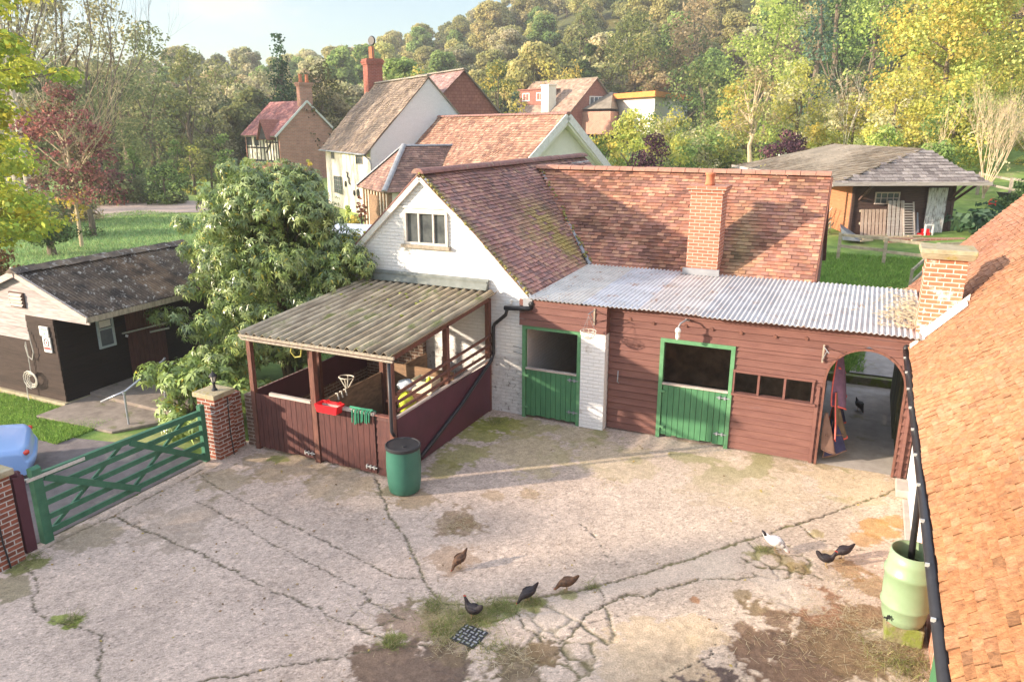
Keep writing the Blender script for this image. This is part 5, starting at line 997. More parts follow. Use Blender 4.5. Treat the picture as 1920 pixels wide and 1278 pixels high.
put_hen(hw, 1452, 1033, 4, 'white hen with a grey tail pecking among the small broken slabs', 1.35)
DC = root('drain_cover', tuple(G(880, 1192)), R(-6), 'square iron drain cover set in the yard among the weeds', 'drain cover')
mb = MB(); mb.box(-.17, .17, -.17, .17, -.02, .012); mb.build('cover_frame', M['black_plastic'], DC, local=True)
mb = MB()
for i in range(5):
    for j in range(5): a, b = -.13 + i * .065, -.13 + j * .065; mb.box(a - (.024 if (i + j) % 2 else .01), a + (.024 if (i + j) % 2 else .01), b - (.01 if (i + j) % 2 else .024), b + (.01 if (i + j) % 2 else .024), .0125, .019)
mb.build('tread_pattern', M['lead'], DC, local=True, kind='stuff')

# ================================================================== COTTAGES
def wall_poly(mb, pts, d, col=(1, 1, 1)): mb.prism(pts, d, col)
def lite(mb, x0, x1, y, z0, z1, nx, nz, out=-1, f=.05, t=.06):          # frame with glazing bars on a wall facing local -y
    a, b = (y + out * t, y) if out < 0 else (y, y + out * t)
    mb.box(x0, x0 + f, a, b, z0, z1); mb.box(x1 - f, x1, a, b, z0, z1); mb.box(x0 + f, x1 - f, a, b, z1 - f, z1); mb.box(x0 + f, x1 - f, a, b, z0, z0 + f)
    for k in range(1, nx): u = x0 + (x1 - x0) * k / nx; mb.box(u - f * .3, u + f * .3, a + .01, b - .01, z0 + f, z1 - f)
    for k in range(1, nz): z = z0 + (z1 - z0) * k / nz; mb.box(x0 + f, x1 - f, a + .015, b - .015, z - f * .25, z + f * .25)
CO = root('white_cottage', (-29.87, 41.48, 0), R(-36.2), 'white rendered cottage with a tall brick chimney, long tiled wing and timber porch', 'cottage')
PB = [(.34, .26, .19), (.29, .22, .165), (.38, .29, .21), (.25, .19, .15), (.31, .235, .18)]
PE = [(.34, .185, .125), (.29, .155, .11), (.38, .22, .15), (.25, .135, .10), (.42, .27, .19)]
PP = [(.34, .20, .155), (.28, .165, .135), (.40, .25, .19), (.24, .15, .125)]
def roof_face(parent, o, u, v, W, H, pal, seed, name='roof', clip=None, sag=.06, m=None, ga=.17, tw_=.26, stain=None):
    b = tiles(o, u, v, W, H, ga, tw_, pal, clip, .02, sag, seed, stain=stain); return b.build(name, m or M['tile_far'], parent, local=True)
mb = MB(); mb.prism([(-11, 0, -.3), (-11, 0, 4.5), (-11, 4.25, 9.0), (-11, 8.5, 4.5), (-11, 8.5, -.3)], (11, 0, 0)); WW = mb.build('rendered_wall', M['white_render'], CO, local=True)
MB().prism([(0.002, .05, 2), (.002, 8.45, 2), (.002, 8.45, 4.5), (.002, 4.25, 8.95), (.002, .05, 4.5)], (.05, 0, 0)).build('painted_gable', M['white_brick'], CO, local=True)
vn = np.array([0, 4.65, 4.95]) / math.hypot(4.65, 4.95)
r1 = roof_face(CO, (-11.4, -.4, 4.18), (1, 0, 0), vn, 11.55, 6.72, PB, 31, 'cottage_roof', sag=.28)
MB().prism([(-11.4, 8.9, 4.1), (-11.4, 4.25, 9.1), (-11.4, 4.25, 8.98), (-11.4, 8.9, 3.98)], (11.55, 0, 0)).build('back_slope', M['brown_felt'], r1, local=True)
mb = MB(); mb.prism([(-11.35, -.3, 4.2), (-11.35, 4.25, 9.05), (-11.35, 4.25, 8.95), (-11.35, -.3, 4.08)], (11.4, 0, 0)); mb.build('roof_deck', M['brown_felt'], r1, local=True)
ridge_run(MB(), (-11.4, 4.25, 9.16), (.16, 4.25, 9.16), .14, .4).build('roof_ridge', M['old_wood'], r1, local=True)
for (x0, x1, z0, z1, nx, nz) in [(-9.3, -8.5, 3.55, 4.25, 2, 2), (-3.1, -1.6, 3.45, 4.30, 3, 2), (-9.0, -6.7, 1.05, 2.35, 4, 4)]:
    mb = MB(); lite(mb, x0, x1, 0, z0, z1, nx, nz, t=.05); wn = mb.build('window', mat('grey_leaded_frame', (.30, .28, .25), (.2, .19, .17), 9, .7), CO, local=True)
    MB().box(x0 + .04, x1 - .04, -.012, -.004, z0 + .04, z1 - .04).build('pane', M['glass_far'], wn, local=True)
mb = MB(); mb.tube([(-11.3, -.42, 4.15), (.1, -.42, 4.15)], .06, 6); mb.tube([(-.1, -.4, 4.12), (-.1, -.06, 3.85), (.3, -.06, 3.6), (.3, -.06, 2.2)], .05, 6); mb.build('gutter', M['lead'], CO, local=True)
for (x, z, r) in [(-5.9, 1.9, .22), (-3.9, 1.4, .2), (-3.0, 1.45, .3)]:
    mb = MB(); mb.tube([(x, -.005, z), (x, -.06, z)], r, 14); mb.build('wall_plaque', M['black_metal'], CO, local=True)
mb = MB(); mb.tube([(-5.4, -.05, 2.75), (-5.1, -.06, 2.7), (-5.25, -.06, 2.45), (-4.9, -.06, 2.35), (-4.95, -.06, 2.05), (-4.7, -.06, 1.95)], .05, 6); mb.build('iron_ornament', M['black_metal'], CO, local=True)
mb = MB(); mb.box(-11.9, -10.75, 3.65, 4.85, 6.5, 10.55); mb.box(-11.98, -10.67, 3.57, 4.93, 10.55, 10.7); mb.box(-12.03, -10.62, 3.52, 4.98, 10.7, 10.85); mb.box(-11.96, -10.69, 3.59, 4.91, 10.85, 10.97)
cc = mb.build('chimney', mat('deep_red_brick', (.42, .12, .08), (.28, .07, .05), 3, .9, .5, 20, brick=(.3, .11, .012, (.35, .2, .16), .75)), r1, local=True)
for x, m_ in ((-11.6, M['black_metal']), (-11.2, M['pot'])): MB().lathe([(.19, 0), (.15, .1), (.14, .85), (.17, .9), (.12, .92)], (x, 4.25, 10.97), 12).build('chimney_pot', M['pot'], cc, local=True)
mb = MB(); mb.tube([(-11.75, 4.3, 10.9), (-11.75, 4.3, 12.3)], .025, 5); mb.bar((-12.1, 4.3, 12.1), (-11.4, 4.3, 12.1), .03); mb.bar((-12.0, 4.3, 11.9), (-11.5, 4.3, 11.9), .03); mb.build('aerial', M['lead'], cc, local=True)
mb = MB(); mb.tube([(-10.85, 4.2, 10.6), (-10.75, 4.1, 11.9)], .03, 5); V0 = mb; mb.tube([(-10.75, 4.1, 12.25), (-10.70, 4.02, 12.25)], [.36, .30], 18); mb.build('satellite_dish', M['black_metal'], cc, local=True)
# rear range with the tile-hung gable
mb = MB(); mb.prism([(-12, 5.2, 3), (-12, 5.2, 6.8), (-12, 8.3, 9.75), (-12, 11.8, 6.3), (-12, 11.8, -.3), (-12, 8.6, -.3)], (8.9, 0, 0)); mb.build('tile_hung_gable', M['tile_hung'], CO, local=True)
vb = np.array([0, 3.4, 3.2]) / math.hypot(3.4, 3.2); r2 = roof_face(CO, (-12.2, 4.9, 6.62), (1, 0, 0), vb, 9.3, 4.66, [(.42, .27, .25), (.36, .22, .2), (.47, .31, .27)], 33, 'rear_roof')
MB().prism([(-12.2, 12.1, 6.0), (-12.2, 8.3, 9.86), (-12.2, 8.3, 9.74), (-12.2, 12.1, 5.86)], (9.3, 0, 0)).build('back_slope', M['brown_felt'], r2, local=True)
ridge_run(MB(), (-12.2, 8.3, 9.88), (-2.85, 8.3, 9.88), .13, .4).build('roof_ridge', M['old_wood'], r2, local=True)
# long wing
mb = MB(); mb.prism([(.06, 1.0, -.3), (.06, 1.0, 2.6), (.06, 4.9, 6.4), (.06, 8.8, 2.6), (.06, 8.8, -.3)], (15.7, 0, 0)); mb.build('wing_wall', M['cream'], CO, local=True)
ve = np.array([0, 4.4, 4.28]) / math.hypot(4.4, 4.28); r3 = roof_face(CO, (.07, .5, 2.22), (1, 0, 0), ve, 16.2, 6.12, PE, 35, 'wing_roof', sag=.16)
MB().prism([(.07, 9.3, 2.1), (.07, 4.9, 6.52), (.07, 4.9, 6.40), (.07, 9.3, 1.98)], (16.2, 0, 0)).build('back_slope', M['brown_felt'], r3, local=True)
MB().prism([(.07, .55, 2.2), (.07, 4.9, 6.45), (.07, 4.9, 6.35), (.07, .55, 2.08)], (16.15, 0, 0)).build('roof_deck', M['brown_felt'], r3, local=True)
ridge_run(MB(), (.1, 4.9, 6.56), (16.3, 4.9, 6.56), .13, .4).build('roof_ridge', M['ridge_tile'], r3, local=True)
mb = MB(); mb.bar((16.24, .45, 2.12), (16.24, 4.9, 6.42), .07, .34, up=(0, 0, 1)); mb.bar((16.24, 9.35, 2.0), (16.24, 4.9, 6.42), .07, .34, up=(0, 0, 1)); mb.build('bargeboard', M['white_paint'], CO, local=True)
mb = MB(); mb.bar((16.0, .9, 2.3), (16.0, 4.9, 6.1), .4, .12); mb.bar((16.0, 8.9, 2.3), (16.0, 4.9, 6.1), .4, .12); mb.build('soffit', M['cream'], CO, local=True)
# porch
mb = MB()
mb.box(3.75, 8.05, -1.7, 1.0, -.2, 2.42); mb.build('porch_panels', M['cream'], CO, local=True)
mb = MB()
for x in np.arange(3.75, 8.1, .54): mb.box(x - .09, x + .09, -1.78, -1.702, -.2, 2.45)
for y in (-1.6, -.95, -.3, .4): mb.box(8.052, 8.13, y - .1, y + .1, -.2, 2.45); mb.box(3.67, 3.748, y - .1, y + .1, -.2, 2.45)
mb.box(5.0, 6.4, -1.80, -1.785, 0, 2.1); mb.box(3.7, 8.12, -1.76, -1.703, 2.3, 2.5); mb.build('porch_timber', M['ply'], CO, local=True)
A1, A2, B1, B2, AP, RE = (3.4, -2.05, 2.42), (8.4, -2.05, 2.42), (3.4, 2.6, 2.42), (8.4, 2.6, 2.42), (5.9, .15, 4.85), (5.9, 3.5, 4.85)
def hipface(P, seed, pal, parent, name):
    P = [np.array(p, float) for p in P]; u = P[1] - P[0]; W = np.linalg.norm(u); u /= W; n = np.cross(u, P[2] - P[0]); v = np.cross(n, u); v /= np.linalg.norm(v)
    if v[2] < 0: v = -v
    Q = [((p - P[0]) @ u, (p - P[0]) @ v) for p in P]; Hh = max(q[1] for q in Q); x0 = min(q[0] for q in Q); W2 = max(q[0] for q in Q) - x0; Q = [(a - x0, b) for a, b in Q]
    def clip(x, y):
        ok = np.ones(len(x), bool); c = (sum(q[0] for q in Q) / len(Q), sum(q[1] for q in Q) / len(Q))
        for i in range(len(Q)):
            a, b = Q[i], Q[(i + 1) % len(Q)]; s = lambda X, Y: (b[0] - a[0]) * (Y - a[1]) - (b[1] - a[1]) * (X - a[0]); ok &= (s(x, y) * np.sign(s(*c)) > -.03)
        return ok
    o = roof_face(parent, P[0] + u * x0, u, v, W2, Hh, pal, seed, name, clip, .04)
    nn = np.cross(u, v); nn = nn if nn[2] > 0 else -nn
    MB().prism([Vector(p - nn * .01) for p in P], Vector(-nn * .06)).build('roof_deck', M['brown_felt'], o, local=True); return o
hp = hipface([A1, A2, AP], 41, PP, CO, 'porch_roof'); hipface([A2, B2, RE, AP], 42, PP, CO, 'porch_roof'); hipface([B1, A1, AP, RE], 43, PP, CO, 'porch_roof')
rb = MB(); ridge_run(rb, (8.4, -2.05, 2.5), (5.9, .15, 4.92), .14, .38); ridge_run(rb, (3.4, -2.05, 2.5), (5.9, .15, 4.92), .12, .38); ridge_run(rb, AP, RE, .12, .4); rb.build('hip_ridge', M['lead'], hp, local=True)
# brick cottage
BK = root('brick_cottage', (-55.81, 63.2, 0), R(-19.7), 'red brick cottage with half timbered front and a two-pot chimney on its gable', 'cottage')
PR = [(.46, .20, .18), (.40, .17, .155), (.50, .24, .21), (.36, .155, .15)]
mb = MB(); mb.prism([(-.2, -1.0, -.3), (-.2, -1.0, 5.2), (-.2, 2.4, 8.4), (-.2, 5.8, 5.2), (-.2, 5.8, -.3)], (.2, 0, 0)); mb.box(-7.4, -.2, 5.5, 5.79, -.3, 5.2); mb.build('brick_gable', M['brick_far'], BK, local=True)
mb = MB(); mb.box(-7.4, -.21, -1.0, -.8, 2.3, 5.2); mb.build('plaster_wall', M['white_render'], BK, local=True)
mb = MB(); mb.box(-7.4, -.21, -1.0, -.8, -.3, 2.29); mb.box(-7.6, -7.4, -1.0, 5.79, -.3, 5.2); mb.build('brick_base', M['brick_far'], BK, local=True)
mb = MB()
for x in (-7.3, -6.2, -5.1, -4.2, -3.4, -2.7, -2.0, -1.4, -.8, -.3): mb.box(x - .07, x + .07, -1.05, -1.003, 2.3, 5.15)
mb.box(-7.4, -.2, -1.05, -1.004, 2.2, 2.42); mb.box(-7.4, -2.9, -1.055, -1.004, 3.6, 3.75); mb.box(-3, -.2, -1.055, -1.004, 4.2, 4.34); mb.bar((-3, -1.06, 3.2), (-1.8, -1.06, 4.2), .1, .1); mb.build('timber_framing', M['black_metal'], BK, local=True)
for x in (-6.7, -5.0): 
    mb = MB(); lite(mb, x - .45, x + .45, -1.0, 3.9, 4.9, 3, 2); wn = mb.build('window', M['black_metal'], BK, local=True); MB().box(x - .4, x + .4, -1.02, -1.006, 3.95, 4.85).build('pane', M['glass_far'], wn, local=True)
vk = np.array([0, 3.9, 3.55]) / math.hypot(3.9, 3.55); r4 = roof_face(BK, (-7.7, -1.5, 4.95), (1, 0, 0), vk, 7.9, 5.27, PR, 51, 'roof', sag=.02)
MB().prism([(-7.7, 6.3, 4.9), (-7.7, 2.4, 8.5), (-7.7, 2.4, 8.38), (-7.7, 6.3, 4.78)], (7.9, 0, 0)).build('back_slope', M['brown_felt'], r4, local=True)
MB().prism([(-7.7, -1.45, 4.92), (-7.7, 2.4, 8.45), (-7.7, 2.4, 8.35), (-7.7, -1.45, 4.8)], (7.85, 0, 0)).build('roof_deck', M['brown_felt'], r4, local=True)
mb = MB(); mb.bar((.2, -1.55, 4.85), (.2, 2.4, 8.45), .1, .2); mb.bar((.2, 6.35, 4.8), (.2, 2.4, 8.45), .1, .2); mb.build('bargeboard', M['white_paint'], BK, local=True)
mb = MB(); mb.prism([(-2.9, -1.75, 4.6), (-1.2, -1.75, 4.6), (-2.05, -1.75, 6.3)], (0, 2.2, 0)); dm = mb.build('gablet', M['black_metal'], r4, local=True)
for s in (-1, 1):
    mb = MB(); mb.hexa([(-2.05, -1.95, 6.5), (-2.05 + s * 1.1, -1.95, 4.5), (-2.05 + s * 1.1, .0, 4.5), (-2.05, 1.2, 6.5), (-2.05, -1.95, 6.6), (-2.05 + s * 1.1, -1.95, 4.6), (-2.05 + s * 1.1, .0, 4.6), (-2.05, 1.2, 6.6)]); mb.build('gablet_roof', M['tile_hung'], dm, local=True)
mb = MB(); mb.box(-.55, .12, 1.7, 3.15, 7.5, 9.95); mb.box(-.63, .2, 1.62, 3.23, 9.95, 10.12); mb.box(-.7, .27, 1.55, 3.3, 10.12, 10.3); ck = mb.build('chimney', M['brick_far'], r4, local=True)
for y in (2.05, 2.8): MB().lathe([(.2, 0), (.22, .1), (.17, .2), (.16, .75), (.2, .8), (.14, .82)], (-.2, y, 10.3), 12).build('chimney_pot', M['pot'], ck, local=True)
# far house on the slope
FP = spot(1060, 110); 
def F2(p): return (float(p @ RT), float(p @ FW))
fp = RT * 0 + spot(1060, 110); FX = (float(fp[0]), float(fp[1]))
FH = root('hillside_house', (FX[0], FX[1], 4.6), R(90 - (-60.3 + 180)), 'brown tiled house with a boxy dormer and a cream chimney on the hillside', 'house')
mb = MB(); mb.prism([(-11, 0, 0), (-11, 0, 3.3), (-11, 4.7, 7.85), (-11, 9.4, 3.3), (-11, 9.4, 0)], (11, 0, 0)); mb.build('brick_wall', M['tile_hung'], FH, local=True)
mb = MB(); mb.box(-10.98, -.02, -.03, -.002, 0, 3.2); mb.build('white_wall', M['white_paint'], FH, local=True)
mb = MB(); [mb.box(a, a + 1.3, -.05, -.032, 1.6, 2.9) for a in (-9.5, -6.3)]; mb.build('window_band', M['glass_far'], FH, local=True)
vf = np.array([0, 5.2, 5.02]) / math.hypot(5.2, 5.02); PF = [(.40, .28, .20), (.35, .24, .18), (.45, .32, .24)]
r5 = roof_face(FH, (-11.4, -.6, 2.85), (1, 0, 0), vf, 11.7, 7.22, PF, 61, 'roof', ga=.3, tw_=.4)
MB().prism([(-11.4, 10, 2.8), (-11.4, 4.6, 8.0), (-11.4, 4.6, 7.85), (-11.4, 10, 2.65)], (11.7, 0, 0)).build('back_slope', M['brown_felt'], r5, local=True)
MB().prism([(-11.4, -.55, 2.8), (-11.4, 4.6, 7.85), (-11.4, 4.6, 7.7), (-11.4, -.55, 2.65)], (11.6, 0, 0)).build('roof_deck', M['brown_felt'], r5, local=True)
mb = MB(); mb.box(-10.2, -5.0, .9, 3.6, 4.3, 6.5); mb.box(-10.4, -4.8, .7, 3.8, 6.5, 6.65); dm = mb.build('dormer', M['tile_hung'], r5, local=True)
for a in (-9.6, -6.9):
    mb = MB(); lite(mb, a, a + 1.4, .9, 4.9, 6.1, 2, 1, f=.14); wn = mb.build('dormer_window', M['white_paint'], dm, local=True); 
mb = MB(); mb.box(-4.6, -3.3, -.5, .9, 0, 6.9); mb.box(-4.7, -3.2, -.6, 1.0, 6.9, 7.05); mb.build('chimney', M['cream'], FH, local=True)
mb = MB(); mb.box(0, .06, 3.5, 5.9, 3.9, 5.4); gw = mb.build('gable_window', M['white_paint'], FH, local=True)
mb = MB(); [mb.box(.062, .07, 3.65 + k * .78, 4.25 + k * .78, 4.05, 5.25) for k in range(3)]; mb.build('pane', M['glass_far'], gw, local=True)
p, q = spot(1110, 112), spot(1150, 114)
fe = spot(1200, 110); FE = root('garden_room', (float(fe[0]), float(fe[1]), 4.6), 0, 'flat-roofed white building with an orange cedar fascia right of the hillside house', 'house'); FH.scale = (1.32, 1, 1)
mb = MB(); a = spot(1195, 106); b = spot(1268, 124); c = spot(1165, 112)
def quadbox(mb, P, z0, z1): mb.hexa([(x, y, z0) for x, y in P] + [(x, y, z1) for x, y in P])
n_ = (spot(1265, 130) - spot(1200, 112)); d1 = spot(1140, 116)
Pn = [spot(1205, 105)[:2], spot(1262, 122)[:2], spot(1212, 128)[:2], spot(1140, 114)[:2]]
quadbox(mb, [tuple(x) for x in Pn], 4.8, zat(184, 108)); mb.build('white_extension', M['white_paint'], FE)
cx, cy = np.mean(Pn, axis=0); Pb = [tuple(np.array((cx, cy)) + (np.array(x) - (cx, cy)) * 1.14) for x in Pn]
mb = MB(); quadbox(mb, Pb, zat(184, 108) + .01, zat(174, 108)); mb.build('cedar_fascia', M['orange_fascia'], FE)
mb = MB(); P1_ = [tuple(spot(a, b)[:2]) for a, b in [(1075, 112), (1130, 107), (1150, 116), (1120, 124)]]; quadbox(mb, P1_, 4.8, zat(209, 108)); 
mb.build('brick_link', M['brick_far'], FE)
mb = MB(); lo = [(x, y, zat(204, 108)) for x, y in P1_]; ctr = np.mean([P1_[2], P1_[3]], axis=0); hi = [(*(np.array(x) * .45 + ctr * .55), zat(172, 112)) for x in P1_]; mb.hexa(lo + hi); mb.build('link_roof', M['brown_felt'], FE)

# ================================================================== TIMBER FIELD STABLE (right)
TS = root('field_stable', (-.6, 32.99, 1.70), R(27.3), 'timber field stable with a hipped grey shingle roof and an orange-lit side wall', 'stable')
mb = MB(); boards(mb, (0, 0, 0), X_, -Y_, 0, 4.05, 0, 2.25, .16, seed=12, col=(1, 1, 1)); mb.build('front_boards', M['brown_timber'], TS, local=True)
mb = MB(); boards(mb, (0, 0, 0), Y_, -X_, .02, 10.5, 0, 2.25, .16, seed=13); mb.build('side_boards', M['sunlit_timber'], TS, local=True)
mb = MB(); mb.box(.02, 4.02, .03, 10.5, 0, 2.1); mb.build('stable_core', M['brown_timber'], TS, local=True)
E1, E2, E3, E4, RA, RFa = (-1.45, -1.2, 2.16), (4.75, -1.2, 2.16), (5.6, 11.9, 2.16), (-1.1, 11.9, 2.16), (2.75, .35, 3.43), (2.75, 8.2, 3.43)
rf1 = hipface([E1, E2, RA], 71, [(.62, .58, .56), (.52, .48, .46), (.70, .66, .63), (.45, .41, .40)], TS, 'hip_shingles'); rf1.data.materials[0] = M['shingle']
rf2 = hipface([E4, E1, RA, RFa], 72, [(.9, .85, .8), (1, 1, 1), (.75, .7, .66)], TS, 'felt_roof'); rf2.data.materials[0] = M['brown_felt']
rf3 = hipface([E2, E3, RFa, RA], 73, [(.9, .85, .8), (1, 1, 1)], TS, 'felt_roof'); rf3.data.materials[0] = M['brown_felt']; rf4 = hipface([E3, E4, RFa], 74, [(.9, .85, .8), (1, 1, 1)], TS, 'felt_roof'); rf4.data.materials[0] = M['brown_felt']
mb = MB(); mb.bar(E1, E2, .04, .14); mb.bar(E1, E4, .04, .14); mb.bar((-1.43, -1.18, 2.1), (-.3, -.1, 2.1), .06, .08); mb.build('fascia', M['bleached'], TS, local=True)
mb = MB()
for x in (.25, 3.9): MB().bar((x, -.03, 1.45), (x + (.0), -.95, 2.1), .08, .08).build('bracket', M['brown_timber'], TS, local=True)
MB().bar((4.07, -.02, 1.4), (4.55, -.6, 2.08), .09, .09).build('bracket', M['brown_timber'], TS, local=True)
mb = MB(); mb.box(-1.08, -.95, .2, .33, -.1, 2.12); mb.build('corner_post', M['bleached'], TS, local=True)
[MB().box(a, a + .1, -.06, .02, 0, 2.2).build('corner_board', M['brown_timber'], TS, local=True) for a in (-.06, 4.0)]
TSM = ROOTM[TS]
def TL(x, y, z): return tuple(TSM @ Vector((x, y, z)))
def lp(name, mb, m, label, cat, group=None, **k):       # a loose thing modelled in the field stable's frame
    V = np.concatenate(mb.v); Mt = np.array(TSM); V = V @ Mt[:3, :3].T + Mt[:3, 3]; return np_obj(name, V, mb.f, mb.c, m, label=label, cat=cat, group=group, **k)
def pallet(x0, x1, h, n, label, y=-.35, m=None, dense=False):
    o = root('pallet', TL((x0 + x1) / 2, y, 0), R(27.3), label, 'pallet', 'pallets leaning on the field stable'); w_ = x1 - x0; lean = .16 * h
    for k in range(n):
        a = -w_ / 2 + w_ * (k + .12) / n; b = -w_ / 2 + w_ * (k + .85) / n; mb = MB()
        mb.hexa([(a, -lean, .02), (b, -lean, .02), (b, -lean + .02, .02), (a, -lean + .02, .02), (a, 0, h), (b, 0, h), (b, .02, h), (a, .02, h)]); mb.build('slat', m or M['bleached'], o, local=True)
    for z in (.06, h * .5, h - .08):
        t = z / h; mb = MB(); y_ = -lean * (1 - t); mb.box(-w_ / 2, w_ / 2, y_ + .03, y_ + .12, z - .04, z + .05); mb.build('bearer', M['old_wood'], o, local=True)
pk = mat('pinkish_pallet_wood', (.60, .44, .34), (.42, .29, .22), 5, .9, .3, 20)
pallet(.2, 1.25, 1.12, 7, 'wide low pinkish pallet, leftmost one leaning on the field stable', m=pk)
pallet(1.27, 1.95, 1.45, 4, 'tall pale pallet leaning under the lattice window', y=-.3)
o = root('slatted_rack', TL(2.13, -.35, 0), R(27.3), 'narrow rack of close horizontal slats beside the tall pale pallet', 'rack')
for s in (-1, 1): mb = MB(); mb.bar((s * .22 + .06, -.22, 0), (s * .20 - .06, 0, 1.4), .05, .04); mb.build('upright', M['bleached'], o, local=True)
mb = MB()
for k in range(13): z = .1 + k * .1; t = z / 1.4; mb.box(-.2 + .06 * (1 - 2 * t), .2 + .06 * (1 - 2 * t), -.22 * (1 - t) - .02, -.22 * (1 - t) + .01, z, z + .045)
mb.build('slats', M['bleached'], o, local=True)
LG = root('lattice_frame', TL(1.35, -.04, 1.3), R(27.3), 'pale pink gridded window frame fixed above the tall pallet', 'window frame')
mb = MB(); lite(mb, -.50, .50, 0, -.02, .46, 4, 2, f=.05, t=.04); mb.build('grid', mat('faded_pink_paint', (.62, .5, .44), (.5, .4, .35), 8, .8), LG, local=True); MB().box(-.48, .48, -.012, -.002, 0, .44).build('pane', M['glass'], LG, local=True)
OD = root('old_door', TL(3.3, -.2, 0), R(27.3), 'peeling white panelled door leaning on the right of the field stable', 'door')
mb = MB(); w_, h = .38, 1.93; mb.box(-w_, w_, 0, .03, 0, h)
for x in (-w_, -.05, w_ - .1): mb.box(x, x + .1, -.02, -.001, 0, h)
for z in (0, .78, h - .13): mb.box(-w_ + .101, w_ - .101, -.018, -.001, z, z + .13)
mb.build('door_leaf', mat('peeling_white_paint', (.74, .72, .70), (.52, .50, .49), 6, .9, .3, 20, c3=(.28, .25, .23), sc3=5, t3=.54, stretch=(3, 3, .8)), OD, local=True)
mb = MB()
for k, (a, t) in enumerate([(2.42, .05), (2.5, -.02), (2.58, .08), (2.65, .02)]): mb.bar((a, -.4, 0), (a + t, -.06, 1.05 - k * .05), .05, .03)
lp('leaning_planks', mb, M['lead'], 'grey planks leaning between the slatted rack and the old door', 'planks')
mb = MB(); mb.box(2.75, 3.0, -.5, -.3, 0, .35); mb.prism([(2.6, -.55, .0), (2.95, -.6, 0), (2.98, -.62, .22), (2.55, -.56, .18)], (0, .15, 0)); lp('red_bucket', mb, M['red_plastic'], 'red plastic tub on the ground in front of the old door', 'tub')
mb = MB(); lite(mb, 2.75, 3.1, -.55, .0, .55, 1, 1, f=.05); lp('picture_frame', mb, M['sign_white'], 'small pale empty frame leaning beside the old white door', 'frame')
mb = MB(); rr = random.Random(5)
for k in range(16):
    a = (-.85 + rr.random() * .5, .2 + rr.random() * 2.4, .02); mb.bar(a, (a[0] + rr.uniform(-.35, .45), a[1] - rr.uniform(.1, .8), rr.uniform(.5, 1.15)), rr.uniform(.03, .07), .025)
lp('plank_pile', mb, M['bleached'], 'heap of pale broken planks at the orange-lit side of the field stable', 'planks')
mb = MB(); mb.hexa([(-.75, -1.1, .02), (-.1, -1.5, .0), (.15, -1.0, .0), (-.4, -.3, .05), (-.85, -1.0, .5), (-.3, -1.4, .03), (.1, -.95, .03), (-.5, -.2, .55)]); lp('metal_sheet', mb, M['lead'], 'bent grey metal sheet lying behind the rail fence', 'metal sheet')
mb = MB()
for k in range(26): a = (-.4 + rr.random() * 2.4, -1.9 + rr.random() * 1.3, .02 + rr.random() * .1); t = rr.uniform(-.4, .4); mb.bar(a, (a[0] + .5 * math.cos(t), a[1] + .5 * math.sin(t), a[2] + .03), .07, .05)
lp('firewood_heap', mb, M['bark_tan'], 'low heap of offcut timber on the ground in front of the pallets', 'timber heap')
mb = MB(); mb.box(.9, 3.9, -1.45, -1.25, -.12, .12); lp('brick_kerb', mb, M['brick_orange'], 'low brick kerb behind the rail fence', 'kerb')
# rail fences
def pfence(pts, hts, label, group=None, rails=2, m='post_wood', pr=.05, name='rail_fence', dz=None):
    P = []
    for (x, y) in pts: P.append(Vector((x, y, tz(x, y))))
    o = root(name, tuple(P[0]), 0, label, 'fence', group)
    for i, p in enumerate(P):
        mb = MB(); mb.bar(p - Vector((0, 0, .2)), p + Vector((rnd.uniform(-.02, .02), 0, hts)), pr * 2, pr * 2, up=(0, 1, 0)); mb.build('post', M[m], o)
    for a, b in zip(P[:-1], P[1:]):
        for k in range(rails):
            z = hts * (.93 - .42 * k) + rnd.uniform(-.03, .03); mb = MB(); mb.bar(a + Vector((0, 0, z)), b + Vector((0, 0, z + rnd.uniform(-.03, .03))), .045, .10); mb.build('rail', M[m], o)
    return o
s2d = lambda px, d: tuple(spot(px, d)[:2])
pfence([s2d(1552, 29.3), s2d(1636, 29.0), s2d(1731, 28.8), s2d(1808, 29.6), s2d(1880, 31)], .95, 'grey post and rail fence in front of the field stable', pr=.055)
pfence([s2d(1690, 25.4), s2d(1712, 27.0), s2d(1729, 28.5)], .95, 'short pale fence running back beside the grass to the rail fence', pr=.04)
pfence([s2d(1802, 31.5), s2d(1862, 30.5), s2d(1935, 31)], .9, 'thin rail fence in front of the big leafy plants', rails=1, pr=.04)
pfence([s2d(1785, 44), s2d(1843, 42.5), s2d(1900, 41.5), s2d(1970, 41)], 1.1, 'dark post and rail fence across the meadow beyond the field stable', m='old_wood', pr=.07)
pfence([s2d(1225, 72), s2d(1262, 72), s2d(1300, 73)], .9, 'distant rail fence below the hedge, left part', m='old_wood', group='distant garden fences')
pfence([s2d(1412, 66), s2d(1428, 66), s2d(1446, 67)], .9, 'short white railing on the slope beside the autumn tree', m='white_paint', pr=.05)
c0 = spot(1806, 31.0); CZ = tz(c0[0], c0[1]); o = root('concrete_trough', (c0[0], c0[1], CZ), R(20), 'pale square trough standing in front of the big leafy plants', 'trough')
tub(MB(), 0, 0, 0, .36, .25, .36, .04, 1.02).build('trough_body', M['concrete'], o, local=True)
c0 = spot(1848, 41); o = root('wheelbarrow', (c0[0], c0[1], tz(c0[0], c0[1])), R(200), 'black wheelbarrow with a red wheel parked on the meadow edge', 'wheelbarrow')
mb = MB(); mb.hexa([(-.3, -.2, .35), (.35, -.2, .35), (.35, .2, .35), (-.3, .2, .35), (-.5, -.33, .62), (.55, -.33, .68), (.55, .33, .68), (-.5, .33, .62)]); mb.build('tray', M['black_metal'], o, local=True)
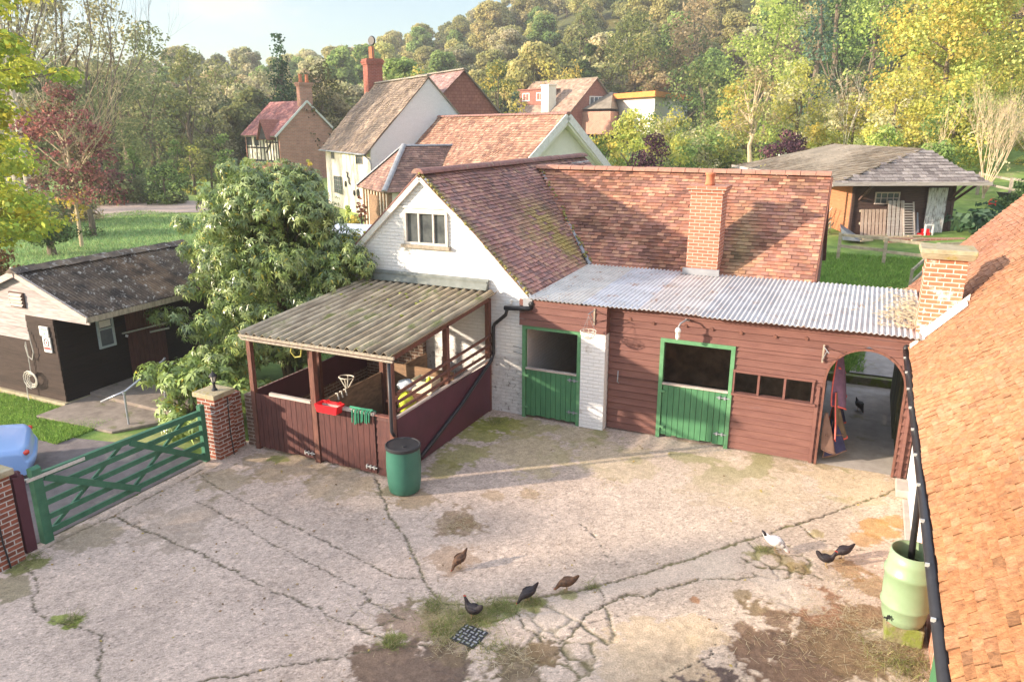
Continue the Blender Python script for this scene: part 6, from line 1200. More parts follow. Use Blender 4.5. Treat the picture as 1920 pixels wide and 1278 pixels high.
mb = MB(); [mb.tube([(-1.0, s * .28, .6), (-.2, s * .2, .34), (.75, s * .06, .2)], .02, 6) for s in (-1, 1)]; [mb.tube([(-.35, s * .2, .38), (-.4, s * .22, 0)], .02, 6) for s in (-1, 1)]; mb.build('frame', M['black_metal'], o, local=True)
mb = MB(); mb.tube([(.75, -.05, .2), (.75, .05, .2)], .2, 18); mb.build('wheel', M['red_plastic'], o, local=True)
# garden shed roof, trellis and A-frame between the tree and the gable
c0 = spot(672, 31.5); o = root('garden_store', (c0[0], c0[1], tz(c0[0], c0[1])), R(10), 'low garden store with a flat grey-blue roof behind the white gable', 'garden store')
MB().box(-.9, 1.0, -.8, .8, 0, 1.75).build('store_wall', M['glass'], o, local=True)
mb = MB(); mb.hexa([(-1.1, -1.0, 1.76), (1.3, -1.0, 1.76), (1.3, 1.0, 1.86), (-1.1, 1.0, 1.86), (-1.1, -1.0, 1.86), (1.3, -1.0, 1.86), (1.3, 1.0, 1.98), (-1.1, 1.0, 1.98)]); mb.build('store_roof', M['blue_tarp'], o, local=True)
c0 = spot(657, 28); o = root('trellis', (c0[0], c0[1], tz(c0[0], c0[1]) + .55), R(25), 'white square-grid trellis panel beside the leafy tree', 'trellis')
mb = MB(); [mb.box(-.33 + k * .165 - .012, -.33 + k * .165 + .012, -.01, .01, 0, .95) for k in range(5)]; [mb.box(-.34, .34, -.022, -.011, .05 + k * .17 - .012, .05 + k * .17 + .012) for k in range(6)]; mb.build('lattice', M['white_paint'], o, local=True)
mb = MB(); [mb.box(x - .03, x + .03, -.03, .03, -.6, 1.0) for x in (-.38, .38)]; mb.build('post', M['white_paint'], o, local=True)
c0 = spot(575, 60); o = root('step_ladder', (c0[0], c0[1], 1.2), R(20), 'white folding step ladder standing by the brick cottage garden', 'ladder')
mb = MB(); [mb.bar((s * .45, t * .4, -1.2), (s * .25, 0, 1.0), .07, .05) for s in (-1, 1) for t in (-1, 1)]; [mb.bar((-.42 + k * .04, -.36 + k * .08, -.9 + k * .42), (.42 - k * .04, -.36 + k * .08, -.9 + k * .42), .06, .04) for k in range(5)]; mb.build('ladder_frame', M['white_paint'], o, local=True)

# ================================================================== VEGETATION
def leaf_quads(P, Nn, size, asp, rs, jitter=.55, kite=True):
    n = len(P); Nn = Nn + rs.normal(0, jitter, (n, 3)); Nn /= np.linalg.norm(Nn, axis=1)[:, None] + 1e-9
    t = np.cross(Nn, rs.normal(0, 1, (n, 3))); t /= np.linalg.norm(t, axis=1)[:, None] + 1e-9; b = np.cross(Nn, t)
    s = size * rs.uniform(.65, 1.3, (n, 1)); t = t * s; b = b * s * asp
    if kite: V = np.stack([P - t * .5, P + b * .5 - t * .05, P + t * .5, P - b * .5 - t * .05], 1)
    else: V = np.stack([P - t * .5 - b * .5, P + t * .5 - b * .5, P + t * .5 + b * .5, P - t * .5 + b * .5], 1)
    return V
def cloud(cl, per, size, asp, pal, rs, up=.35, var=.16, shell=.5, droop=0, kite=True, weights=None):
    """cl: list of (centre, (rx,ry,rz)); per: leaves per clump of radius 1 (scaled by area)"""
    Vs = []; Cs = []; pal = np.array(pal)
    for c, r in cl:
        r = np.array(r, float); n = max(12, int(per * (r[0] * r[1]) ** .8)); d = rs.normal(0, 1, (n, 3)); d /= np.linalg.norm(d, axis=1)[:, None]
        rad = shell + (1 - shell) * rs.rand(n, 1) ** .6; rad *= 1 + rs.normal(0, .10, (n, 1)); P = np.array(c) + d * rad * r; P[:, 2] -= droop * (d[:, 0] ** 2 + d[:, 1] ** 2) * r[2]
        Vs.append(leaf_quads(P, d + np.array([0, 0, up]), size, asp, rs, kite=kite)); k = pal[rs.choice(len(pal), p=weights)] * (1 + rs.normal(0, .10)); 
        col = k * (1 + rs.normal(0, var, (n, 1))); m = rs.rand(n) < .18; col[m] = pal[rs.randint(0, len(pal), m.sum())]; Cs.append(col)
    return np.concatenate(Vs), np.clip(np.concatenate(Cs), .004, 1)
def leaf_obj(name, V, C, m, parent=None, **k):
    n = len(V); F = np.arange(n * 4).reshape(n, 4); return np_obj(name, V.reshape(-1, 3), F, C, m, parent, uv=False, **k)
def crown_clumps(H, hb, Rr, rs, shape='round', n=40, cr=.34, base=(0, 0, 0)):
    out = []; Hc = H - hb
    for k in range(n):
        t = rs.rand()
        if shape == 'round': t = rs.beta(1.3, 1.2); w_ = math.sqrt(max(.02, 1 - (2 * t - .85) ** 2 / 1.35)); 
        elif shape == 'cone': t = rs.beta(1, 1.5); w_ = (1 - t) ** .8 + .05
        elif shape == 'column': w_ = math.sqrt(max(.05, 1 - (2 * t - .8) ** 2 / 1.6)) * .9
        elif shape == 'vase': w_ = .35 + .65 * t if t < .75 else 1.0 - (t - .75) * 2
        else: w_ = 1
        a = rs.rand() * 2 * math.pi; q = math.sqrt(rs.uniform(.12, 1)); c = cr * Rr * rs.uniform(.7, 1.25) * (.55 + .45 * w_ if shape == 'cone' else 1)
        x = math.cos(a) * q * max(.05, Rr * w_ - c * .6); y = math.sin(a) * q * max(.05, Rr * w_ - c * .6); z = hb + Hc * t * .93
        out.append(((base[0] + x, base[1] + y, base[2] + z), (c, c, c * rs.uniform(.6, .85))))
    return out
def limbs(mb, rs, p, d, L_, r, depth, spread=.5, n=3, up=.25):
    p = Vector(p); d = Vector(d).normalized(); pts = [p]; rr = [r]; k = 4
    for i in range(k): d = (d + Vector(rs.normal(0, .10, 3)) + Vector((0, 0, up * .12))).normalized(); p = p + d * L_ / k; pts.append(p); rr.append(r * (1 - .62 * (i + 1) / k))
    mb.tube(pts, rr, 5 if r > .03 else 3, cap=False)
    if depth > 0:
        for i in range(n):
            t = rs.uniform(.35, 1.0); j = min(k - 1, int(t * k)); q = pts[j].lerp(pts[j + 1], t * k - j if t < 1 else 1); a = Vector(rs.normal(0, 1, 3)); a = (a - d * a.dot(d)).normalized()
            limbs(mb, rs, q, d * (1 - spread * .4) + a * spread + Vector((0, 0, up)), L_ * rs.uniform(.5, .75), r * rs.uniform(.4, .55), depth - 1, spread, n, up)
OLIVE = [(.24, .27, .09), (.30, .32, .11), (.19, .22, .07), (.35, .35, .14)]; DARKG = [(.09, .15, .045), (.12, .20, .06), (.07, .12, .04), (.17, .25, .08)]
YG = [(.56, .55, .13), (.66, .62, .15), (.46, .49, .11), (.72, .62, .16)]; LIME = [(.46, .56, .14), (.54, .64, .18), (.38, .48, .11), (.62, .66, .22)]
GOLD = [(.68, .52, .11), (.60, .50, .12), (.50, .43, .11), (.72, .58, .16)]; BROWN = [(.40, .31, .17), (.48, .37, .20), (.32, .25, .13), (.54, .43, .24)]
PALE = [(.60, .56, .32), (.53, .52, .26), (.68, .62, .38), (.47, .48, .22)]; BLUEG = [(.09, .18, .12), (.12, .22, .15), (.07, .14, .09), (.18, .28, .18)]
PURP = [(.085, .035, .06), (.11, .05, .075), (.06, .03, .045), (.15, .07, .09)]; RED = [(.32, .12, .12), (.25, .095, .10), (.38, .16, .13), (.20, .12, .09)]; MIDG = [(.24, .35, .10), (.31, .43, .13), (.18, .28, .08), (.38, .49, .16)]
def tree(name, x, y, H, hb, Rr, pal, shape='round', n=42, per=300, size=.3, asp=.75, seed=1, m='leaf', label='', cat='tree', group=None, cr=.33, bark='bark', tr=None, limb=0, z=None, up=.35):
    rs = np.random.RandomState(seed); z0 = tz(x, y) if z is None else z; r = root(name, (x, y, z0), 0, label, cat, group)
    cl = crown_clumps(H, hb, Rr, rs, shape, n, cr); V, C = cloud(cl, per, size, asp, pal, rs, up=up); leaf_obj('crown', V, C, M[m], r, local=True)
    mb = MB(); tr = tr or H * .018 + .03; tops = H * (.8 if shape in ('cone', 'column') else .62)
    pts = [(0, 0, -.3)] + [(rs.normal(0, .02 * H * t), rs.normal(0, .02 * H * t), tops * t) for t in (.25, .5, .75, 1)]; mb.tube(pts, [tr * 1.2, tr, tr * .8, tr * .55, tr * .25], 8)
    for k in range(limb or 6):
        c = cl[rs.randint(len(cl))][0]; t = rs.uniform(.3, .9); p = Vector(pts[1]).lerp(Vector(pts[4]), t); q = Vector(c); mb.tube([p, p.lerp(q, .5) + Vector((0, 0, .05 * H * .3)), q], [tr * .4, tr * .25, tr * .08], 5, cap=False)
    mb.build('trunk', M[bark], r, local=True); return r
# --- wooded hillside: a handful of crowns copied up the slope, each its own tree
protos = []
for k, (pal, shp, H, hb, Rr, nm, lab) in enumerate([
    (PALE, 'round', 13, 3, 5.6, 'woodland_tree', 'pale golden green tree among the close woodland on the far hillside'),
    ([(.52, .49, .18), (.58, .54, .22), (.45, .45, .16), (.62, .55, .24)], 'round', 14, 3, 5.8, 'woodland_tree', 'yellow green tree among the close woodland on the far hillside'),
    (OLIVE, 'round', 13, 2.5, 5.6, 'woodland_tree', 'olive green tree among the close woodland on the far hillside'),
    (BROWN, 'round', 12, 3, 5.0, 'woodland_tree', 'brownish half bare tree among the close woodland on the far hillside'),
    (MIDG, 'column', 15, 2, 4.4, 'woodland_tree', 'fresh green tall tree among the close woodland on the far hillside'),
    (DARKG, 'cone', 17, 1, 3.8, 'woodland_conifer', 'dark conifer standing among the close woodland on the far hillside')]):
    rs = np.random.RandomState(100 + k); cl = crown_clumps(H, hb, Rr, rs, shp, 46, .30 if shp != 'cone' else .34); V, C = cloud(cl, 190, .40, .8, pal, rs, up=.45, kite=False, var=.2)
    mb = MB(); mb.tube([(0, 0, -1.5), (0, 0, H * .75)], [.28, .08], 6); TV = np.concatenate(mb.v)
    F = [tuple(r) for r in np.arange(len(V) * 4).reshape(-1, 4).tolist()] + [tuple(i + len(V) * 4 for i in f) for f in mb.f]; CC = list(map(tuple, C)) + [(.25, .2, .15)] * len(mb.f)
    o = np_obj(nm, np.concatenate([V.reshape(-1, 3), TV]), F, CC, M['leaf_far'], local=True, uv=False, label=lab, cat='tree', group='trees of the far hillside wood'); protos.append([o, 0])
rs = np.random.RandomState(77); nhill = 0
for r in (100, 109, 119, 130, 142, 155, 169, 184, 200, 217, 235, 254, 274, 296):
    nn = int(math.radians(72) * r / (9.4 if r < 200 else 10.9)); ph = rs.rand()
    for i in range(nn):
        ca = -35 + 71 * (i + ph) / nn + rs.uniform(-.6, .6); a = R(ca) - AZ; rr_ = r + rs.uniform(-4, 4); x, y = rr_ * math.sin(a), rr_ * math.cos(a)
        if r < 125 and abs(x - FX[0]) < 16 and abs(y - FX[1]) < 14: continue
        if (ca < -14 and r < 108) or (ca > -3 and r < 120): continue
        n_ = fbm(np.array([x * .018 + 3]), np.array([y * .018]))[0] + rs.normal(0, .10); ncon = rs.rand()
        side = float(np.clip((ca + 20) / 40, 0, 1))
        k = 5 if ncon < .05 else 4 if ncon < .14 + .08 * side else 3 if n_ < .40 else 0 if n_ < .50 else 2 if n_ < .565 else 1
        if ca < -12 and r < 150 and rs.rand() < .5: k = 2
        src, used_ = protos[k]; o = src if not used_ else src.copy()
        if used_: COL.objects.link(o)
        protos[k][1] = 1; s = rs.uniform(.68, 1.08) * (1 + .08 * (r > 200)); o.location = (x, y, tz(x, y) - .6); o.rotation_euler = (0, 0, rs.uniform(0, 6.28)); o.scale = (s, s, s * rs.uniform(.85, 1.12)); nhill += 1
print('hill trees', nhill)
# --- named trees: (photo column, distance, photo row of the top, half width px, ...)
def T(name, px, d, ytop, hw, pal, label, shape='round', hb=.15, **k):
    x, y = s2d(px, d); z0 = tz(x, y); H = zat(ytop, d) - z0; Rr = hw / 1455 * d; sz = k.pop('size', None) or max(.12, d * .0037)
    k.setdefault('n', 46); k.setdefault('cr', .32); per = k.pop('per', None) or (5.5 if d < 80 else 4.0) / (sz * sz); return tree(name, x, y, H, H * hb, Rr, pal, shape, size=sz, per=per, label=label, z=z0, **k)
MUTE = [(.38, .38, .20), (.45, .43, .24), (.31, .31, .16), (.50, .46, .27)]; MUTD = [(.24, .28, .12), (.30, .34, .15), (.18, .22, .10)]
left = [(-60, 66, -80, 110, MUTD), (40, 80, -90, 100, MUTE), (130, 86, -70, 90, MUTE), (215, 90, -40, 80, MUTE), (285, 92, 5, 75, MUTE), (345, 98, 45, 62, MUTD), (-10, 55, 60, 80, MUTD), (110, 72, 90, 80, MUTD), (190, 70, 130, 70, MUTD), (265, 78, 110, 70, MUTD),
        (330, 84, 120, 62, MUTD), (400, 96, 120, 60, OLIVE), (440, 104, 150, 48, MUTE), (490, 112, 165, 42, MUTD), (410, 118, 92, 58, OLIVE), (470, 124, 108, 52, OLIVE), (530, 128, 125, 45, MUTE)]
lbl = ['tall dark woodland tree beyond the picture edge behind the yellow maple', 'tall greyish tree rising out of the picture near the left edge', 'greyish half bare tall tree behind the red-leaved tree', 'tall thin-leaved tree right of the red-leaved tree, topping the frame', 'grey-brown tall tree left of the patch of sky', 'dark tree sloping down beneath the patch of sky', 'dark lower tree behind the yellow maple', 'dark tree behind the pale birch trunks', 'dark tree directly behind the red-leaved tree', 'shady round tree above the green lawn patch', 'deep green shady tree above the lawn shrubs', 'olive tree midway between the lawn and the brick cottage', 'soft grey-green tree left of the brick cottage', 'dark low tree just behind the brick cottage roof', 'olive crown on the skyline side of the lawn wood', 'round olive crown left of the tall conifer', 'grey-green crown at the foot of the tall conifer']
for i, (px, d, yt, hw, pal) in enumerate(left): T('woodland_tree', px, d, yt, hw, pal, lbl[i], seed=200 + i, hb=.08 if i > 5 else .2, m='leaf', cr=.27, n=60, limb=9)
for i, (px, d, yb, yt) in enumerate([(84, 58, 285, 60), (104, 57, 280, 40), (70, 60, 270, 120)]):
    x, y = s2d(px, d); rs_ = np.random.RandomState(i); o = root('birch_trunk', (x, y, tz(x, y)), 0, ['slim silvery birch stem, middle one of the pale trio', 'slim silvery birch stem, rightmost one of the pale trio', 'slim silvery birch stem, leftmost and thinnest of the pale trio'][i], 'tree', 'silver birch stems at the wood edge')
    mb = MB(); H = zat(yt, d) - tz(x, y); mb.tube([(0, 0, -.3), (.1, 0, H * .4), (0, .1, H * .8), (.1, 0, H)], [.24, .2, .13, .05], 8); limbs(mb, rs_, (.05, 0, H * .55), (.5, .2, 1), H * .4, .09, 2); mb.build('trunk', M['bark_pale'], o, local=True)
    V, C = cloud(crown_clumps(H * 1.1, H * .5, 1.8, rs_, 'round', 14, .4), 26, .26, .8, MUTE, rs_); leaf_obj('crown', V, C, M['leaf'], o, local=True)
DEEP = [(.05, .11, .045), (.07, .14, .055), (.035, .08, .035)]
T('conifer', 565, 94, 52, 50, DEEP, 'tall pointed dark green conifer behind the brick cottage chimney', 'cone', .02, n=120, seed=301, cr=.42)
T('woodland_tree', 632, 88, 104, 54, [(.13, .13, .045), (.17, .16, .05), (.10, .10, .04)], 'dark bronze-green tree between the two cottages', 'round', .03, seed=302)
T('autumn_tree', 935, 84, 104, 56, GOLD + OLIVE, 'golden-topped dark tree right of the tile hung gable', 'round', .02, seed=303)
T('autumn_tree', 800, 96, 118, 50, GOLD, 'low golden tree behind the white cottage ridge', 'round', .02, seed=304)
T('autumn_tree', 1040, 124, 103, 58, GOLD + YG, 'orange-gold tree behind the roof of the hillside house', 'round', .02, seed=305)
T('dark_tree', 898, 78, 150, 40, DARKG, 'dark green tree right behind the tile hung gable', 'round', .02, seed=306)
T('spruce', 965, 100, 150, 24, BLUEG, 'small bluish spruce at the left end of the hillside house', 'cone', .02, seed=307)
T('pale_conifer', 1082, 140, -30, 48, [(.24, .27, .10), (.30, .32, .12), (.18, .22, .08)], 'tall pale feathery conifer above the hillside house', 'cone', .02, n=90, seed=308, cr=.4)
T('broad_tree', 1168, 128, 18, 72, [(.22, .26, .08), (.28, .31, .10), (.17, .20, .06)], 'broad soft green tree above the cedar-edged extension', 'round', .03, n=70, seed=309)
T('brown_tree', 1265, 134, -25, 62, BROWN, 'rusty brown tree at the picture top, right of the broad soft green one', 'round', .05, n=60, seed=310)
T('dark_tree', 1215, 134, 50, 40, DARKG, 'small dark tree squeezed between the broad green and the rusty ones', 'round', .03, seed=311)
T('dark_tree', 1290, 106, 92, 84, MIDG + OLIVE + DARKG, 'wide dark green clump of trees right of the cedar-edged extension', 'round', .02, n=80, seed=312)
T('lime_tree', 1400, 100, -25, 84, LIME, 'bright lime green tall tree at the picture top', 'round', .04, n=85, seed=313)
T('ivy_tree', 1475, 92, -60, 42, BLUEG, 'dark blue-green ivy-clad tall tree right of the bright lime one', 'column', .02, n=80, seed=314)
T('dark_tree', 1505, 97, -80, 50, DARKG, 'dark shadowy tree behind the ivy-clad one', 'column', .02, n=60, seed=315)
T('lime_tree', 1568, 90, -60, 62, LIME + MIDG, 'leafy green tree between the ivy-clad one and the great yellow one', 'round', .1, n=70, seed=316)
T('yellow_tree', 1455, 76, 110, 66, YG + PALE, 'soft yellow-green small tree below the bright lime tree', 'round', .02, n=60, seed=317)
T('dark_tree', 1545, 84, 150, 60, BROWN + DARKG, 'brown and dark bushy tree under the leafy green one', 'round', .02, n=60, seed=318)
T('great_tree', 1700, 60, -40, 130, YG + LIME + GOLD, 'huge sunlit yellow-green tree behind the field stable', 'round', .03, n=150, seed=319, cr=.22)
T('great_tree', 1800, 66, -70, 110, YG + LIME, 'second huge yellow-green crown merging at the right of the great one', 'round', .03, n=120, seed=320, cr=.22)
T('dark_tree', 1905, 72, -60, 70, DARKG + MIDG, 'deep green tree at the top right picture corner', 'round', .03, n=80, seed=321)
T('shrub', 1725, 52, 165, 72, MIDG + YG, 'mid green tall shrub in front of the huge yellow-green tree', 'round', .02, n=60, seed=322)
T('shrub', 1620, 54, 150, 60, YG + PALE, 'tall yellowish shrub left of the mid green one behind the field stable', 'round', .02, n=60, seed=323)
T('shrub', 1552, 62, 180, 55, PALE + YG, 'straw-coloured tall bush above the left end of the field stable', 'round', .02, n=50, seed=324)
T('autumn_tree', 1378, 56, 118, 46, [(.42, .36, .20), (.46, .33, .16), (.36, .32, .14), (.40, .38, .12)], 'thin pinkish gold tree standing alone on the lawn', 'round', .32, n=46, per=70, seed=325, cr=.3, bark='bark_tan', limb=16)
T('autumn_tree', 1345, 72, 135, 46, GOLD + LIME, 'green and orange tree left behind the thin pinkish one', 'round', .05, n=50, seed=326)
T('shrub', 1165, 50, 200, 55, YG + LIME, 'bright yellow-green bush in front of the hillside house', 'round', .02, n=60, seed=327)
T('shrub', 1120, 47, 225, 44, GOLD + YG + MIDG, 'gold and green bush beside the white bargeboards', 'round', .02, n=40, seed=328)
T('purple_shrub', 1207, 38, 250, 56, PURP, 'rounded dark purple shrub above the tiled ridge', 'round', .22, n=46, seed=329, asp=.6)
T('purple_shrub', 1438, 47, 240, 48, PURP + [(.22, .10, .12)], 'looser purple shrub left of the field stable roof', 'round', .12, n=36, seed=330)
T('shrub', 1300, 66, 236, 70, YG + MIDG + PALE, 'mixed green border shrub left of the thin pinkish tree', 'round', .0, n=60, seed=331)
T('shrub', 1250, 60, 250, 50, MIDG + YG, 'low green border shrub right of the dark purple one', 'round', .0, n=40, seed=332)
T('shrub', 1160, 36, 290, 36, MIDG + LIME, 'low fresh green shrub left of the dark purple one', 'round', .0, n=30, seed=333)
T('shrub', 1335, 72, 213, 60, PALE + BROWN, 'pale heathery shrub behind the border', 'round', .0, n=50, seed=334)
T('shrub', 1495, 60, 232, 48, PALE + GOLD + YG, 'straw and gold shrub above the field stable roof', 'round', .0, n=40, seed=335)
T('shrub', 1225, 68, 220, 50, PALE + YG, 'pale shrub behind the dark purple one', 'round', .0, n=40, seed=336)
T('shrub', 1200, 84, 203, 40, YG + MIDG, 'rounded bush in front of the white wall of the garden room', 'round', .0, n=60, seed=344)
T('shrub', 1245, 78, 204, 46, YG + OLIVE, 'yellow-olive bush hiding the foot of the garden room', 'round', .0, n=44, seed=343)
T('shrub', 1400, 40.5, 298, 30, GOLD + YG, 'tiny golden shrub at the roof corner of the field stable', 'round', .0, n=20, seed=337)
T('shrub', 1610, 47, 235, 40, LIME + MIDG, 'fresh green shrub peeping over the field stable roof', 'round', .0, n=36, seed=338)
T('shrub', 1700, 44, 255, 42, MIDG, 'dark leafy shrub at the hip of the field stable roof', 'round', .0, n=36, seed=339)
T('small_tree', 1888, 43, 215, 34, YG + PALE, 'young yellowish tree beside the meadow fence at the right', 'round', .35, n=24, per=40, seed=340, limb=12)
T('shrub', 1880, 38, 318, 46, DARKG + MIDG, 'dark green bush behind the wheelbarrow at the right', 'round', .0, n=36, seed=341)
T('shrub', 1900, 56, 170, 60, YG + PALE, 'tall straw-yellow bush at the right picture edge', 'round', .0, n=50, seed=342)
# hedge
def hedge(p, q, d0, d1, h, label, pal, seed, wdt=1.2):
    a, b = Vector((*s2d(p, d0), 0)), Vector((*s2d(q, d1), 0)); n = max(4, int((b - a).length / 1.0)); rs_ = np.random.RandomState(seed); cl = []
    for i in range(n + 1):
        c = a.lerp(b, i / n); z = tz(c.x, c.y)
        for zz in (.3, .75): cl.append(((c.x + rs_.normal(0, .15), c.y + rs_.normal(0, .15), z + h * zz), (wdt * .6, wdt * .6, h * .33)))
    V, C = cloud(cl, 5 / .09, .3, .8, pal, rs_); leaf_obj('hedge', V, C, M['leaf'], label=label, cat='hedge')
hedge(1215, 1345, 70, 74, 1.9, 'clipped dark hedge below the cedar-edged extension', DARKG + OLIVE, 5)
hedge(1400, 1450, 78, 80, 1.8, 'short dark hedge right of the green and orange tree', DARKG, 6)
hedge(225, 300, 68, 70, 2.4, 'dark overgrown hedge beyond the gravel track', DARKG + OLIVE, 7, 2.2)
for i, (px, d, yt, hw, pal, lb) in enumerate([(345, 66, 300, 44, DARKG + MIDG, 'dark shrub at the end of the gravel track'), (300, 68, 322, 34, MUTD, 'dull green shrub behind the gravel track'), (250, 67, 308, 46, RED + MUTD, 'reddish-green tangled bush under the red-leaved tree'), (372, 76, 256, 20, MIDG, 'small round shrub at the lawn edge, left one of the row'),
    (398, 74, 258, 24, YG + OLIVE, 'yellowish round shrub in the middle of the lawn row'), (430, 76, 268, 24, OLIVE, 'olive round shrub on the right of the lawn row'), (455, 74, 238, 20, MIDG, 'bright green bush against the left corner of the brick cottage'), (295, 76, 258, 16, MIDG, 'tiny green shrub at the foot of the wood'), (362, 66, 345, 20, MUTD, 'low dark shrub touching the gravel track'), (498, 66, 290, 30, LIME, 'bright green bush below the half timbered wall'),
    (160, 56, 330, 60, MUTD + BROWN, 'brownish undergrowth bush below the birch stems'), (60, 50, 330, 70, MUTD, 'dark bush behind the yellow maple foliage')]):
    T('shrub', px, d, yt, hw, pal, lb, 'round', .0, n=34, seed=400 + i)
for i, (px, d, yt, hw, pal, lb) in enumerate([(603, 49, 285, 13, YG + GOLD, 'yellow-green climber on the far corner of the white cottage'), (612, 44, 330, 28, YG + OLIVE, 'loose yellow-green bush before the white cottage'), (640, 42, 372, 24, [(.35, .40, .27), (.28, .33, .2), (.2, .26, .12)], 'silvery green plant before the white cottage'), (690, 42.5, 362, 15, [(.42, .14, .09), (.34, .16, .09), (.3, .2, .1)], 'russet red bush by the cottage porch'), (667, 40, 372, 10, LIME, 'upright lime green shrub by the cottage porch'), (675, 38, 398, 24, OLIVE + GOLD, 'mixed low bush behind the garden store'), (575, 50, 352, 26, YG + MIDG, 'green bush by the white step ladder'), (628, 37, 408, 20, MIDG, 'green shrub between the leafy tree and the garden store')]):
    T('shrub', px, d, yt, hw, pal, lb, 'round', .0, n=26, seed=430 + i)
# bare multi-stemmed tree
def bare(px, d, ytop, hw, m, label, seed, stems=9, depth=3, n=3, cat='tree', r0=.07, leaf=None, twig=None):
    x, y = s2d(px, d); z0 = tz(x, y); H = zat(ytop, d) - z0; rs_ = np.random.RandomState(seed); o = root('bare_tree', (x, y, z0), 0, label, cat); mb = MB(); w_ = hw / 1455 * d / H
    mb.tube([(0, 0, -.2), (0, 0, H * .1)], [r0 * 2.2, r0 * 1.8], 8)
    for k in range(stems): a = 2 * math.pi * k / stems + rs_.uniform(-.3, .3); s = rs_.uniform(.15, 1.0) * w_ * 1.3; limbs(mb, rs_, (.05 * math.cos(a), .05 * math.sin(a), H * .06), (s * math.cos(a), s * math.sin(a), 1), H * rs_.uniform(.55, .72), r0, depth, .38, n, .35)
    mb.build('branches', M[m], o, local=True)
    if leaf: V, C = cloud(crown_clumps(H, H * .35, hw / 1455 * d, rs_, 'round', 20, .35), leaf[1], leaf[2], .7, leaf[0], rs_, shell=.1); leaf_obj('crown', V, C, M['leaf'], o, local=True)
    return o
bare(1797, 43, 215, 62, 'bark_tan', 'large pale bare-branched tree with many stems right of the field stable', 7, 12, 3, 4, r0=.03, leaf=(PALE, 5, .14))
bare(1700, 45, 215, 26, 'bark_tan', 'slender pale bare sapling left of the many-stemmed bare tree', 8, 4, 2, 3, r0=.022)
bare(1540, 60, 165, 28, 'bark_pale', 'silvery thin bare tree standing before the brown bushy one', 9, 3, 3, 3, r0=.035, leaf=(BROWN, 6, .2))
bare(1880, 48, 200, 30, 'bark_tan', 'fine twiggy bare tree at the right picture edge', 10, 6, 3, 3, r0=.025)
bare(230, 68, -40, 110, 'bark', 'tall bare-branched tree against the sky above the red-leaved tree', 12, 4, 4, 3, r0=.11, leaf=(MUTE, 4, .3))
bare(60, 62, -60, 120, 'bark', 'bare-branched grey tree behind the yellow maple', 14, 4, 4, 3, r0=.11, leaf=(MUTE, 4, .3))
# red-leaved tree
x, y = s2d(182, 44); o = root('red_tree', (x, y, tz(x, y)), 0, 'bare-twigged tree with dark red leaves beyond the dark shed', 'tree'); rs_ = np.random.RandomState(21); mb = MB(); H = zat(140, 44)
mb.tube([(0, 0, -.2), (.05, 0, H * .2), (0, .05, H * .45), (.1, 0, H * .75)], [.10, .085, .06, .03], 8)
for k in range(16): a = rs_.rand() * 6.28; z = H * rs_.uniform(.28, .62); limbs(mb, rs_, (0, 0, z), (math.cos(a) * .75, math.sin(a) * .75, .75), H * .38, .045, 2, .5, 4, .2)
mb.build('trunk', M['bark_tan'], o, local=True); cl = crown_clumps(H * .93, H * .28, 2.5, rs_, 'round', 60, .26); V, C = cloud(cl, 150, .17, .65, RED + [(.14, .11, .05)], rs_, shell=.1, var=.3); leaf_obj('crown', V, C, M['leaf'], o, local=True)
V, C = cloud([((rs_.normal(0, .25), rs_.normal(0, .25), rs_.uniform(1.3, 3.2)), (.35, .35, .25)) for k in range(9)], 120, .16, .7, GOLD + [(.6, .48, .05)], rs_, shell=.1); leaf_obj('yellow_leaves', V, C, M['leaf'], o, local=True)
# yew-like umbrella bush, ivy stump, bronze bush, shade shrubs
T('yew', 126, 42, 388, 46, DARKG, 'squat dark evergreen with an umbrella crown on the far lawn', 'round', .42, n=36, seed=450, tr=.2)
x, y = s2d(206, 48); o = root('tree_stump', (x, y, 0), 0, 'tall weathered stump with a tuft of ivy on the far lawn', 'stump'); MB().tube([(0, 0, -.2), (.03, 0, .8), (0, 0, 1.7)], [.2, .16, .12], 9).build('trunk', M['bark'], o, local=True); rs_ = np.random.RandomState(3); V, C = cloud([((rs_.normal(0, .3), rs_.normal(0, .3), .3), (.4, .4, .3)) for k in range(5)], 140, .13, .8, DARKG, rs_); leaf_obj('ivy', V, C, M['leaf'], o, local=True)
T('bronze_bush', 15, 30, 420, 52, [(.16, .09, .04), (.22, .13, .05), (.12, .10, .04), (.3, .12, .05)], 'bronze and rust leaved bush behind the dark shed at the left edge', 'round', .05, n=40, seed=451)
# yellow maple hanging in from the left
rs_ = np.random.RandomState(31); x, y = s2d(-60, 25); YM = root('yellow_maple', (x, y, 0), 0, 'lime-yellow maple spreading in from the left picture edge', 'tree'); cl = []; YELL = [(.52, .56, .08), (.44, .52, .09), (.62, .62, .10), (.34, .45, .08), (.66, .58, .08)]
for (px, py, n, s) in [(0, 20, 9, 60), (60, 15, 7, 40), (110, 30, 5, 25), (150, 12, 4, 22), (200, 150, 2, 10), (20, 90, 8, 45), (70, 130, 4, 30), (110, 160, 3, 18), (15, 170, 8, 40), (50, 215, 6, 30), (-10, 240, 8, 40), (30, 290, 7, 35), (75, 265, 3, 20), (10, 340, 8, 35), (60, 345, 6, 28), (100, 372, 4, 22), (-20, 390, 6, 30), (40, 395, 5, 24), (85, 405, 3, 12), (120, 395, 2, 12), (85, 300, 3, 15), (105, 110, 3, 14), (130, 140, 2, 10)]:
    for k in range(int(n * 1.7)):
        d = 25 + rs_.uniform(-2.4, 1.8); p_, q_ = px + rs_.normal(0, s * .5), py + rs_.normal(0, s * .45); g = spot(p_, d); c = (g[0], g[1], zat(q_, d)); r = rs_.uniform(.35, .8); cl.append((c, (r, r, r * .4)))
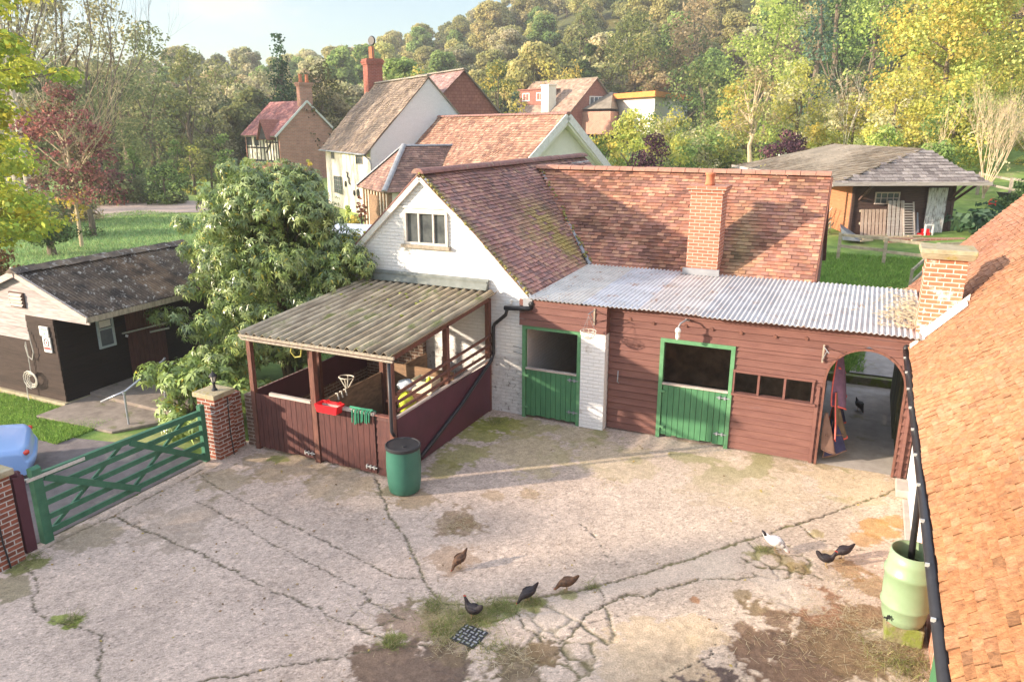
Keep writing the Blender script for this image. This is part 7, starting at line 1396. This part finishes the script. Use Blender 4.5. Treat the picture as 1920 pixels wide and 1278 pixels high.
V, C = cloud(cl, 170, .15, .8, YELL, rs_, up=.8, shell=.15, var=.18); leaf_obj('crown', V, C, M['leaf'], YM)
mb = MB(); mb.tube([(x, y, -.2), (x + .1, y, 3), (x, y + .2, 7), (x, y, 11)], [.26, .22, .15, .05], 10)
for k in range(0, len(cl), 2): c = Vector(cl[k][0]); b = Vector((x, y, max(1.2, c.z - 1.4))); mb.tube([b, b.lerp(c, .5) + Vector((0, 0, .4)), c], [.05, .03, .008], 5, cap=False)
mb.build('trunk', M['bark'], YM)
# glossy tree in front of the shelter: whorls of long leaves
GT_ = root('bay_tree', (-11.7, 13.0, 0), 0, 'large leafy green tree between the dark shed and the horse shelter', 'tree'); rs_ = np.random.RandomState(41)
GL = [(.21, .30, .085), (.28, .37, .11), (.13, .20, .055), (.37, .45, .17), (.09, .14, .045), (.26, .32, .09)]; Vs, Cs = [], []
def whorls(cl, nper, ls, asp, pal, rs_, k=9, yellow=.02):
    pal = np.array(pal)
    for c, r in cl:
        r = np.array(r); n = int(nper * r[0] * r[1]); d = rs_.normal(0, 1, (n, 3)); d /= np.linalg.norm(d, axis=1)[:, None]; P = np.array(c) + d * r * (.25 + .75 * rs_.rand(n, 1) ** .5 + rs_.normal(0, .08, (n, 1)))
        ax = d + np.array([0, 0, .45]); ax /= np.linalg.norm(ax, axis=1)[:, None]; t1 = np.cross(ax, rs_.normal(0, 1, (n, 3))); t1 /= np.linalg.norm(t1, axis=1)[:, None]; t2 = np.cross(ax, t1); base = pal[rs_.randint(0, len(pal), n)]
        for j in range(k):
            a = 2 * math.pi * j / k + rs_.uniform(-.3, .3, (n, 1)); o_ = t1 * np.cos(a) + t2 * np.sin(a); el = rs_.uniform(-.35, .45, (n, 1)); l = o_ + ax * el; l /= np.linalg.norm(l, axis=1)[:, None]; s = np.cross(l, ax); s /= np.linalg.norm(s, axis=1)[:, None]; L_ = ls * rs_.uniform(.7, 1.25, (n, 1)); w_ = L_ * asp
            tip = P + l * L_ - ax * L_ * .12 - np.array([0, 0, .28]) * L_; mid = P + l * L_ * .5 + ax * L_ * .05; Vs.append(np.stack([P, mid + s * w_ * .5, tip, mid - s * w_ * .5], 1)); col = base * (1 + rs_.normal(0, .14, (n, 1))); m = rs_.rand(n) < yellow; col[m] = (.5, .42, .06); Cs.append(col)
cl = []
for k in range(120):
    a = rs_.rand() * 6.28; t = rs_.beta(1.2, 1.1); w_ = math.sqrt(max(.05, 1 - (2 * t - .80) ** 2 / 1.5)) ; q = math.sqrt(rs_.uniform(.1, 1)) * 1.9 * w_; c = rs_.uniform(.34, .66)
    cl.append(((-12.05 + q * math.cos(a), 13.0 + q * math.sin(a) * .8, .9 + 4.1 * t), (c, c, c * .8)))
for (px, py, v) in [(430, 315, 12.6), (470, 330, 12.4), (545, 345, 12.8), (400, 370, 12.3), (590, 430, 13.0), (640, 490, 13.1), (610, 520, 12.6), (660, 470, 13.3), (360, 540, 11.8), (335, 590, 11.6), (300, 590, 11.6), (365, 620, 11.4), (560, 560, 12.4), (520, 590, 11.9), (450, 640, 11.0), (420, 670, 10.9), (385, 660, 11.0), (640, 520, 13.0), (680, 495, 13.35), (395, 600, 11.3), (350, 470, 12.2), (345, 420, 12.6), (600, 395, 13.2)]:
    d = ray(px, py); tt = v / d[1]; p = np.array([0, 0, CAMH]) + d * tt; c = rs_.uniform(.26, .42); cl.append((tuple(p), (c, c, c * .75)))
whorls(cl, 400, .12, .29, GL, rs_, k=8); V = np.concatenate(Vs); C = np.clip(np.concatenate(Cs), .01, 1); leaf_obj('crown', V, C, M['leaf_gloss'], GT_)
mb = MB()
for k in range(5): a = k * 1.26; mb.tube([(-11.9 + .1 * math.cos(a), 13 + .1 * math.sin(a), -.1), (-11.9 + .35 * math.cos(a), 13 + .35 * math.sin(a), 1.6), (-12 + .9 * math.cos(a), 13 + .7 * math.sin(a), 3.6)], [.08, .06, .02], 7)
for c, r in cl[::3]: mb.tube([(-12, 13, max(.8, c[2] - 1.3)), ((c[0] - 12) / 2, (c[1] + 13) / 2, c[2] - .4), c], [.03, .02, .006], 4, cap=False)
mb.build('trunk', M['bark'], GT_)
LR = root('laurel_bush', (-12.0, 10.6, 0), 0, 'low rhododendron-like green bush between the handrail and the lantern pier', 'bush'); Vs, Cs = [], []
cl = [((-12.0 + rs_.normal(0, .45), 10.5 + rs_.normal(0, .35), rs_.uniform(.25, 1.25)), (.34, .34, .28)) for k in range(26)]; whorls(cl, 260, .15, .36, [(.26, .36, .09), (.34, .44, .13), (.20, .29, .07)], rs_); leaf_obj('crown', np.concatenate(Vs), np.clip(np.concatenate(Cs), .01, 1), M['leaf_gloss'], LR)
mb = MB(); [mb.tube([(-12, 10.5, -.1), (c[0], c[1], c[2])], [.03, .01], 5) for c, r in cl[::2]]; mb.build('stem', M['bark'], LR)
rs_ = np.random.RandomState(5); YS = root('yellow_shrub', (-11.0, 14.9, 0), 0, 'bright yellow leaved shrub at the left foot of the white gable roof', 'shrub')
cl = [((-10.75 + rs_.normal(0, .3), 14.6 + rs_.normal(0, .35), rs_.uniform(1.5, 3.5)), (.28, .28, .24)) for k in range(26)]; V, C = cloud(cl, 420, .085, .8, [(.62, .52, .04), (.5, .46, .05), (.34, .38, .07), (.7, .6, .08)], rs_, shell=.2); leaf_obj('crown', V, C, M['leaf'], YS); MB().tube([(-10.9, 14.8, -.1), (-10.8, 14.7, 3)], [.05, .02], 6).build('stem', M['bark'], YS)
# big leaved plants right of the field stable
rs_ = np.random.RandomState(8)
for i, (px, d, lb) in enumerate([(1795, 34.5, 'big dark leafy vegetable plant next to the field stable corner'), (1838, 34.5, 'big dark leafy vegetable plant furthest right of its bed'), (1818, 36, 'big dark leafy vegetable plant at the back of its bed')]):
    x, y = s2d(px, d); z = tz(x, y); cl = [((x + rs_.normal(0, .4), y + rs_.normal(0, .3), z + rs_.uniform(.15, .9)), (.4, .4, .3)) for k in range(12)]; V, C = cloud(cl, 60, .34, .7, [(.07, .15, .07), (.10, .20, .10), (.05, .11, .05), (.16, .25, .15)], rs_, up=.8); leaf_obj('leafy_plant', V, C, M['leaf'], label=lb, cat='plant', group='leafy vegetable bed')
# trees added out of view west of the drive to shade gateway and yard
for i, (t, pp, H, lb) in enumerate([(24, -12.1, 8.2, 'unseen round tree added for shade west of the drive, nearest the timber shed'), (26, -10.2, 9.6, 'unseen round tree added for shade west of the drive, second from the timber shed'), (23, -8.4, 9.2, 'unseen round tree added for shade west of the drive, middle one of the row'), (25, -6.5, 9.6, 'unseen round tree added for shade west of the drive, fourth from the timber shed'), (23, -4.6, 9.0, 'unseen round tree added for shade west of the drive, farthest from the timber shed')]):
    fw = np.array([.7809, .6247]); pr = np.array([.6247, -.7809]); g = fw * (np.dot(fw, (-10.5, 7.5)) - t) + pr * pp; tree('added_shade_tree', g[0], g[1], H, .3, 2.0, MIDG, 'round', n=60, per=200, size=.22, label=lb, seed=500 + i, z=0, cr=.36, group='unseen trees added to shade the yard')
# grass: blades where lawns come close, straw and weeds in the yard
def blades(name, pts, h, wd, pal, rs_, m='blade', lean=.5, **k):
    P = np.asarray(pts); n = len(P); a = rs_.rand(n) * 6.28; s = np.stack([np.cos(a), np.sin(a), 0 * a], 1); l = rs_.normal(0, lean, (n, 3)); l[:, 2] = 1; hh = h * rs_.uniform(.5, 1.3, (n, 1)); V = np.stack([P - s * wd, P + s * wd, P + s * wd * .3 + l * hh, P - s * wd * .3 + l * hh], 1); pal = np.array(pal); C = pal[rs_.randint(0, len(pal), n)] * (1 + rs_.normal(0, .15, (n, 1)))
    return leaf_obj(name, V, np.clip(C, .01, 1), M[m], kind='stuff', **k)
def scatter(n, x0, x1, y0, y1, rs_, ok): 
    P = np.stack([rs_.uniform(x0, x1, n), rs_.uniform(y0, y1, n)], 1); P = P[ok(P[:, 0], P[:, 1])]; return np.column_stack([P, terrain(P[:, 0], P[:, 1])])
rs_ = np.random.RandomState(9); GR = [(.22, .40, .07), (.30, .48, .09), (.36, .50, .12), (.17, .31, .06)]
P = scatter(90000, -2.5, 3.2, 19.2, 30, rs_, lambda x, y: (x < .35) | (y > 23.3)); P[:, 2] += .0; blades('lawn_grass', P, .10, .012, GR, rs_, label='bright green grass strip before the rail fence', cat='grass')
P = scatter(60000, -21, -13.4, 8.0, 9.7, rs_, lambda x, y: (y > 8.35 + .12 * (x + 13.4) * -.1) & (x < -13.8)); blades('lawn_grass', P, .07, .010, GR, rs_, label='green grass in front of the dark shed', cat='grass')
P = scatter(90000, -48, -12, 15, 38, rs_, lambda x, y: ((-x * .75 > y - 32 + 0 * x)) & (np.hypot(x, y) > 18)); blades('meadow_grass', P, .13, .02, [(.26, .42, .15), (.34, .50, .20), (.38, .46, .2), (.20, .32, .10)], rs_, label='rough grass of the far lawn behind the dark shed', cat='grass')
g1 = G(855, 1150)[:2]; pts = []
for (cx, cy, rr_, n) in [(850, 1160, .34, 420), (905, 1150, .26, 420), (945, 1140, .2, 380), (810, 1135, .16, 260), (1000, 1128, .12, 140), (735, 1203, .12, 240), (830, 1185, .2, 300), (1700, 1250, .35, 500), (1430, 1030, .12, 60), (920, 1215, .22, 200), (135, 1163, .1, 160), (930, 790, .28, 260), (55, 1050, .2, 200), (1110, 1100, .1, 80), (420, 852, .15, 120)]:
    g = G(cx, cy)[:2]; q = rs_.normal(0, rr_ * .55, (n, 2)); pts.append(np.column_stack([g + q, np.zeros(n)]))
blades('weeds', np.concatenate(pts), .05, .004, [(.22, .27, .07), (.33, .32, .13), (.44, .38, .20), (.18, .21, .07)], rs_, lean=1.6, label='straggling weeds and dry grass in the yard joints', cat='weeds')
pts = []
for (cx, cy, rr_, n) in [(1690, 1240, .45, 500), (1620, 1180, .5, 350), (1560, 1150, .5, 200), (850, 1190, .3, 260), (960, 1230, .3, 160), (1150, 905, .25, 60), (860, 985, .3, 160), (1480, 1210, .6, 200), (1590, 1080, .4, 160), (700, 1150, .5, 90), (1000, 925, .25, 60)]:
    g = G(cx, cy)[:2]; q = rs_.normal(0, rr_ * .6, (n, 2)); pts.append(np.column_stack([g + q, np.full(n, .006)]))
P = np.concatenate(pts); n = len(P); a = rs_.rand(n) * 6.28; t = np.stack([np.cos(a), np.sin(a), rs_.uniform(-.05, .12, n)], 1) * rs_.uniform(.02, .075, (n, 1)); s = np.stack([-np.sin(a), np.cos(a), 0 * a], 1) * .0022
leaf_obj('straw', np.stack([P - t - s, P + t - s, P + t + s, P - t + s], 1), np.array([(.55, .46, .28), (.42, .34, .19), (.62, .55, .38)])[rs_.randint(0, 3, n)], M['blade'], kind='stuff', label='loose straw scattered over the yard', cat='straw')

rs_ = np.random.RandomState(19); P = scatter(520, -10.4, 1.0, 4.5, 13.5, rs_, lambda x, y: (fbm(x * .8, y * .8) > .5) | (y > 12.2)); P[:, 2] = .008; V = leaf_quads(P, np.tile([0, 0, 1.0], (len(P), 1)), .045, .7, rs_, jitter=.25)
leaf_obj('fallen_leaves', V, np.array([(.42, .28, .08), (.30, .18, .07), (.5, .4, .12), (.22, .15, .08)])[rs_.randint(0, 4, len(P))], M['blade'], kind='stuff', label='small fallen leaves scattered over the yard', cat='fallen leaves')
# ================================================================== AIR
mb = MB(); mb.box(-420, 420, -60, 420, -2.0, 140); hz = mb.build('haze', M['glass'], local=True, kind='stuff', label='pale autumn haze filling the valley', cat='haze')
hm = bpy.data.materials.new('haze_air'); hm.use_nodes = True; t = hm.node_tree; t.nodes.clear(); o_ = N(t, 'ShaderNodeOutputMaterial'); pv = N(t, 'ShaderNodeVolumePrincipled')
pv.inputs['Color'].default_value = (.93, .94, .95, 1); pv.inputs['Density'].default_value = .0007; pv.inputs['Anisotropy'].default_value = .2; t.links.new(pv.outputs[0], o_.inputs['Volume']); hz.data.materials.clear(); hz.data.materials.append(hm)
